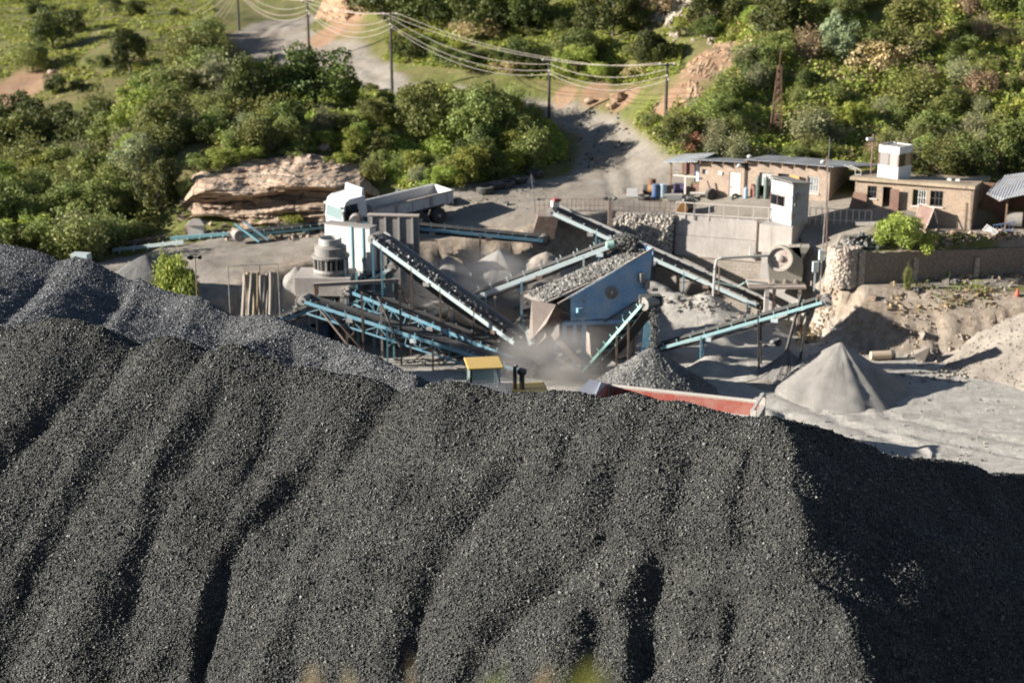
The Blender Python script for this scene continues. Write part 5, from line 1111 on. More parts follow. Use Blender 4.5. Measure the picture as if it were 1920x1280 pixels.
m = MB(); lbox(m, -.12, .1, -1.2, 1.2, .4, .74); m.build('bumper', M_TWHITE, tk, local=True, bevel=.04)
m = MB(); lbox(m, -.02, .03, -.85, .85, .86, 1.25); m.build('grille', M_DARKM, tk, local=True)
for y in (-.95, .95):
    m = MB(); lbox(m, .08, .12, y - .18, y + .18, .46, .66); m.build('headlight', M_GLASS, tk, local=True)
    m = MB(); lbox(m, -.12, -.02, (1.22 if y > 0 else -1.42), (1.42 if y > 0 else -1.22), 1.7, 2.25); m.build('mirror', M_DARKM, tk, local=True)
m = MB(); m.prism([(-.25, -1.1, 2.5), (-.25, 1.1, 2.5), (.06, 1.1, 2.44), (.06, -1.1, 2.44)], (0, 0, .03)); m.build('sun_visor', M_TWHITE, tk, local=True)
# tipper body
bz0, bz1 = 1.25, 1.86; bx0, bx1 = -7.9, -2.15
m = MB(); lbox(m, bx0, bx1, -1.22, 1.22, bz0, bz0 + .1); m.build('bed_floor', M_GREYM, tk, local=True)
for y in (-1.24, 1.16):
    m = MB(); lbox(m, bx0, bx1, y, y + .08, bz0 - .05, bz1); sdp = m.build('bed_side', M_BODY, tk, local=True)
    for k in range(5):
        x = bx0 + .35 + k * (bx1 - bx0 - .7) / 4; m = MB(); lbox(m, x - .09, x + .09, (y + .08 if y > 0 else y - .06), (y + .14 if y > 0 else y), bz0 - .12, bz1 - .02); m.build('rib', worn('rusty_white', (.36, .33, .31), amt=.4, rust=.6) if k % 2 else M_BODY, sdp, local=True)
    m = MB(); lbox(m, bx0, bx1, y - .03, y + .11, bz1, bz1 + .08); m.build('rim', M_TWHITE if y < 0 else M_CHUTE, sdp, local=True)
m = MB(); lbox(m, bx1 - .08, bx1, -1.16, 1.16, bz0, bz1 + .25); m.build('headboard', M_BODY, tk, local=True)
m = MB(); m.prism([(bx0 - .02, -1.16, bz0 - .25), (bx0 - .02, 1.16, bz0 - .25), (bx0 - .12, 1.16, bz1 + .05), (bx0 - .12, -1.16, bz1 + .05)], (.07, 0, 0)); m.build('tailgate', M_TWHITE, tk, local=True)
m = MB(); lbox(m, -7.6, -.4, -.45, .45, .78, 1.1); m.build('chassis', M_DARKM, tk, local=True)
m = MB(); lbox(m, -4.6, -2.3, .55, 1.2, .55, 1.05); m.build('side_guard', M_GREYC, tk, local=True)
m = MB(); lbox(m, -4.6, -2.3, -1.2, -.55, .55, 1.05); m.build('fuel_tank', M_GREYC, tk, local=True)
for x in (-1.1, -5.4, -6.75):
    for y in (-1.05, 1.05): wheel(tk, x, y, .52, .32 if x > -2 else .5)
for y in (-1.05, 1.05):
    m = MB(); m.prism([(-7.4, y - .25, 1.12), (-7.2, y - .25, 1.2), (-4.9, y - .25, 1.2), (-4.75, y - .25, 1.12)], (0, .5, 0)); m.build('mudguard', M_DARKM, tk, local=True)
# driver
dv_ = MB(); Mw = wpos(tk)
def lp_(p): return Mw @ Vector(p)
dpt = [((-.95, -.5, 1.45), .2), ((-.95, -.5, 1.75), .21), ((-.93, -.5, 2.0), .19), ((-.92, -.5, 2.08), .075), ((-.90, -.5, 2.14), .075), ((-.89, -.5, 2.20), .10), ((-.88, -.5, 2.28), .115), ((-.88, -.5, 2.36), .08), ((-.88, -.5, 2.39), .02)]
dv_.tube([lp_(p) for p, r in dpt], [r for p, r in dpt], 14)
for y in (-.72, -.28): dv_.tube([lp_(p) for p in ((-.93, y, 1.95), (-.82, y * 1.02, 1.72), (-.55, -.5 + (y + .5) * .7, 1.74), (-.45, -.5 + (y + .5) * .7, 1.78))], [.07, .06, .05, .04], 8)
pn = dv_.build('person', worn('driver_skin', (.16, .09, .06), amt=.0), None, smooth=True); tag(pn, 'driver in an orange vest sitting behind the wheel of the white tipper', 'person')
m = MB(); m.tube([lp_((-.95, -.5, 1.46)), lp_((-.95, -.5, 1.75)), lp_((-.93, -.5, 2.0)), lp_((-.925, -.5, 2.06))], [.215, .225, .205, .1], 14); m.build('vest', NT('orange_vest').set((.75, .18, .04), .7).m, pn, smooth=True)

# tipper body with red lining, half hidden by the stockpile
u_ = Vector((.945, -.327, 0)); v_ = Vector((-.327, -.945, 0)); o2 = G(1427, 749, 2.75) - Vector((0, 0, .12)); TL = 7.5; TW = 2.4
tr = empty('tipper_trailer', (o2.x, o2.y, 0), 'cream tipper trailer with red inside half hidden behind the dark stockpile', 'trailer', None, math.atan2(u_.y, u_.x))
def tl(x, y, z): return o2 + u_ * x + v_ * y + Vector((0, 0, z))
M_RED = worn('red_lining', (.36, .08, .055), (.40, .32, .26), .55, 1.5, .6); M_CRM = worn('trailer_cream', (.62, .57, .50), (.42, .37, .31), .3, 2, .55)
def tbox(m, x0, x1, y0, y1, z0, z1): m.box(tl((x0 + x1) / 2, (y0 + y1) / 2, (z0 + z1) / 2), (x1 - x0, y1 - y0, z1 - z0), math.atan2(u_.y, u_.x)); return m
for y in (0, TW - .06):
    m = MB(); tbox(m, -TL, 0, y, y + .06, -1.35, -.0); sd_ = m.build('side_wall', M_CRM, tr)
    yi = y + .062 if y < 1 else y - .022; m = MB(); tbox(m, -TL + .1, -.08, yi, yi + .02, -1.3, -.06); m.build('lining', M_RED, sd_)
    m = MB(); tbox(m, -TL - .02, .04, y - .05, y + .11, .002, .09); m.build('rim', M_CRM, sd_)
m = MB(); tbox(m, -TL, 0, .06, TW - .06, -1.42, -1.34); m.build('floor', M_RED, tr)
m = MB(); tbox(m, -TL - .08, -TL, 0, TW, -1.35, .15); m.build('headboard', M_RED, tr)
cnp = [tl(-TL - .1, -.02, .1), tl(-TL - .1, TW + .02, .1), tl(-TL - 1.0, TW - .1, .35), tl(-TL - 1.0, .1, .35)]
m = MB(); m.prism([tl(-TL - .05, 0, .08), tl(-TL - .05, TW / 2, .55), tl(-TL - .05, TW, .08)], u_ * -.08); m.prism([tl(-TL - .05, 0, .08), tl(-TL - .95, 0.1, .2), tl(-TL - .95, .1, .26), tl(-TL - .05, 0, .14)], v_ * TW); m.build('canopy', worn('grey_blue_sheet', (.36, .40, .50), amt=.35), tr)
m = MB(); m.prism([tl(.02, .03, -.12), tl(.02, TW - .03, -.12), tl(.1, TW - .03, -1.4), tl(.1, .03, -1.4)], u_ * .06); tg = m.build('tailgate', M_CRM, tr)
for y in (.15, .85, 1.55, 2.2):
    m = MB(); tbox(m, .14, .24, y - .06, y + .06, -1.4, -.16); m.build('rib', M_CRM, tg)
m = MB(); tbox(m, .02, .26, .0, TW, -.13, -.04); m.build('ledge', M_CRM, tg)
for y in (-.02, TW - .08):
    m = MB(); tbox(m, -.05, .22, y - .05, y + .13, -1.4, .42); m.build('corner_post', M_CRM, tr)
m = MB(); m.bar(tl(.06, -.05, .40), tl(.06, TW + .05, .40), .14, .12); m.build('hinge_bar', M_CRM, tr)
m = MB(); tbox(m, -TL, 0, .8, 1.6, -1.75, -1.42); m.build('chassis', M_DARKM, tr)
for x in (-1.2, -2.5, -6.3):
    for y in (.2, 2.2):
        c = tl(x, y, 0); c.z = .52; m = MB(); m.lathe(c - v_ * .2, [(.28, 0), (.48, 0), (.52, .05), (.52, .35), (.48, .4), (.28, .4)], 22, v_); m.build('wheel', M_TYRE, tr)
# wheel loader, only its cab and exhaust clear the stockpile
ang = math.radians(188); lc = P(905, 690, 75.5); ld = empty('wheel_loader', (lc.x, lc.y, 0), 'wheel loader with yellow cab roof rising behind the dark stockpile', 'loader', None, ang)
M_YEL = worn('loader_yellow', (.66, .42, .07), (.40, .34, .28), .2, 2, .5); zt_ = P(900, 681, 75.5).z
m = MB(); lbox(m, -.95, .85, -.92, .92, zt_ - .03, zt_ + .07); m.build('roof', M_YEL, ld, local=True, bevel=.05)
for x in (-.78, .62):
    for y in (-.78, .70):
        m = MB(); m.bar((x + .05, y + .04, 1.7), (x + .05, y + .04, zt_), .1, .09); m.build('pillar', M_TWHITE if x < 0 else M_DARKM, ld, local=True)
M_CABG = NT('cab_glass').set((.55, .68, .62), .1, 0, .8); M_CABG.b.inputs['Alpha'].default_value = .38; M_CABG = M_CABG.m
for q in ((-.73, -.68, -.68, .70), (.66, .70, -.68, .70)):
    m = MB(); lbox(m, *q, 1.9, zt_ - .03); m.build('pane', M_CABG, ld, local=True)
for q in ((-.66, .62, -.75, -.72), (-.66, .62, .73, .76)):
    m = MB(); lbox(m, *q, 1.9, zt_ - .03); m.build('pane', M_CABG, ld, local=True)
m = MB(); lbox(m, -.8, .72, -.8, .8, 1.2, 1.9); m.build('cab_base', M_YEL, ld, local=True)
m = MB(); lbox(m, -3.2, -.82, -.85, .85, 1.1, 2.0); m.build('engine_hood', M_YEL, ld, local=True)
m = MB(); lbox(m, .72, 2.2, -.5, .5, .8, 1.4); m.build('front_frame', M_YEL, ld, local=True)
for x in (-2.1, 1.5):
    for y in (-.95, .95): wheel(ld, x, y, .75, .55)
m = MB(); m.prism([(2.4, -1.3, .15), (3.5, -1.3, .12), (2.9, -1.3, 1.0), (2.45, -1.3, 1.1)], (0, 2.6, 0)); m.build('bucket', M_GREYM, ld, local=True)
for y in (-.5, .5):
    m = MB(); m.bar((.9, y, 1.5), (2.6, y, .6), .16, .25); m.build('lift_arm', M_YEL, ld, local=True)
ez = P(967, 700, 75.5).z
m = MB(); m.tube([(-1.6, .1, 1.9), (-1.6, .1, ez + .1), (-1.6, .1, ez + .28), (-1.7, .1, ez + .4)], [.1, .1, .09, .09], 10); m.build('exhaust', M_DARKM, ld, local=True)
m = MB(); m.lathe((-1.95, .15, 1.95), [(.13, 0), (.13, ez - 2.05), (.24, ez - 2.0), (.24, ez - 1.82), (.12, ez - 1.72)], 14); m.build('air_cleaner', M_DARKM, ld, local=True)
# ---------------------------------------------------------------- rock shelves and cuttings
def rock_mat(name, c1, c2, red, dark=(.07, .05, .04)):
    t = NT(name); mp = t.n('ShaderNodeMapping'); mp.inputs['Scale'].default_value = (.35, .35, 2.4); t.l(t.pos(), mp.inputs[0])
    n = t.noise(1.6, 7, .65, mp.outputs[0], .6); n2 = t.noise(.7, 5, .6); n3 = t.noise(7, 5, .65)
    c = t.mix(t.ramp(n, [(.35, 0.0), (.62, 1.0)]), c1, c2); c = t.mix(t.ramp(n2, [(.45, 0.0), (.68, .85)]), c, red); c = t.mix(t.ramp(n3, [(.52, 0.0), (.75, .75)]), c, dark); vo = t.n('ShaderNodeTexVoronoi'); vo.feature = 'DISTANCE_TO_EDGE'; vo.inputs['Scale'].default_value = .9; t.l(mp.outputs[0], vo.inputs['Vector']); c = t.mix(t.ramp(vo.outputs[0], [(0, .85), (.05, 0.0)]), c, dark)
    t.set(c, .92, spec=.2); b = t.bump(n, .8, .22); t.bump(n3, .7, .07, b); return t.m
M_SAND = rock_mat('pale_sandstone', (.52, .41, .31), (.38, .28, .20), (.36, .235, .155)); M_REDR = rock_mat('red_cutting_rock', (.42, .27, .16), (.28, .17, .10), (.44, .33, .22))
def rock_face(name, label, x0, x1, top, bot, dfun, mat, nu=110, nv=70, back=3.5, rough=.35, strata=.3):
    vs = []; fs = []
    for j in range(nv + 1):
        h = j / nv
        for i in range(nu + 1):
            u = i / nu; px = x0 + (x1 - x0) * u; ta = np.interp(u, *zip(*top)); ba = np.interp(u, *zip(*bot)); py = ba + (ta - ba) * h
            d = dfun(u, h); p = P(px, py, d); e = min(1, 6 * u, 6 * (1 - u))
            q = mnoise.fractal((p.x * .45, p.y * .2, p.z * .9), .9, 2.1, 5) * rough + mnoise.fractal((p.x * .12, 3, p.z * 3.2), .8, 2, 4) * strata
            q += .12 * mnoise.noise((p.x * 2.2, 1.7, p.z * 4)); q += .22 * (math.floor((p.z + .25 * mnoise.noise((p.x * .35, 2, 0)) + .08 * p.x) / .42) % 2 - .5) * (1 if strata > .4 else 0) + .18 * abs(mnoise.noise((p.x * .9, 5, p.z * .5)))
            p = P(px, py, d - q * e); vs.append(p)
    for j in range(nv):
        for i in range(nu): a = j * (nu + 1) + i; fs.append((a, a + 1, a + nu + 2, a + nu + 1))
    n = len(vs); off = nv * (nu + 1); vs += [Vector((vs[off + i].x, vs[off + i].y + back, vs[off + i].z - .5)) for i in range(nu + 1)]
    fs += [(off + i, off + i + 1, n + i + 1, n + i) for i in range(nu)]
    return solo(name, MB().add(vs, fs), mat, label, 'rock', smooth=False)
def shelf(u, h):
    d = np.interp(h, [0, .16, .2, .3, .36, .42, .5, .56, .62, 1], [102.0, 102.1, 102.8, 102.7, 104.0, 104.7, 104.6, 103.2, 103.5, 108.6])
    cave = math.exp(-((u - .17) / .10) ** 2) * np.interp(h, [0, .05, .22, .3, 1], [2.6, 2.8, 2.4, 0, 0]); left = 1.2 * math.exp(-(u / .06) ** 2) + .6 * max(0, .25 - u)
    flat = 1 - .85 * np.interp(u, [0, .16, .32, 1], [1, .8, 0, 0]) * (1 if .28 < h < .58 else .0)
    return (d if flat == 1 else 103.9 + (d - 103.9) * flat) + cave + left + 1.5 * max(0, u - .9) / .1
rock_face('rock_shelf', 'broad pale sandstone shelf with a shadowed overhang left of the tipper', 338, 712, [(0, 345), (.06, 312), (.12, 300), (.25, 302), (.4, 300), (.55, 291), (.65, 289), (.8, 300), (.92, 312), (1, 338)], [(0, 440), (.3, 447), (.6, 430), (1, 412)], shelf, M_SAND, 150, 100, 3.5, .5, .5)
rock_face('road_cutting', 'orange layered rock cutting beside the upper bend of the road', 588, 690, [(0, 40), (.2, -8), (.6, -45), (1, -30)], [(0, 62), (.3, 74), (.7, 78), (1, 70)], lambda u, h: 158 - 10 * u + h * 5.0 + 1.2 * math.sin(u * 9), M_REDR, 50, 40, 6, .8, .5)
rock_face('road_cutting', 'low pinkish rock cutting beside the road between the middle poles', 742, 1000, [(0, 148), (.2, 138), (.5, 130), (.8, 140), (1, 150)], [(0, 160), (.3, 163), (.6, 172), (1, 182)], lambda u, h: 133.5 - 5.5 * u + h * 1.5, M_REDR, 80, 24, 3, .45, .3)
rock_face('road_cutting', 'reddish broken rock cutting above the bend near the last two poles', 1040, 1200, [(0, 160), (.3, 152), (.6, 158), (1, 165)], [(0, 192), (.4, 202), (.75, 210), (1, 214)], lambda u, h: 126 - 4.2 * u + h * 2.2, M_REDR, 60, 30, 3, .55, .3)
rock_face('red_bank', 'bare red earth slip on the hillside right of the last pole', 1262, 1392, [(0, 140), (.35, 95), (.7, 70), (1, 72)], [(0, 212), (.3, 200), (.6, 160), (1, 110)], lambda u, h: ground(1262 + 130 * u, float(np.interp(u, [0, .3, .6, 1], [212, 200, 160, 110])) + h * (float(np.interp(u, [0, .35, .7, 1], [140, 95, 70, 72])) - float(np.interp(u, [0, .3, .6, 1], [212, 200, 160, 110])))).y - .25 * min(1, 8 * h, 8 * u, 8 * (1 - u), 8 * (1 - h)) + .12, M_REDR, 30, 24, .6, .3, .15)
for i, (px, py, r_, lb) in enumerate(((1160, 190, .52, 'big rounded red boulder on the cutting above the haul road bend'), (1148, 206, .4, 'red boulder just below the big rounded one at the cutting'), (1105, 196, .35, 'reddish boulder on the cutting nearer the pole'), (1890, 75, .6, 'pinkish boulder high on the hillside near the right edge'), (1790, 78, .45, 'flat pinkish boulder high on the hillside'), (1698, 62, .5, 'long tan boulder high on the hillside above the lookout booth'), (97, 140, .35, 'small pale boulder in the grass field below dark trees'), (610, 283, .45, 'pale boulder on top of the sandstone shelf'))):
    g = ground(px, py); vs = []; fs = []; n_, h_ = 14, 9
    for j in range(h_ + 1):
        for k in range(n_):
            th = math.pi * j / h_; ph = 2 * math.pi * k / n_; v = Vector((math.sin(th) * math.cos(ph) * 1.15, math.sin(th) * math.sin(ph) * .9, math.cos(th) * .8)); vs.append(g + v * r_ * (1 + .4 * mnoise.noise(v * 1.5 + Vector((i * 5, 3, 0)))) + Vector((0, 0, r_ * .35)))
    for j in range(h_):
        for k in range(n_): fs.append((j * n_ + k, j * n_ + (k + 1) % n_, (j + 1) * n_ + (k + 1) % n_, (j + 1) * n_ + k))
    solo('boulder', MB().add(vs, fs), M_SAND if 'pale' in lb else M_REDR, lb, 'boulder')

# ---------------------------------------------------------------- vegetation
def leaf_mat(name, lo, hi, sun=None, trans=.25):
    g_ = 1.55 if 'dark' in name else 1.85; lo = tuple(v * g_ for v in lo); hi = tuple(v * g_ for v in hi); sun = tuple(v * g_ for v in (sun or hi))
    t = NT(name); a = t.attr('tone'); oi = t.n('ShaderNodeObjectInfo')
    col = t.ramp(a.outputs['Fac'], [(0, lo), (.7, hi), (1, sun or hi)])
    n = t.noise(.55, 3, .6); col = t.mix(t.ramp(n, [(.35, 0.0), (.7, .55)]), col, (hi[0] * 1.25, hi[1] * 1.05, hi[2] * .8))
    hs = t.n('ShaderNodeHueSaturation'); t.l(col, hs.inputs['Color'])
    for o_, i_, lo_, hi_ in ((oi.outputs['Random'], 'Value', .72, 1.25), (oi.outputs['Random'], 'Hue', .475, .515)):
        m = t.n('ShaderNodeMapRange'); t.l(o_, m.inputs[0]); m.inputs[3].default_value = lo_; m.inputs[4].default_value = hi_; t.l(m.outputs[0], hs.inputs[i_])
    t.set(hs.outputs[0], .6, spec=.3)
    tr_ = t.n('ShaderNodeBsdfTranslucent'); t.l(hs.outputs[0], tr_.inputs[0]); mx = t.n('ShaderNodeMixShader'); mx.inputs[0].default_value = trans; t.l(t.b.outputs[0], mx.inputs[1]); t.l(tr_.outputs[0], mx.inputs[2]); t.l(mx.outputs[0], t.out.inputs[0])
    return t.m
M_BARK = worn('bark', (.10, .08, .06), (.2, .17, .14), .2, 5, .9); M_TWIG = worn('grey_twigs', (.25, .215, .165), (.3, .26, .2), .2, 5, .9)
LM = {'dark': leaf_mat('dark_leaves', (.024, .036, .011), (.062, .080, .020), (.13, .14, .035)), 'olive': leaf_mat('olive_leaves', (.046, .06, .017), (.112, .132, .038), (.19, .20, .06)),
      'bright': leaf_mat('bright_leaves', (.072, .094, .02), (.158, .188, .04), (.25, .265, .065), .35), 'grey': leaf_mat('grey_leaves', (.075, .085, .04), (.145, .155, .078), (.22, .215, .12)), 'silver': leaf_mat('silver_leaves', (.07, .09, .05), (.16, .19, .11), (.30, .32, .20)),
      'dry': leaf_mat('dry_leaves', (.13, .10, .055), (.23, .185, .10), (.34, .29, .17)), 'red': leaf_mat('red_leaves', (.12, .055, .035), (.21, .11, .065), (.28, .17, .10))}
def leaf_quads(C, D, size, asp=1.6):
    """leaf quads at C (n,3) facing roughly D"""
    n = len(C); N = D + rng.normal(0, .75, (n, 3)); N /= np.linalg.norm(N, axis=1, keepdims=True)
    A = np.cross(N, rng.normal(size=(n, 3))); A /= np.linalg.norm(A, axis=1, keepdims=True); B = np.cross(N, A); s = (size * rng.uniform(.6, 1.4, n))[:, None]
    V = np.stack([C - A * s * asp / 2, C - B * s / 2, C + A * s * asp / 2, C + B * s / 2], 1).reshape(-1, 3)
    return V, np.arange(4 * n).reshape(n, 4)
def crown_pts(kind, n):
    """leaf centres for a crown of radius 1 standing on z = 0"""
    if kind == 'dense': k, flat, r0 = 26, (1, 1, .92), .36
    elif kind == 'round': k, flat, r0 = 34, (1, 1, .95), .27
    elif kind == 'bushy': k, flat, r0 = 20, (1, 1, .75), .34
    elif kind == 'tall': k, flat, r0 = 24, (.75, .75, 1.25), .30
    else: k, flat, r0 = 16, (1, 1, .9), .26
    cl = []
    while len(cl) < k:
        v = rng.normal(size=3); v /= np.linalg.norm(v)
        if v[2] < -.55: continue
        cl.append(v * rng.uniform(.55, .86) * np.array(flat) * (1 + .22 * rng.normal()))
    cl = np.array(cl); ci = rng.integers(0, k, n); rr_ = r0 * rng.uniform(.6, 1.35, k)
    d = rng.normal(size=(n, 3)); d /= np.linalg.norm(d, axis=1, keepdims=True); d[:, 2] = np.abs(d[:, 2]) * rng.choice([1, 1, 1, -1], n)
    C = cl[ci] + d * (rr_[ci] * rng.uniform(.55, 1.0, n) ** .6)[:, None] + rng.normal(0, .03, (n, 3)); C[:, 2] += flat[2] * .98
    return C, d, ci, k
def crown_mesh(kind, mat, n, leaf):
    C, d, ci, k = crown_pts(kind, n); V, Fq = leaf_quads(C, d, leaf); o = np_mesh('crown', V, Fq, LM[mat]); ct = rng.random(k)
    attr(o, 'tone', np.repeat(np.clip(.55 * ct[ci] + .45 * rng.random(n), 0, 1), 4)); return o
def twig_mesh(mat, n, leaf):
    """thin upright stems with scattered small leaves"""
    vs = []; fs = []; tips = []
    for q in range(64):
        a = random.random() * 6.283; r = random.random() ** .6 * .8; h = random.uniform(1.1, 2.0) * (1 - .3 * r); b = Vector((r * .35 * math.cos(a), r * .35 * math.sin(a), 0)); t_ = Vector((r * math.cos(a), r * math.sin(a), h)); w_ = .012
        for p, w2 in ((b, w_), (b.lerp(t_, .5) + Vector((0, 0, .1)), w_ * .8), (t_, w_ * .3)):
            for s_ in ((1, 0), (-.5, .87), (-.5, -.87)): vs.append((p.x + s_[0] * w2, p.y + s_[1] * w2, p.z))
        i = len(vs) - 9
        for j in range(2):
            for c in range(3): fs.append((i + j * 3 + c, i + j * 3 + (c + 1) % 3, i + j * 3 + 3 + (c + 1) % 3, i + j * 3 + 3 + c))
        tips += [b.lerp(t_, random.uniform(.25, 1.05)) for _ in range(n // 64)]
    C = np.array([tuple(p) for p in tips]) + rng.normal(0, .12, (len(tips), 3)); V, Fq = leaf_quads(C, rng.normal(size=C.shape), leaf, 2.0); m0 = len(vs)
    o = np_mesh('crown', np.vstack([np.array(vs), V]), np.vstack([np.array(fs), Fq + m0]), LM[mat]); attr(o, 'tone', np.r_[np.full(m0, .5), np.repeat(rng.random(len(C)), 4)]); o.data.materials.append(M_TWIG)
    o.data.polygons.foreach_set('material_index', np.r_[np.ones(len(fs), np.int32), np.zeros(len(Fq), np.int32)]); return o
def trunk_mesh(limbs=4):
    m = MB(); m.tube([(0, 0, -.25), (.02, 0, .3), (.0, .03, .9)], [.09, .065, .035], 7)
    for k in range(limbs):
        a = k * 6.283 / limbs + random.random(); m.tube([(0, 0, .2 + .08 * k), (.25 * math.cos(a), .25 * math.sin(a), .6 + .05 * k), (.55 * math.cos(a), .55 * math.sin(a), 1.05 + .1 * random.random())], [.045, .03, .012], 6)
    return m.build('trunk', M_BARK)
PROTO = {}; CTOP = {}
for key, kind, mat, n, lf in (('dark', 'dense', 'dark', 6500, .06), ('dark2', 'bushy', 'dark', 5200, .06), ('olive', 'dense', 'olive', 5600, .057), ('olive2', 'bushy', 'olive', 5200, .058), ('olive3', 'tall', 'olive', 4800, .053), ('bright', 'bushy', 'bright', 5000, .058), ('bright2', 'tall', 'bright', 4400, .053), ('silver', 'round', 'silver', 5600, .055), ('greygreen', 'round', 'grey', 5400, .055), ('dry', 'bushy', 'dry', 1700, .075), ('red', 'bushy', 'red', 1300, .085)):
    PROTO[key] = (crown_mesh(kind, mat, n, lf), trunk_mesh())
    _z = np.empty(len(PROTO[key][0].data.vertices) * 3, np.float32); PROTO[key][0].data.vertices.foreach_get('co', _z); CTOP[key] = float(np.percentile(_z[2::3], 98.5))
for key, mat, n in (('twig', 'grey', 4200), ('twig2', 'dry', 2600), ('twig3', 'olive', 5200)): PROTO[key] = (twig_mesh(mat, n, .05), None)
KIND = {'dark': ('evergreen_tree', 'dark evergreen tree'), 'dark2': ('evergreen_shrub', 'dark evergreen shrub'), 'olive': ('olive_tree', 'olive green tree'), 'olive2': ('olive_shrub', 'olive green shrub'), 'olive3': ('olive_tree', 'upright olive green tree'), 'bright': ('green_shrub', 'bright green shrub'), 'bright2': ('green_tree', 'bright green sapling'), 'silver': ('silver_tree', 'silvery round tree'), 'greygreen': ('thorn_tree', 'grey green round tree'), 'dry': ('dry_shrub', 'dry tan shrub'), 'red': ('red_shrub', 'rust red shrub'), 'twig': ('twiggy_shrub', 'grey twiggy shrub'), 'twig2': ('twiggy_shrub', 'dry twiggy shrub'), 'twig3': ('twiggy_shrub', 'green twiggy shrub')}
for c, t_ in PROTO.values():
    for o in (c, t_):
        if o: COL.objects.unlink(o)
def plant(key, loc, r, h, label, group=None):
    """r: crown radius, h: full height"""
    c, t_ = PROTO[key]; name, kd = KIND[key]; twiggy = key.startswith('twig')
    o = empty(name, loc, label, kd.split()[-1], group, random.random() * 6.28); cc = c.copy(); COL.objects.link(cc); cc.parent = o
    if twiggy: cc.scale = (r, r, h / 1.9); cc.location = (0, 0, -.08 * h); return o
    low = .10 if key in ('dark2', 'olive2', 'bright', 'dry', 'red') else .13
    cc.scale = (r, r, h * 1.06 / CTOP[key]); cc.location = (0, 0, -.06 * h); tt = t_.copy(); COL.objects.link(tt); tt.parent = o; tt.scale = (r * .8, r * .8, h * .5); return o
def plant_px(key, px, py, hpx, wpx, label, back=0, group=None):
    g = ground(px, py); s = g.y * CT - (g.z - CH) * ST; return plant(key, g, wpx / 2 * s / F, hpx * s / F * 1.03, label, group)
for a in [
 ('dark', 477, 212, 100, 100, 'tall dark evergreen tree left of the widest dark tree below the road'), ('dark', 592, 205, 108, 150, 'widest dark evergreen tree, lit on its crown, just below the upper road'), ('bright', 655, 210, 55, 55, 'bright green bush beside the widest dark tree'),
 ('dark', 100, 92, 68, 78, 'dark round tree alone in the upper grass field'), ('dark2', 245, 140, 80, 85, 'black green tree at the edge of the grass field'), ('olive', 62, 136, 50, 80, 'low olive tree in front of the dark round field tree'), ('dark2', 133, 62, 40, 60, 'small dark tree behind the dark round field tree'),
 ('greygreen', 262, 345, 88, 88, 'grey green clumpy tree left of the sandstone shelf'), ('dark', 20, 320, 120, 120, 'big black green tree at the left edge'), ('dark2', 60, 260, 80, 110, 'dark tree above the big one at the left edge'), ('dark2', 300, 395, 90, 70, 'narrow dark tree tight against the sandstone shelf'),
 ('olive', 790, 262, 98, 120, 'rounded olive tree in the thicket below the middle pole'), ('olive', 885, 278, 100, 110, 'rounded olive tree right of the one below the middle pole'), ('dark2', 905, 300, 60, 70, 'dark bush under the right rounded olive tree'), ('dark2', 640, 265, 45, 70, 'small dark bush in the sunny scrub above the shelf'), ('bright2', 660, 300, 60, 50, 'bright sapling above the right end of the shelf'),
 ('silver', 1563, 120, 88, 80, 'silvery round tree standing out on the hillside'), ('dark2', 1420, 150, 55, 78, 'dark round bush beside the top of the lattice mast'), ('dark2', 1765, 345, 60, 120, 'dark bush behind the flat roof right of the booth'), ('dark2', 1870, 330, 95, 110, 'dark bush behind the open shed'),
 ('dark', 720, 42, 85, 120, 'large black green tree at the top left of the middle hillside'), ('dark', 905, 70, 100, 110, 'large dark tree in the middle of the upper hillside'), ('dark', 800, 50, 70, 120, 'wide dark tree between the two large ones on the upper hillside'), ('dark', 985, 60, 90, 90, 'dark tree right of the large middle hillside tree'), ('dark2', 1150, 70, 80, 100, 'dark rounded tree near the pale scree'), ('dark2', 1215, 125, 60, 80, 'dark bush just above the last pole'), ('dark2', 1330, 60, 80, 90, 'dark tree above the red earth slip'), ('olive2', 1080, 120, 60, 90, 'broad olive bush right above the fourth pole'),
 ('bright', 1690, 480, 68, 112, 'bushy green shrub growing over the dark brick wall'), 
 ('bright', 415, 322, 40, 62, 'leafy bush growing on the left shoulder of the sandstone shelf'), ('olive2', 372, 330, 34, 50, 'olive bush at the top left corner of the sandstone shelf'), ('bright', 470, 304, 26, 60, 'low bush along the top edge of the sandstone shelf, left of its middle'), ('olive2', 560, 296, 24, 70, 'low bush along the top edge of the sandstone shelf, right of its middle'), ('twig3', 700, 352, 60, 60, 'feathery bush at the right end of the sandstone shelf'), ('bright', 552, 432, 30, 70, 'green bush at the foot of the sandstone shelf beside the disused frame'), ('bright', 500, 436, 22, 50, 'low green clump at the foot of the sandstone shelf'), ('twig3', 350, 372, 46, 44, 'feathery green bush against the lower left end of the sandstone shelf'), ('bright', 640, 318, 30, 64, 'leafy bush spilling over the right shoulder of the sandstone shelf'), ('olive2', 430, 392, 18, 34, 'tiny bush on the lower ledge of the sandstone shelf'), ('red', 1305, 290, 36, 62, 'rust red bush behind the porch roof'), ('twig3', 1700, 548, 50, 22, 'tall thin weed at the first wall pillar'), ('silver', 1222, 415, 0.1, 0.1, '')]:
    if a[5]: plant_px(*a)
for px, py0, py1, d, wpx, key, lb in ((328, 552, 486, 82, 92, 'bright', 'green bush beside the yard lamp behind the flat topped pile'), (306, 550, 462, 82.6, 55, 'twig3', 'tall wispy shoot of the bush beside the yard lamp')):
    b_ = P(px, py0, d); t_ = P(px, py1, d); z_ = gz(b_.x, d); plant(key, (b_.x, d, z_), wpx / 2 * 28 / 1000 * 1.05, t_.z - z_, lb)
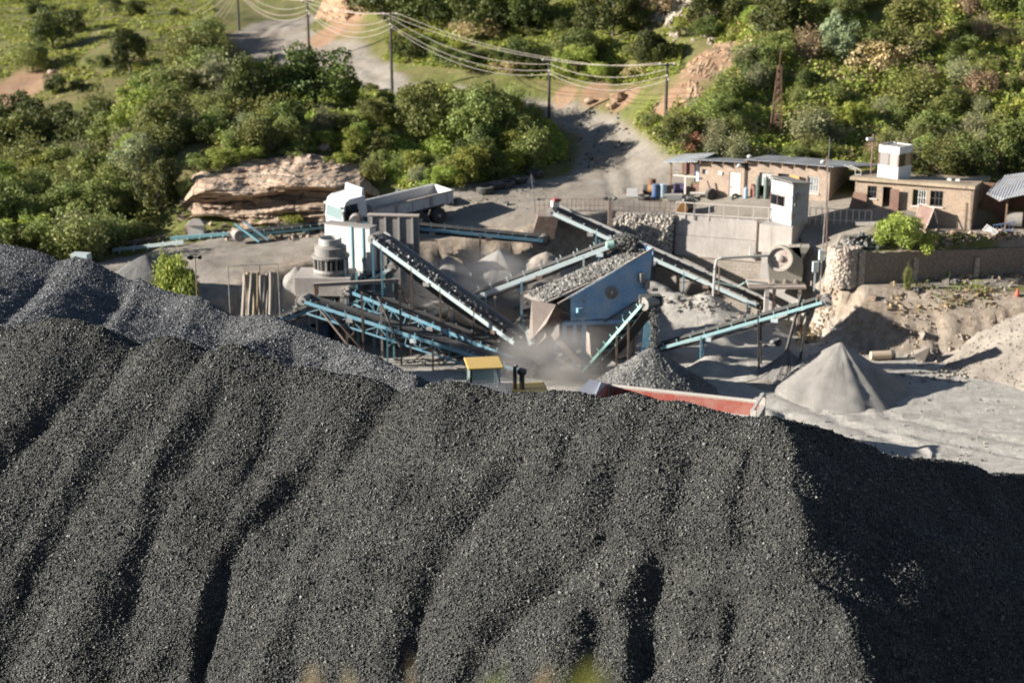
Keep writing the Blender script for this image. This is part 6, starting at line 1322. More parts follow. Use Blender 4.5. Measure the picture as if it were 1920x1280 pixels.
def inpoly(u, v, poly):
    ins = np.zeros(u.shape, bool); n = len(poly)
    for i in range(n):
        (x0, y0), (x1, y1) = poly[i], poly[(i + 1) % n]
        ins ^= ((y0 > v) != (y1 > v)) & (u < (x1 - x0) * (v - y0) / (y1 - y0 + 1e-9) + x0)
    return ins
ZONES = {
 'hill': ('on hillside behind the buildings', [(1262, 318), (1236, 330), (1205, 290), (1188, 235), (1200, 205), (1330, 180), (1400, 110), (1290, 60), (1250, -40), (1980, -40), (1980, 345), (1840, 340), (1720, 335), (1640, 318), (1300, 300)], (8, 48, 103, 132)),
 'mid': ('on hillside above the road', [(705, 118), (740, 60), (690, -30), (1250, -40), (1290, 60), (1270, 140), (1200, 160), (1000, 150), (800, 125)], (-16, 16, 118, 158)),
 'slope': ('between road and haul pad', [(600, 220), (690, 228), (740, 228), (785, 200), (900, 200), (1000, 214), (1040, 245), (1064, 278), (1060, 303), (1000, 318), (890, 345), (830, 372), (770, 362), (715, 335), (705, 295), (560, 283), (430, 292), (385, 262), (500, 222)], (-24, 8, 100, 136)),
 'left': ('in thicket left of sandstone shelf', [(-60, 500), (-60, 330), (0, 275), (120, 245), (250, 215), (330, 160), (395, 60), (410, 120), (440, 165), (500, 195), (570, 210), (600, 220), (500, 225), (385, 255), (315, 300), (300, 430), (235, 475), (120, 505)], (-60, -8, 86, 172)),
 'verge2': ('beside the upper road', [(405, 100), (440, 128), (570, 138), (690, 172), (745, 188), (745, 228), (690, 228), (600, 220), (500, 195), (440, 165)], (-30, -6, 116, 156)),
 'field': ('in the upper grass field', [(-40, 0), (400, -40), (400, 45), (320, 150), (250, 205), (120, 235), (-40, 265)], (-70, -18, 140, 215))}
ORD = ['first', 'second', 'third', 'fourth', 'fifth', 'sixth', 'seventh', 'eighth', 'ninth', 'tenth', 'eleventh', 'twelfth', 'thirteenth', 'fourteenth', 'fifteenth', 'sixteenth', 'seventeenth', 'eighteenth', 'nineteenth', 'twentieth']
def fill(zone, n, sp, kinds, rad, hr):
    ph, poly, (x0, x1, y0, y1) = ZONES[zone]; items = []; x = rng.uniform(x0, x1, n * 60); y = rng.uniform(y0, y1, n * 60); z = hz(x, y); u, v = to_px(np.c_[x, y, z]); ok = inpoly(u, v, poly)
    _, road_, _, red_, _, _ = masks(x, y); ok &= (road_ < .2) & (red_ < .35); pts = []
    for ex, ey, ew, eh in ((477, 190, 62, 62), (592, 190, 88, 62), (245, 125, 55, 50), (100, 75, 55, 55), (62, 125, 50, 40), (262, 345, 50, 40), (1563, 115, 50, 40), (790, 265, 60, 45), (885, 280, 55, 45), (310, 400, 50, 60), (1050, 265, 40, 45), (1457, 240, 45, 65)): ok &= ~((np.abs(u - ex) < ew) & (np.abs(v - ey) < eh) & (v > ey - 35))
    for i in np.where(ok)[0]:
        if len(pts) >= n: break
        if all((x[i] - p[0]) ** 2 + (y[i] - p[1]) ** 2 > sp * sp for p in pts): pts.append((x[i], y[i], z[i], u[i], v[i]))
    pts.sort(key=lambda p: -p[4]); per = 13; rows = [sorted(pts[i:i + per], key=lambda p: p[3]) for i in range(0, len(pts), per)]
    for ri, row in enumerate(rows):
        for ci, p in enumerate(row):
            key = random.choices([k for k, _ in kinds], [w_ for _, w_ in kinds])[0]; r = rad * math.exp(random.gauss(0, .25)); h = r * hr * .86 * random.uniform(.85, 1.25) * (1.25 if key.startswith('twig') or key in ('olive3', 'bright2') else 1)
            sz = 'low' if h < rad * hr * .74 else ('tall' if h > rad * hr * 1.08 else 'mid sized')
            lab = f'{sz} {KIND[key][1]} {ph}, {ORD[ri]} row up, {ORD[ci]} from left'
            if len(lab.split()) > 16: lab = lab[len(sz) + 1:]
            plant(key, (p[0], p[1], p[2]), r, h, lab, KIND[key][1] + 's ' + ph)
fill('hill', 122, 1.25, (('olive2', 3), ('olive', 1.2), ('dark2', 2), ('bright', 2), ('twig', 3.5), ('twig3', 6), ('twig2', 1.5), ('dry', 1)), 1.15, 1.4)
fill('mid', 52, 1.5, (('olive2', 3), ('bright', 2.5), ('dark2', 2), ('twig3', 1), ('dry', 1)), 1.15, 1.25)
fill('slope', 82, 1.2, (('olive2', 3), ('bright', 3), ('olive3', 1.5), ('twig', 3), ('twig3', 5), ('dark2', 1), ('bright2', 1)), 1.05, 1.55)
fill('left', 122, 1.8, (('olive2', 3), ('olive', 3), ('olive3', 2), ('greygreen', 1), ('twig', 6), ('twig3', 6), ('dark2', 1.6), ('bright', 1.6)), 1.5, 1.6)
fill('verge2', 34, .9, (('olive2', 2), ('bright', 3), ('twig3', 2), ('dry', 1)), .62, 1.15)
fill('field', 14, 5, (('dark2', 2), ('olive2', 2)), 1.3, 1.2)
# undergrowth and grass nobody could count
def tall(zone, n, sp, kinds, rad, hr, word):
    global ORD
    old = dict(ZONES); ph, poly, bb = ZONES[zone]; ZONES[zone] = (ph, poly, bb); keep = plant
    def named(key, loc, r, h, label, group=None): return keep(key, loc, r, h, ' '.join([word] + label.split()[(2 if label.startswith('mid') else 1) if label.split()[0] in ('low', 'tall', 'mid') else 0:]).replace('on hillside behind the buildings', 'on hillside behind buildings').replace('in thicket left of sandstone shelf', 'in thicket left of sandstone'), group)
    globals()['plant'] = named; fill(zone, n, sp, kinds, rad, hr); globals()['plant'] = keep
tall('left', 16, 4.2, (('olive', 3), ('dark', 2.5), ('olive3', 3), ('bright2', 1)), 2.0, 1.75, 'large'); tall('slope', 9, 3.4, (('olive', 3), ('dark', 2), ('olive3', 2), ('bright2', 1)), 1.5, 1.75, 'large'); tall('hill', 11, 3.6, (('olive', 2), ('dark', 3), ('olive3', 2), ('dark2', 2)), 1.4, 1.5, 'large'); tall('mid', 10, 4.5, (('dark', 3), ('olive', 2)), 1.6, 1.4, 'large')
def undergrowth(name, zone, n, size, mat, dens=None, up=.6, lift=.12, roadmax=.25, label=None):
    ph, poly, (x0, x1, y0, y1) = ZONES[zone]; x = rng.uniform(x0, x1, n * 4); y = rng.uniform(y0, y1, n * 4); z = hz(x, y); u, v = to_px(np.c_[x, y, z]); ok = inpoly(u, v, poly)
    _, road_, _, red_, _, _ = masks(x, y); c_ = fbm(x / 1.7 + n, y / 1.7, 4); ok &= (road_ < roadmax) & (red_ < .4) & (c_ > (-.1 if dens is None else dens)); i = np.where(ok)[0][:n]
    C = np.c_[x[i], y[i], z[i] + lift * rng.random(len(i)) * (1 + 2 * np.clip(c_[i], 0, 1))]; D = np.zeros_like(C); D[:, 2] = up; D[:, :2] = rng.normal(0, .6, (len(C), 2)); V, Fq = leaf_quads(C, D, size, 1.8); o = np_mesh(name, V, Fq, LM[mat]); attr(o, 'tone', np.repeat(rng.random(len(C)), 4)); return tag(o, label, None, kind='stuff')
undergrowth('undergrowth', 'hill', 90000, .13, 'bright', -.35, lift=.55); undergrowth('undergrowth', 'hill', 26000, .14, 'dry', .0, lift=.45)
undergrowth('undergrowth', 'mid', 46000, .13, 'bright', -.15, lift=.3); undergrowth('undergrowth', 'slope', 70000, .13, 'bright', -.35, lift=.6); undergrowth('undergrowth', 'slope', 16000, .14, 'dry', .05, lift=.4)
undergrowth('undergrowth', 'verge2', 14000, .12, 'bright', -.4, lift=.35); undergrowth('undergrowth', 'left', 80000, .15, 'olive', -.4, lift=.9); undergrowth('undergrowth', 'field', 26000, .16, 'bright', -.05, lift=.12)
ZONES['ledge'] = ('on the ledge below the brick wall', [(1520, 560), (1560, 530), (1700, 535), (1920, 530), (1920, 585), (1800, 580), (1700, 590), (1600, 620), (1530, 640), (1490, 650)], (16, 34, 84, 95))
ZONES['terrace'] = ('above the brick wall', [(1740, 470), (1760, 440), (1920, 452), (1920, 480)], (24, 36, 91.5, 96))
ZONES['verge'] = ('beside the left haul road', [(330, 470), (420, 440), (600, 425), (640, 440), (480, 462), (380, 478)], (-25, -9, 97, 104))
undergrowth('dry_grass', 'ledge', 2600, .13, 'dry', .0, lift=.25, roadmax=2); undergrowth('dry_grass', 'ledge', 1300, .12, 'olive', .1, lift=.22, roadmax=2); undergrowth('undergrowth', 'terrace', 1200, .12, 'olive', -.1, lift=.3, roadmax=2); undergrowth('undergrowth', 'verge', 2500, .13, 'bright', -.1, lift=.25, roadmax=.6)
for nm, px0, px1, py0, py1, n, mt, rad in (('loose_rocks', 345, 620, 432, 450, 90, M_SAND, .13), ('loose_rocks', 1450, 1910, 705, 860, 420, M_SPOIL, .035), ('scree', 1205, 1345, -5, 75, 500, M_STONEW, .17), ('loose_rocks', 1740, 1920, 448, 470, 160, M_SAND, .10), ('loose_rocks', 1760, 1920, 515, 546, 120, M_FINES2, .07), ('loose_rocks', 850, 1020, 345, 395, 120, M_ROCK, .05), ('loose_rocks', 1230, 1430, 500, 600, 420, M_FINES2, .06), ('loose_rocks', 1440, 1900, 590, 690, 500, M_SAND, .055), ('loose_rocks', 640, 900, 610, 690, 200, M_FINES2, .07), ('loose_rocks', 1700, 1920, 660, 715, 260, M_FINES2, .08), ('loose_rocks', 1000, 1180, 200, 330, 260, M_ROCK, .06)):
    pts = []
    for _ in range(60):
        g = ground(random.uniform(px0, px1), random.uniform(py0, py1)); pts.append((g.x, g.y))
    pts = np.array(pts); i = rng.integers(0, 60, n); C = pts[i] + rng.normal(0, .45, (n, 2)); C = np.c_[C, hz(C[:, 0], C[:, 1])]; R_ = np.exp(rng.normal(math.log(rad), .5, n)); C[:, 2] += R_ * .3; stones(nm, C, R_, mt)
# weeds close to the photographer, out of focus
def blades(n, h, w_, mat, name, px, py, d, label, spread=.12, droop=.5):
    g = P(px, py, d); g.z = gz(g.x, g.y); top = P(px, py, d).z - g.z + h; V = []; Fq = []
    for k in range(n):
        a = random.random() * 6.283; b = Vector((random.gauss(0, spread * .5), random.gauss(0, spread * .5), 0)); hh = top * random.uniform(.75, 1.05); dr_ = Vector((math.cos(a), math.sin(a), 0)) * droop * h * random.random(); s_ = Vector((-math.sin(a), math.cos(a), 0)) * w_; i = len(V)
        for f in (0, .5, .8, 1): p = b + dr_ * f * f + Vector((0, 0, hh * f)); V += [p - s_ * (1 - f * .9), p + s_ * (1 - f * .9)]
        for j in range(3): Fq.append((i + j * 2, i + j * 2 + 1, i + j * 2 + 3, i + j * 2 + 2))
    o = np_mesh(name, np.array([tuple(v) for v in V]), np.array(Fq), LM[mat]); o.location = g; attr(o, 'tone', rng.random(len(V))); return tag(o, label, 'weed')
blades(90, .15, .011, 'bright', 'grass_tuft', 1105, 1285, 9, 'bright green blurred grass tuft at the bottom edge below the stockpile', .16, 1.0)
blades(26, .11, .009, 'bright', 'grass_tuft', 920, 1285, 9, 'faint yellow green blurred grass tuft at the bottom edge', .06, .6)
for px, py, r, key, lb in ((585, 1266, .09, 'dry', 'brown blurred dry weed at the bottom edge, widest of the near weeds'), (655, 1268, .07, 'dry', 'small brown blurred weed right of the widest one'), (1020, 1264, .075, 'dry', 'pinkish brown blurred weed between the two grass tufts'), (770, 1235, .05, 'dry', 'thin brown blurred stalk at the bottom edge')):
    t_ = P(px, py, 9); o = plant('twig2' if r > .06 else 'twig2', (t_.x, t_.y, gz(t_.x, t_.y)), r * (1.3 if r > .06 else .5), t_.z - gz(t_.x, t_.y) + r, lb)
# ---------------------------------------------------------------- tyres, drums and clutter on the pad
def tyre(name, loc, r, h, label, group=None, mat=None, tilt=(0, 0, 0)):
    m = MB(); m.lathe((0, 0, 0), [(r * .56, .03), (r * .62, 0), (r * .9, 0), (r, .06), (r, h - .06), (r * .9, h), (r * .62, h), (r * .56, h - .03), (r * .56, .03)], 32)
    m.f = m.f[:-2]; o = m.build(name, mat or M_TYRE, None); o.location = loc; o.rotation_euler = tilt; return tag(o, label, 'tyre', group)
t0 = None
lbs = ['large old tyre lying flat nearest to the railing side of the roadside row', 'large tyre lying flat second up from the low end of the roadside row', 'large tyre lying flat in the middle of the roadside row', 'large tyre lying flat just left of the triangular sign', 'large tyre lying flat at the top end of the roadside row', 'old tyre lying alone behind the tail of the white tipper']
for (px, py, s_), lb in zip(((910, 361, .62), (930, 354, .60), (950, 352, .60), (975, 342, .62), (1003, 330, .60), (842, 383, .55)), lbs):
    g = ground(px, py)
    if t0 is None: t0 = tyre('old_tyre', g, 1, .62, lb, 'old tyres along the road edge'); o = t0
    else: o = t0.copy(); COL.objects.link(o); o['label'] = lb
    o.location = g - Vector((0, 0, .03)); o.scale = (s_, s_, .62); o.rotation_euler = (random.uniform(-.04, .04), random.uniform(-.04, .04), 0)
def sign_post(name, px, py, ybase, label, shape):
    g = ground(px, ybase); c = P(px, py, g.y); o = empty(name, g, label, 'sign'); m = MB()
    m.tube([g - Vector((0, 0, .2)), Vector((g.x, g.y, c.z + (.1 if shape != 'tri' else -.3)))], .03, 6); m.build('post', M_GREYM, o)
    m = MB()
    if shape == 'disc': m.lathe(c + Vector((0, -.03, 0)), [(.27, 0), (.27, -.02)], 24, (0, 1, 0)); pl_ = m.build('disc', worn('grey_sign', (.50, .50, .48), amt=.3), o); m = MB(); m.box(c + Vector((0, -.056, 0)), (.035, .01, .5)); m.build('stripe', M_DARKM, pl_)
    else: m.prism([c + Vector(v) for v in ((-.36, 0, -.34), (.36, .02, -.30), (.0, .0, .42))], (0, .03, 0)); m.build('panel', worn('grey_sign_back', (.32, .31, .31), amt=.3), o)
    return o
sign_post('round_sign', 748, 361, 384, 'round grey sign on a post behind the white tipper body', 'disc')
sign_post('triangle_sign', 996, 336, 346, 'grey triangular sign back standing among the roadside tyres', 'tri')
g = ground(1004, 397); m = MB(); m.tube([g, P(996, 328, g.y)], .022, 5); solo('thin_stake', m, M_GREYM, 'thin leaning metal stake at the left end of the rod fence', 'stake')
def at_pad(px, py): return ground(px, py)
g = at_pad(1186, 370); m = MB(); m.box(g + Vector((0, 0, .24)), (.72, .5, .5), -.1); solo('white_crate', m, M_WHITE, 'dusty white crate on the pad beside a flat tyre', 'crate', bevel=.02)
tyre('old_tyre', at_pad(1207, 374) , .42, .24, 'dark tyre lying flat right of the white crate')
g = at_pad(1216, 366) + Vector((0, .2, .3)); m = MB(); m.lathe(g + Vector((-.34, 0, 0)), [(.28, 0), (.29, .02), (.29, .30)], 18, (1, -.2, 0)); dr = m.build('steel_drum', M_DARKM, None); tag(dr, 'black drum with a yellow end lying on the flat tyre', 'drum')
m = MB(); m.lathe(g + Vector((-.04, -.06, 0)), [(.292, 0), (.292, .36), (.2, .38)], 18, (1, -.2, 0)); m.build('band', M_ORANGE, dr)
def drum(px, py, mat, label, r=.28, h=.85, top=None):
    g = at_pad(px, py); m = MB(); m.lathe(g, [(r * .96, 0), (r, .02), (r, h * .33), (r * 1.04, h * .35), (r, h * .37), (r, h * .66), (r * 1.04, h * .68), (r, h * .7), (r, h - .02), (r * .96, h)], 20); o = m.build('oil_drum', mat, None); tag(o, label, 'drum')
    if top: m = MB(); m.lathe(g, [(r * .9, h + .002), (r * .9, h + .02)], 20); m.build('lid', top, o)
    return o
drum(1229, 371, M_BLUEP, 'dark blue oil drum standing beside the porch post', .25)
drum(1242, 371, worn('pale_drum', (.42, .55, .62), amt=.3), 'pale blue white drum standing left of the grey skip', .25)
drum(1222, 360, M_RUST, 'rusty drum standing behind the blue ones', .26, .8)
g = at_pad(1262, 376); m = MB(); m.prism([g + Vector(v) for v in ((-.6, -.2, .36), (.62, -.2, .36), (.42, -.2, .02), (-.35, -.2, .02))], (0, .7, 0)); solo('skip_trough', m, M_GREYC, 'shallow grey steel trough on the pad in front of the porch', 'trough')
g = at_pad(1275, 366); m = MB(); m.box(g + Vector((0, .3, .32)), (.75, .5, .6), -.3); solo('plastic_tub', m, worn('purple_tub', (.07, .05, .14), amt=.25), 'dark purple tub inside the porch railing', 'tub')
g = at_pad(1281, 404); ob = empty('loader_bucket', g, 'orange loader bucket resting behind the short railing bay', 'bucket')
m = MB(); m.prism([g + Vector(v) for v in ((-.65, 0, .03), (.12, 0, .03), (.3, 0, .35), (.2, 0, .68), (-.05, 0, .84), (-.2, 0, .72), (-.4, 0, .4))], (0, .06, 0)); m.build('side_plate', M_ORANGE, ob)
m = MB(); m.prism([g + Vector(v) for v in ((.12, .06, .03), (.32, .06, .35), (.2, .06, .7), (-.05, .06, .86), (-.02, .06, .78), (.14, .06, .62), (.22, .06, .35), (.1, .06, .08))], (.6, 1.1, 0)); m.build('shell', M_DARKM, ob)
# wheel, axle and lever by the wall
g = at_pad(1331, 377); ax_ = empty('axle_wreck', g, 'dark wheel and axle wreck with upright lever against the block wall', 'axle')
m = MB(); m.lathe(g + Vector((0, .2, .38)), [(.2, 0), (.36, .0), (.38, .04), (.38, .26), (.34, .3), (.1, .24)], 22, (.45, -.9, 0)); m.build('wheel', M_TYRE, ax_)
m = MB(); m.tube([g + Vector((0, .3, .36)), g + Vector((-1.2, .7, .3))], .09, 8); m.build('axle', M_GREYC, ax_)
m = MB(); m.bar(g + Vector((.1, .25, .5)), g + Vector((-.18, .3, 1.2)), .07, .07); m.build('lever', M_DARKM, ax_)
tag(rock_pile('scrap_heap', 'low heap of dark metal scrap beside the axle wreck', 'scrap', tuple(at_pad(1293, 378)[:2]), 60, (.55, .4, .35), .1, M_GREYL))
p = B1(B1.pick(1381, 380)[0], -.28, .33); m = MB(); m.lathe(p, [(.17, -.09), (.30, -.09), (.32, -.06), (.32, .06), (.30, .09), (.17, .09), (.17, -.09)], 26, (.3, -.85, .35)); m.f = m.f[:-2]; solo('small_tyre', m, worn('greenish_tyre', (.03, .07, .06), amt=.3), 'small greenish tyre leaning at the foot of the white door', 'tyre')
for px, mt, lb, h in ((1400, worn('light_blue_bottle', (.25, .42, .6), amt=.2), 'short light blue gas bottle at the wall corner', .75), (1422, worn('green_cylinder', (.05, .10, .08), amt=.3), 'slim dark green gas cylinder at the left side of the open doorway', 1.5), (1437, worn('grey_green_cylinder', (.10, .15, .13), amt=.3), 'slim grey green gas cylinder at the right side of the open doorway', 1.55)):
    a = B1.pick(px, 388)[0]; q = B1(a, -.3, -.08 if px > 1410 else -.02); q.z = gz(q.x, q.y); m = MB(); m.lathe(q, [(.12, 0), (.13, .03), (.13, h * .8), (.09, h * .9), (.04, h * .93), (.04, h)], 14); solo('gas_bottle', m, mt, lb, 'gas bottle')
a = B1.pick(1412, 386)[0]; m = MB()
for k in range(3):
    m.tube([B1(a - .12 + k * .09, -.1, 1.35 - k * .08), B1(a - .15 + k * .13, -.16, .8), B1(a - .1 + k * .05, -.14, .3), B1(a + .05 + k * .04, -.2, .05 + k * .05), B1(a + .15 - k * .1, -.18, .6)], .05, 6) if k == 0 else m.tube([B1(a + .15 - .1, -.18, .6), B1(a - .12 + k * .09, -.1, 1.35 - k * .08), B1(a - .15 + k * .13, -.16, .8), B1(a - .1 + k * .05, -.14, .3)], .05, 6)
solo('hose_bundle', m, worn('red_hose', (.30, .09, .08), amt=.3), 'reddish hose bundle hanging on the wall by the doorway', 'hose')
# pipe on the bank foot, red object, white hut, lamp, left scrap
p = ground(1652, 675); m = MB(); m.lathe(p + Vector((-.62, 0, .26)), [(.22, 0), (.24, .01), (.24, 1.15), (.22, 1.16)], 20, (1, .05, .03)); pp = m.build('plastic_pipe', worn('cream_pipe', (.62, .46, .30), amt=.3), None); tag(pp, 'short cream pipe lying at the foot of the eroded bank', 'pipe')
m = MB(); m.lathe(p + Vector((.55, .06, .3)), [(.27, 0), (.28, .05), (.28, .2), (.15, .24)], 18, (1, .05, .03)); m.build('end_flange', M_DARKM, pp)
p = ground(1907, 556); m = MB(); m.lathe(p, [(.1, 0), (.13, .06), (.12, .22), (.07, .3), (.09, .38), (.02, .44)], 12); solo('red_marker', m, worn('red_marker', (.55, .10, .05), amt=.15), 'small red marker on the grassy ledge near the right edge', 'marker')
p = ground(370, 447); hu2 = empty('pump_hut', p, 'tiny pale pump hut with dark hip roof below the rock shelter', 'hut'); m = MB(); m.box(p + Vector((0, 0, .4)), (1.0, .8, 1.0)); m.build('wall', M_CREAM, hu2)
m = MB(); m.add([p + Vector(v) for v in ((-.65, -.55, .9), (.65, -.55, .9), (.65, .55, .9), (-.65, .55, .9), (-.2, 0, 1.25), (.2, 0, 1.25))], [(0, 1, 5, 4), (1, 2, 5), (2, 3, 4, 5), (3, 0, 4), (3, 2, 1, 0)]); m.build('roof', M_GREYM, hu2)
p = P(366, 540, 80.5); p.z = gz(p.x, p.y); lm = empty('yard_lamp', p, 'thin yard lamp post with two dark floodlights beside the bush', 'lamp post'); tz = P(366, 482, 80.5)
m = MB(); m.tube([p, tz], .03, 6); m.bar(tz + Vector((-.25, 0, -.02)), tz + Vector((.25, 0, -.02)), .04, .04); m.build('pole', M_RUSTP, lm)
for s_, r_ in ((-1, .17), (1, .12)):
    m = MB(); m.lathe(tz + Vector((s_ * .24, -.05, .02)), [(.06, .1), (r_, .0), (r_, -.06)], 12, (0, .8, .6)); m.build('lamp', M_DARKM, lm)
for i, (a, b, dd_, mt, lb) in enumerate((((200, 470), (310, 452), 98, M_BROWNM, 'rusty beam lying in the grass above the flat topped pile'), ((212, 479), (345, 462), 96.5, M_PALE, 'pale blue scrap rail lying below the rusty beam'), ((320, 456), (430, 447), 98.5, M_TEAL, 'teal scrap conveyor rail lying in weeds left of the disused frame'))):
    p = ground(*a); q = ground(*b); m = MB(); up_ = Vector((0, 0, .28)); m.bar(p + up_, q + up_, .16, .2); n_ = 5
    for k in range(n_): c = p.lerp(q, (k + .5) / n_); m.bar(c + Vector((0, -.2, .1)), c + Vector((0, .25, .35)), .09, .12)
    solo('scrap_beam', m, mt, lb, 'scrap beam')
p = ground(150, 487); p = P(152, 482, 76); m = MB(); m.box(p, (.85, .5, .42), -.2); m.build
solo('equipment_box', MB().box(Vector((p.x, p.y, p.z - .2)), (.85, .5, .8), -.2).bar(Vector((p.x - .35, p.y, p.z - .4)), Vector((p.x - .35, p.y, gz(p.x - .35, p.y))), .1, .1), M_PALE, 'pale blue box just showing above the flat topped pile', 'box')
# loose boulders on the bank foot and pad edges
for i, (px, py, r_, lb) in enumerate(((1010, 560, 0, ''), (1455, 648, .35, 'angular boulder at the foot of the bank behind the slender conveyor'), (1720, 548, .22, 'grey boulder on the ledge below the brick wall'), (1790, 533, .3, 'pale boulder on the ledge near the second pillar'), (1030, 527, .5, 'whitish rounded boulder behind the screen, right one of a pair'), (1005, 525, .45, 'whitish rounded boulder behind the screen, left one of a pair'), (660, 585, 0, ''))):
    if not r_: continue
    g = ground(px, py); vs = []; fs = []; n_, h_ = 12, 8
    for j in range(h_ + 1):
        for k in range(n_):
            th = math.pi * j / h_; ph = 2 * math.pi * k / n_; v = Vector((math.sin(th) * math.cos(ph), math.sin(th) * math.sin(ph) * .8, math.cos(th) * .7)); vs.append(g + v * r_ * (1 + .35 * mnoise.noise(v * 1.7 + Vector((i * 5, 0, 0)))) + Vector((0, 0, r_ * .3)))
    for j in range(h_):
        for k in range(n_): fs.append((j * n_ + k, j * n_ + (k + 1) % n_, (j + 1) * n_ + (k + 1) % n_, (j + 1) * n_ + k))
    solo('boulder', MB().add(vs, fs), M_STONEW if 'whitish' in lb else M_ROCK, lb, 'boulder')
# ---------------------------------------------------------------- power line
M_POLE = worn('creosote_pole', (.045, .04, .035), (.2, .17, .14), .1, 3, .8); M_WIRE = worn('weathered_cable', (.42, .36, .30), amt=0.0)
poles = [(398, 8, 16, 178), (444, -32, 40, 158), (576, 4, 122, 143.5), (732, 28, 172, 129.6), (1030, 114, 222, 121.5), (1251, 122, 300, 113)]
lbs = ['', 'dark utility pole beside the upper bend of the dirt road', 'dark utility pole behind the round trees below the upper road', 'dark utility pole rising beside the road at the pink cutting', 'dark utility pole at the bend above the haul road', 'tall dark utility pole behind the porch of the long building']
tops = []
for (px, y0, y1, d), lb in zip(poles, lbs):
    tp = P(px, y0, d); tops.append(tp)
    if not lb: continue
    ft = Vector((tp.x, tp.y, gz(tp.x, tp.y))); o = empty('utility_pole', ft, lb, 'utility pole', 'utility poles along the road')
    m = MB(); m.tube([ft - Vector((0, 0, .4)), tp + Vector((0, 0, .12))], [.13, .09], 8); m.build('pole', M_POLE, o)
    m = MB(); m.bar(tp + Vector((-.55, .1, -.02)), tp + Vector((.55, -.1, -.02)), .09, .1); m.build('crossarm', M_POLE, o)
    for dx, dz in ((-.5, .08), (.5, .08), (0, -.75), (.1, -1.0)):
        m = MB(); m.lathe(tp + Vector((dx, -.1, dz)), [(.04, -.06), (.06, 0), (.05, .08), (.02, .1)], 8); m.build('insulator', M_CREAM, o)
tops[0] = P(330, 40, 182)
att = [(-.5, .16), (.5, .16), (.05, -.25), (-.05, -.7), (.1, -1.0)]
wl = ['overhead cable strung along the pole tops on the outer crossarm end', 'overhead cable strung along the pole tops on the inner crossarm end', 'overhead cable sagging just below the crossarms', 'overhead cable sagging second lowest along the poles', 'lowest overhead cable sagging deepest between the poles']
sags = [.55, .6, 1.35, 1.5, 1.7]
for (dx, dz), lb, sg in zip(att, wl, sags):
    pts = []
    for a, b in zip(tops[:-1], tops[1:]):
        pa_, pb_ = a + Vector((dx, -.1, dz)), b + Vector((dx, -.1, dz)); L = (pb_ - pa_).length; s_ = sg * (L / 20)
        for k in range(14): f = k / 14; p = pa_.lerp(pb_, f); p.z -= 4 * s_ * f * (1 - f); pts.append(p)
    pts.append(tops[-1] + Vector((dx, -.1, dz))); m = MB(); m.tube(pts, .02, 5); solo('overhead_cable', m, M_WIRE, lb, 'cable')
# ---------------------------------------------------------------- dust hanging over the plant
def dust(label, c, r, dens, seed):
    t = bpy.data.materials.new('dust'); t.use_nodes = True; nt_ = t.node_tree; nt_.nodes.clear(); N = nt_.nodes.new; out = N('ShaderNodeOutputMaterial'); v = N('ShaderNodeVolumePrincipled'); v.inputs['Color'].default_value = (.92, .86, .80, 1); v.inputs['Anisotropy'].default_value = .2
    tc = N('ShaderNodeTexCoord'); ln = N('ShaderNodeVectorMath'); ln.operation = 'LENGTH'; nt_.links.new(tc.outputs['Object'], ln.inputs[0])
    mr = N('ShaderNodeMapRange'); mr.inputs[1].default_value = 1; mr.inputs[2].default_value = .15; mr.interpolation_type = 'SMOOTHSTEP'; nt_.links.new(ln.outputs['Value'], mr.inputs[0])
    nz = N('ShaderNodeTexNoise'); nz.inputs['Scale'].default_value = 1.7; nz.inputs['Detail'].default_value = 4; mp = N('ShaderNodeMapping'); mp.inputs['Location'].default_value = (seed, seed, 0); nt_.links.new(tc.outputs['Object'], mp.inputs[0]); nt_.links.new(mp.outputs[0], nz.inputs[0])
    m1 = N('ShaderNodeMapRange'); m1.inputs[1].default_value = .36; m1.inputs[2].default_value = .72; nt_.links.new(nz.outputs[0], m1.inputs[0]); mu = N('ShaderNodeMath'); mu.operation = 'MULTIPLY'; nt_.links.new(mr.outputs[0], mu.inputs[0]); nt_.links.new(m1.outputs[0], mu.inputs[1])
    m2 = N('ShaderNodeMath'); m2.operation = 'MULTIPLY'; m2.inputs[1].default_value = dens; nt_.links.new(mu.outputs[0], m2.inputs[0]); nt_.links.new(m2.outputs[0], v.inputs['Density']); nt_.links.new(v.outputs[0], out.inputs['Volume'])
    m = MB(); n_, h_ = 24, 14
    vs = [(math.sin(math.pi * j / h_) * math.cos(2 * math.pi * k / n_), math.sin(math.pi * j / h_) * math.sin(2 * math.pi * k / n_), math.cos(math.pi * j / h_)) for j in range(h_ + 1) for k in range(n_)]
    fs = [(j * n_ + k, j * n_ + (k + 1) % n_, (j + 1) * n_ + (k + 1) % n_, (j + 1) * n_ + k) for j in range(h_) for k in range(n_)]
    o = m.add(vs, fs).build('dust_cloud', t, None); o.location = c; o.scale = r; tag(o, label, None, kind='stuff'); return o
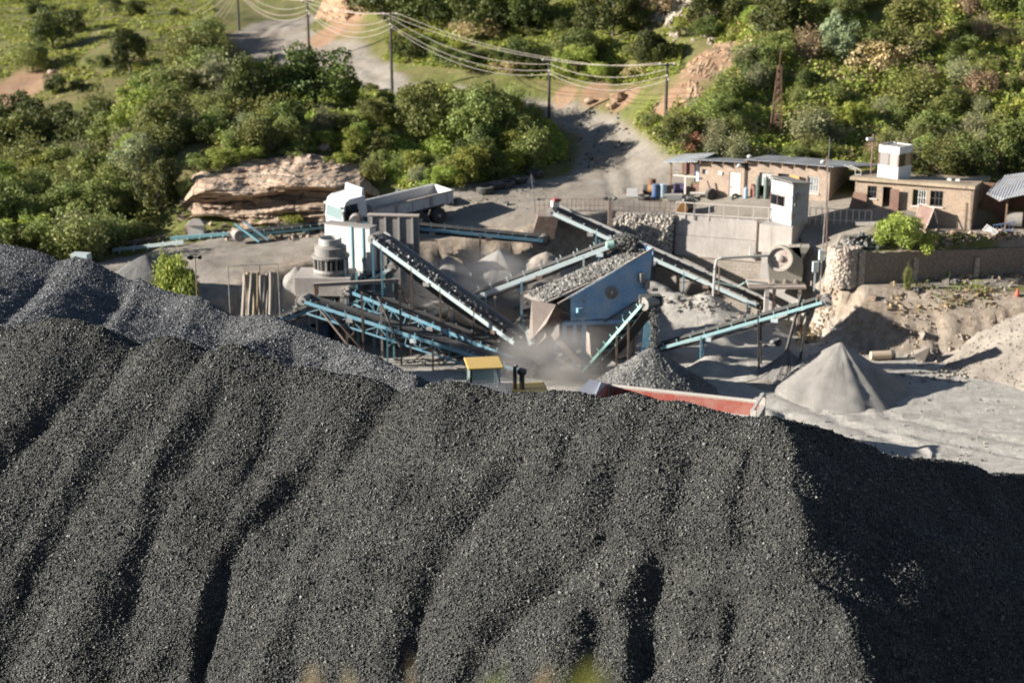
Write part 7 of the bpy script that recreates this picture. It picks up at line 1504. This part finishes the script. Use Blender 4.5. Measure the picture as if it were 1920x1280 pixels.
dust('thin dust drifting between the loaded conveyor and the blue screen', (P(880, 520, 92).x, 91, 2.6), (7.0, 3.6, 3.2), .95, 1)
dust('bright dust puff at the foot of the tan chute', (P(1045, 680, 83).x, 83, 1.0), (4.2, 2.4, 2.8), 1.2, 4)
# ---------------------------------------------------------------- light, sky, camera
SUN_EL = math.radians(19); to_sun = Vector((-.99, -.12, 0)).normalized()
w = bpy.data.worlds.new('World'); scene.world = w; w.use_nodes = True; nt = w.node_tree
sky = nt.nodes.new('ShaderNodeTexSky'); sky.sky_type = 'NISHITA'; sky.sun_disc = False; sky.sun_elevation = SUN_EL
sky.sun_rotation = math.atan2(to_sun.x, to_sun.y); sky.altitude = 1200; sky.dust_density = .6; sky.air_density = .9
nt.links.new(sky.outputs[0], nt.nodes['Background'].inputs[0]); nt.nodes['Background'].inputs[1].default_value = .05
sl = bpy.data.lights.new('sun', 'SUN'); sl.energy = 5; sl.angle = math.radians(.5); sl.color = (1, .955, .885)
so = bpy.data.objects.new('sun', sl); COL.objects.link(so)
dv = -(to_sun * math.cos(SUN_EL) + Vector((0, 0, math.sin(SUN_EL)))); so.rotation_euler = dv.to_track_quat('-Z', 'Y').to_euler(); so.location = (-60, 0, 60)
cd = bpy.data.cameras.new('camera'); cd.sensor_width = 36; cd.lens = F / 1920 * 36; cd.clip_end = 1500; cd.clip_start = .5
cd.dof.use_dof = True; cd.dof.focus_distance = 50; cd.dof.aperture_fstop = .48
cam = bpy.data.objects.new('camera', cd); COL.objects.link(cam); cam.location = (0, 0, CH); cam.rotation_euler = (math.pi / 2 - PITCH, 0, 0)
scene.camera = cam
scene.view_settings.view_transform = 'Standard'; scene.view_settings.look = 'None'; scene.view_settings.exposure = 1.36; scene.view_settings.gamma = 1
scene.render.engine = 'CYCLES'; scene.cycles.max_bounces = 5; scene.cycles.diffuse_bounces = 2; scene.cycles.glossy_bounces = 2; scene.cycles.transmission_bounces = 4; scene.cycles.transparent_max_bounces = 6
scene.cycles.use_denoising = True; scene.cycles.sample_clamp_indirect = 4; scene.cycles.volume_step_rate = 2
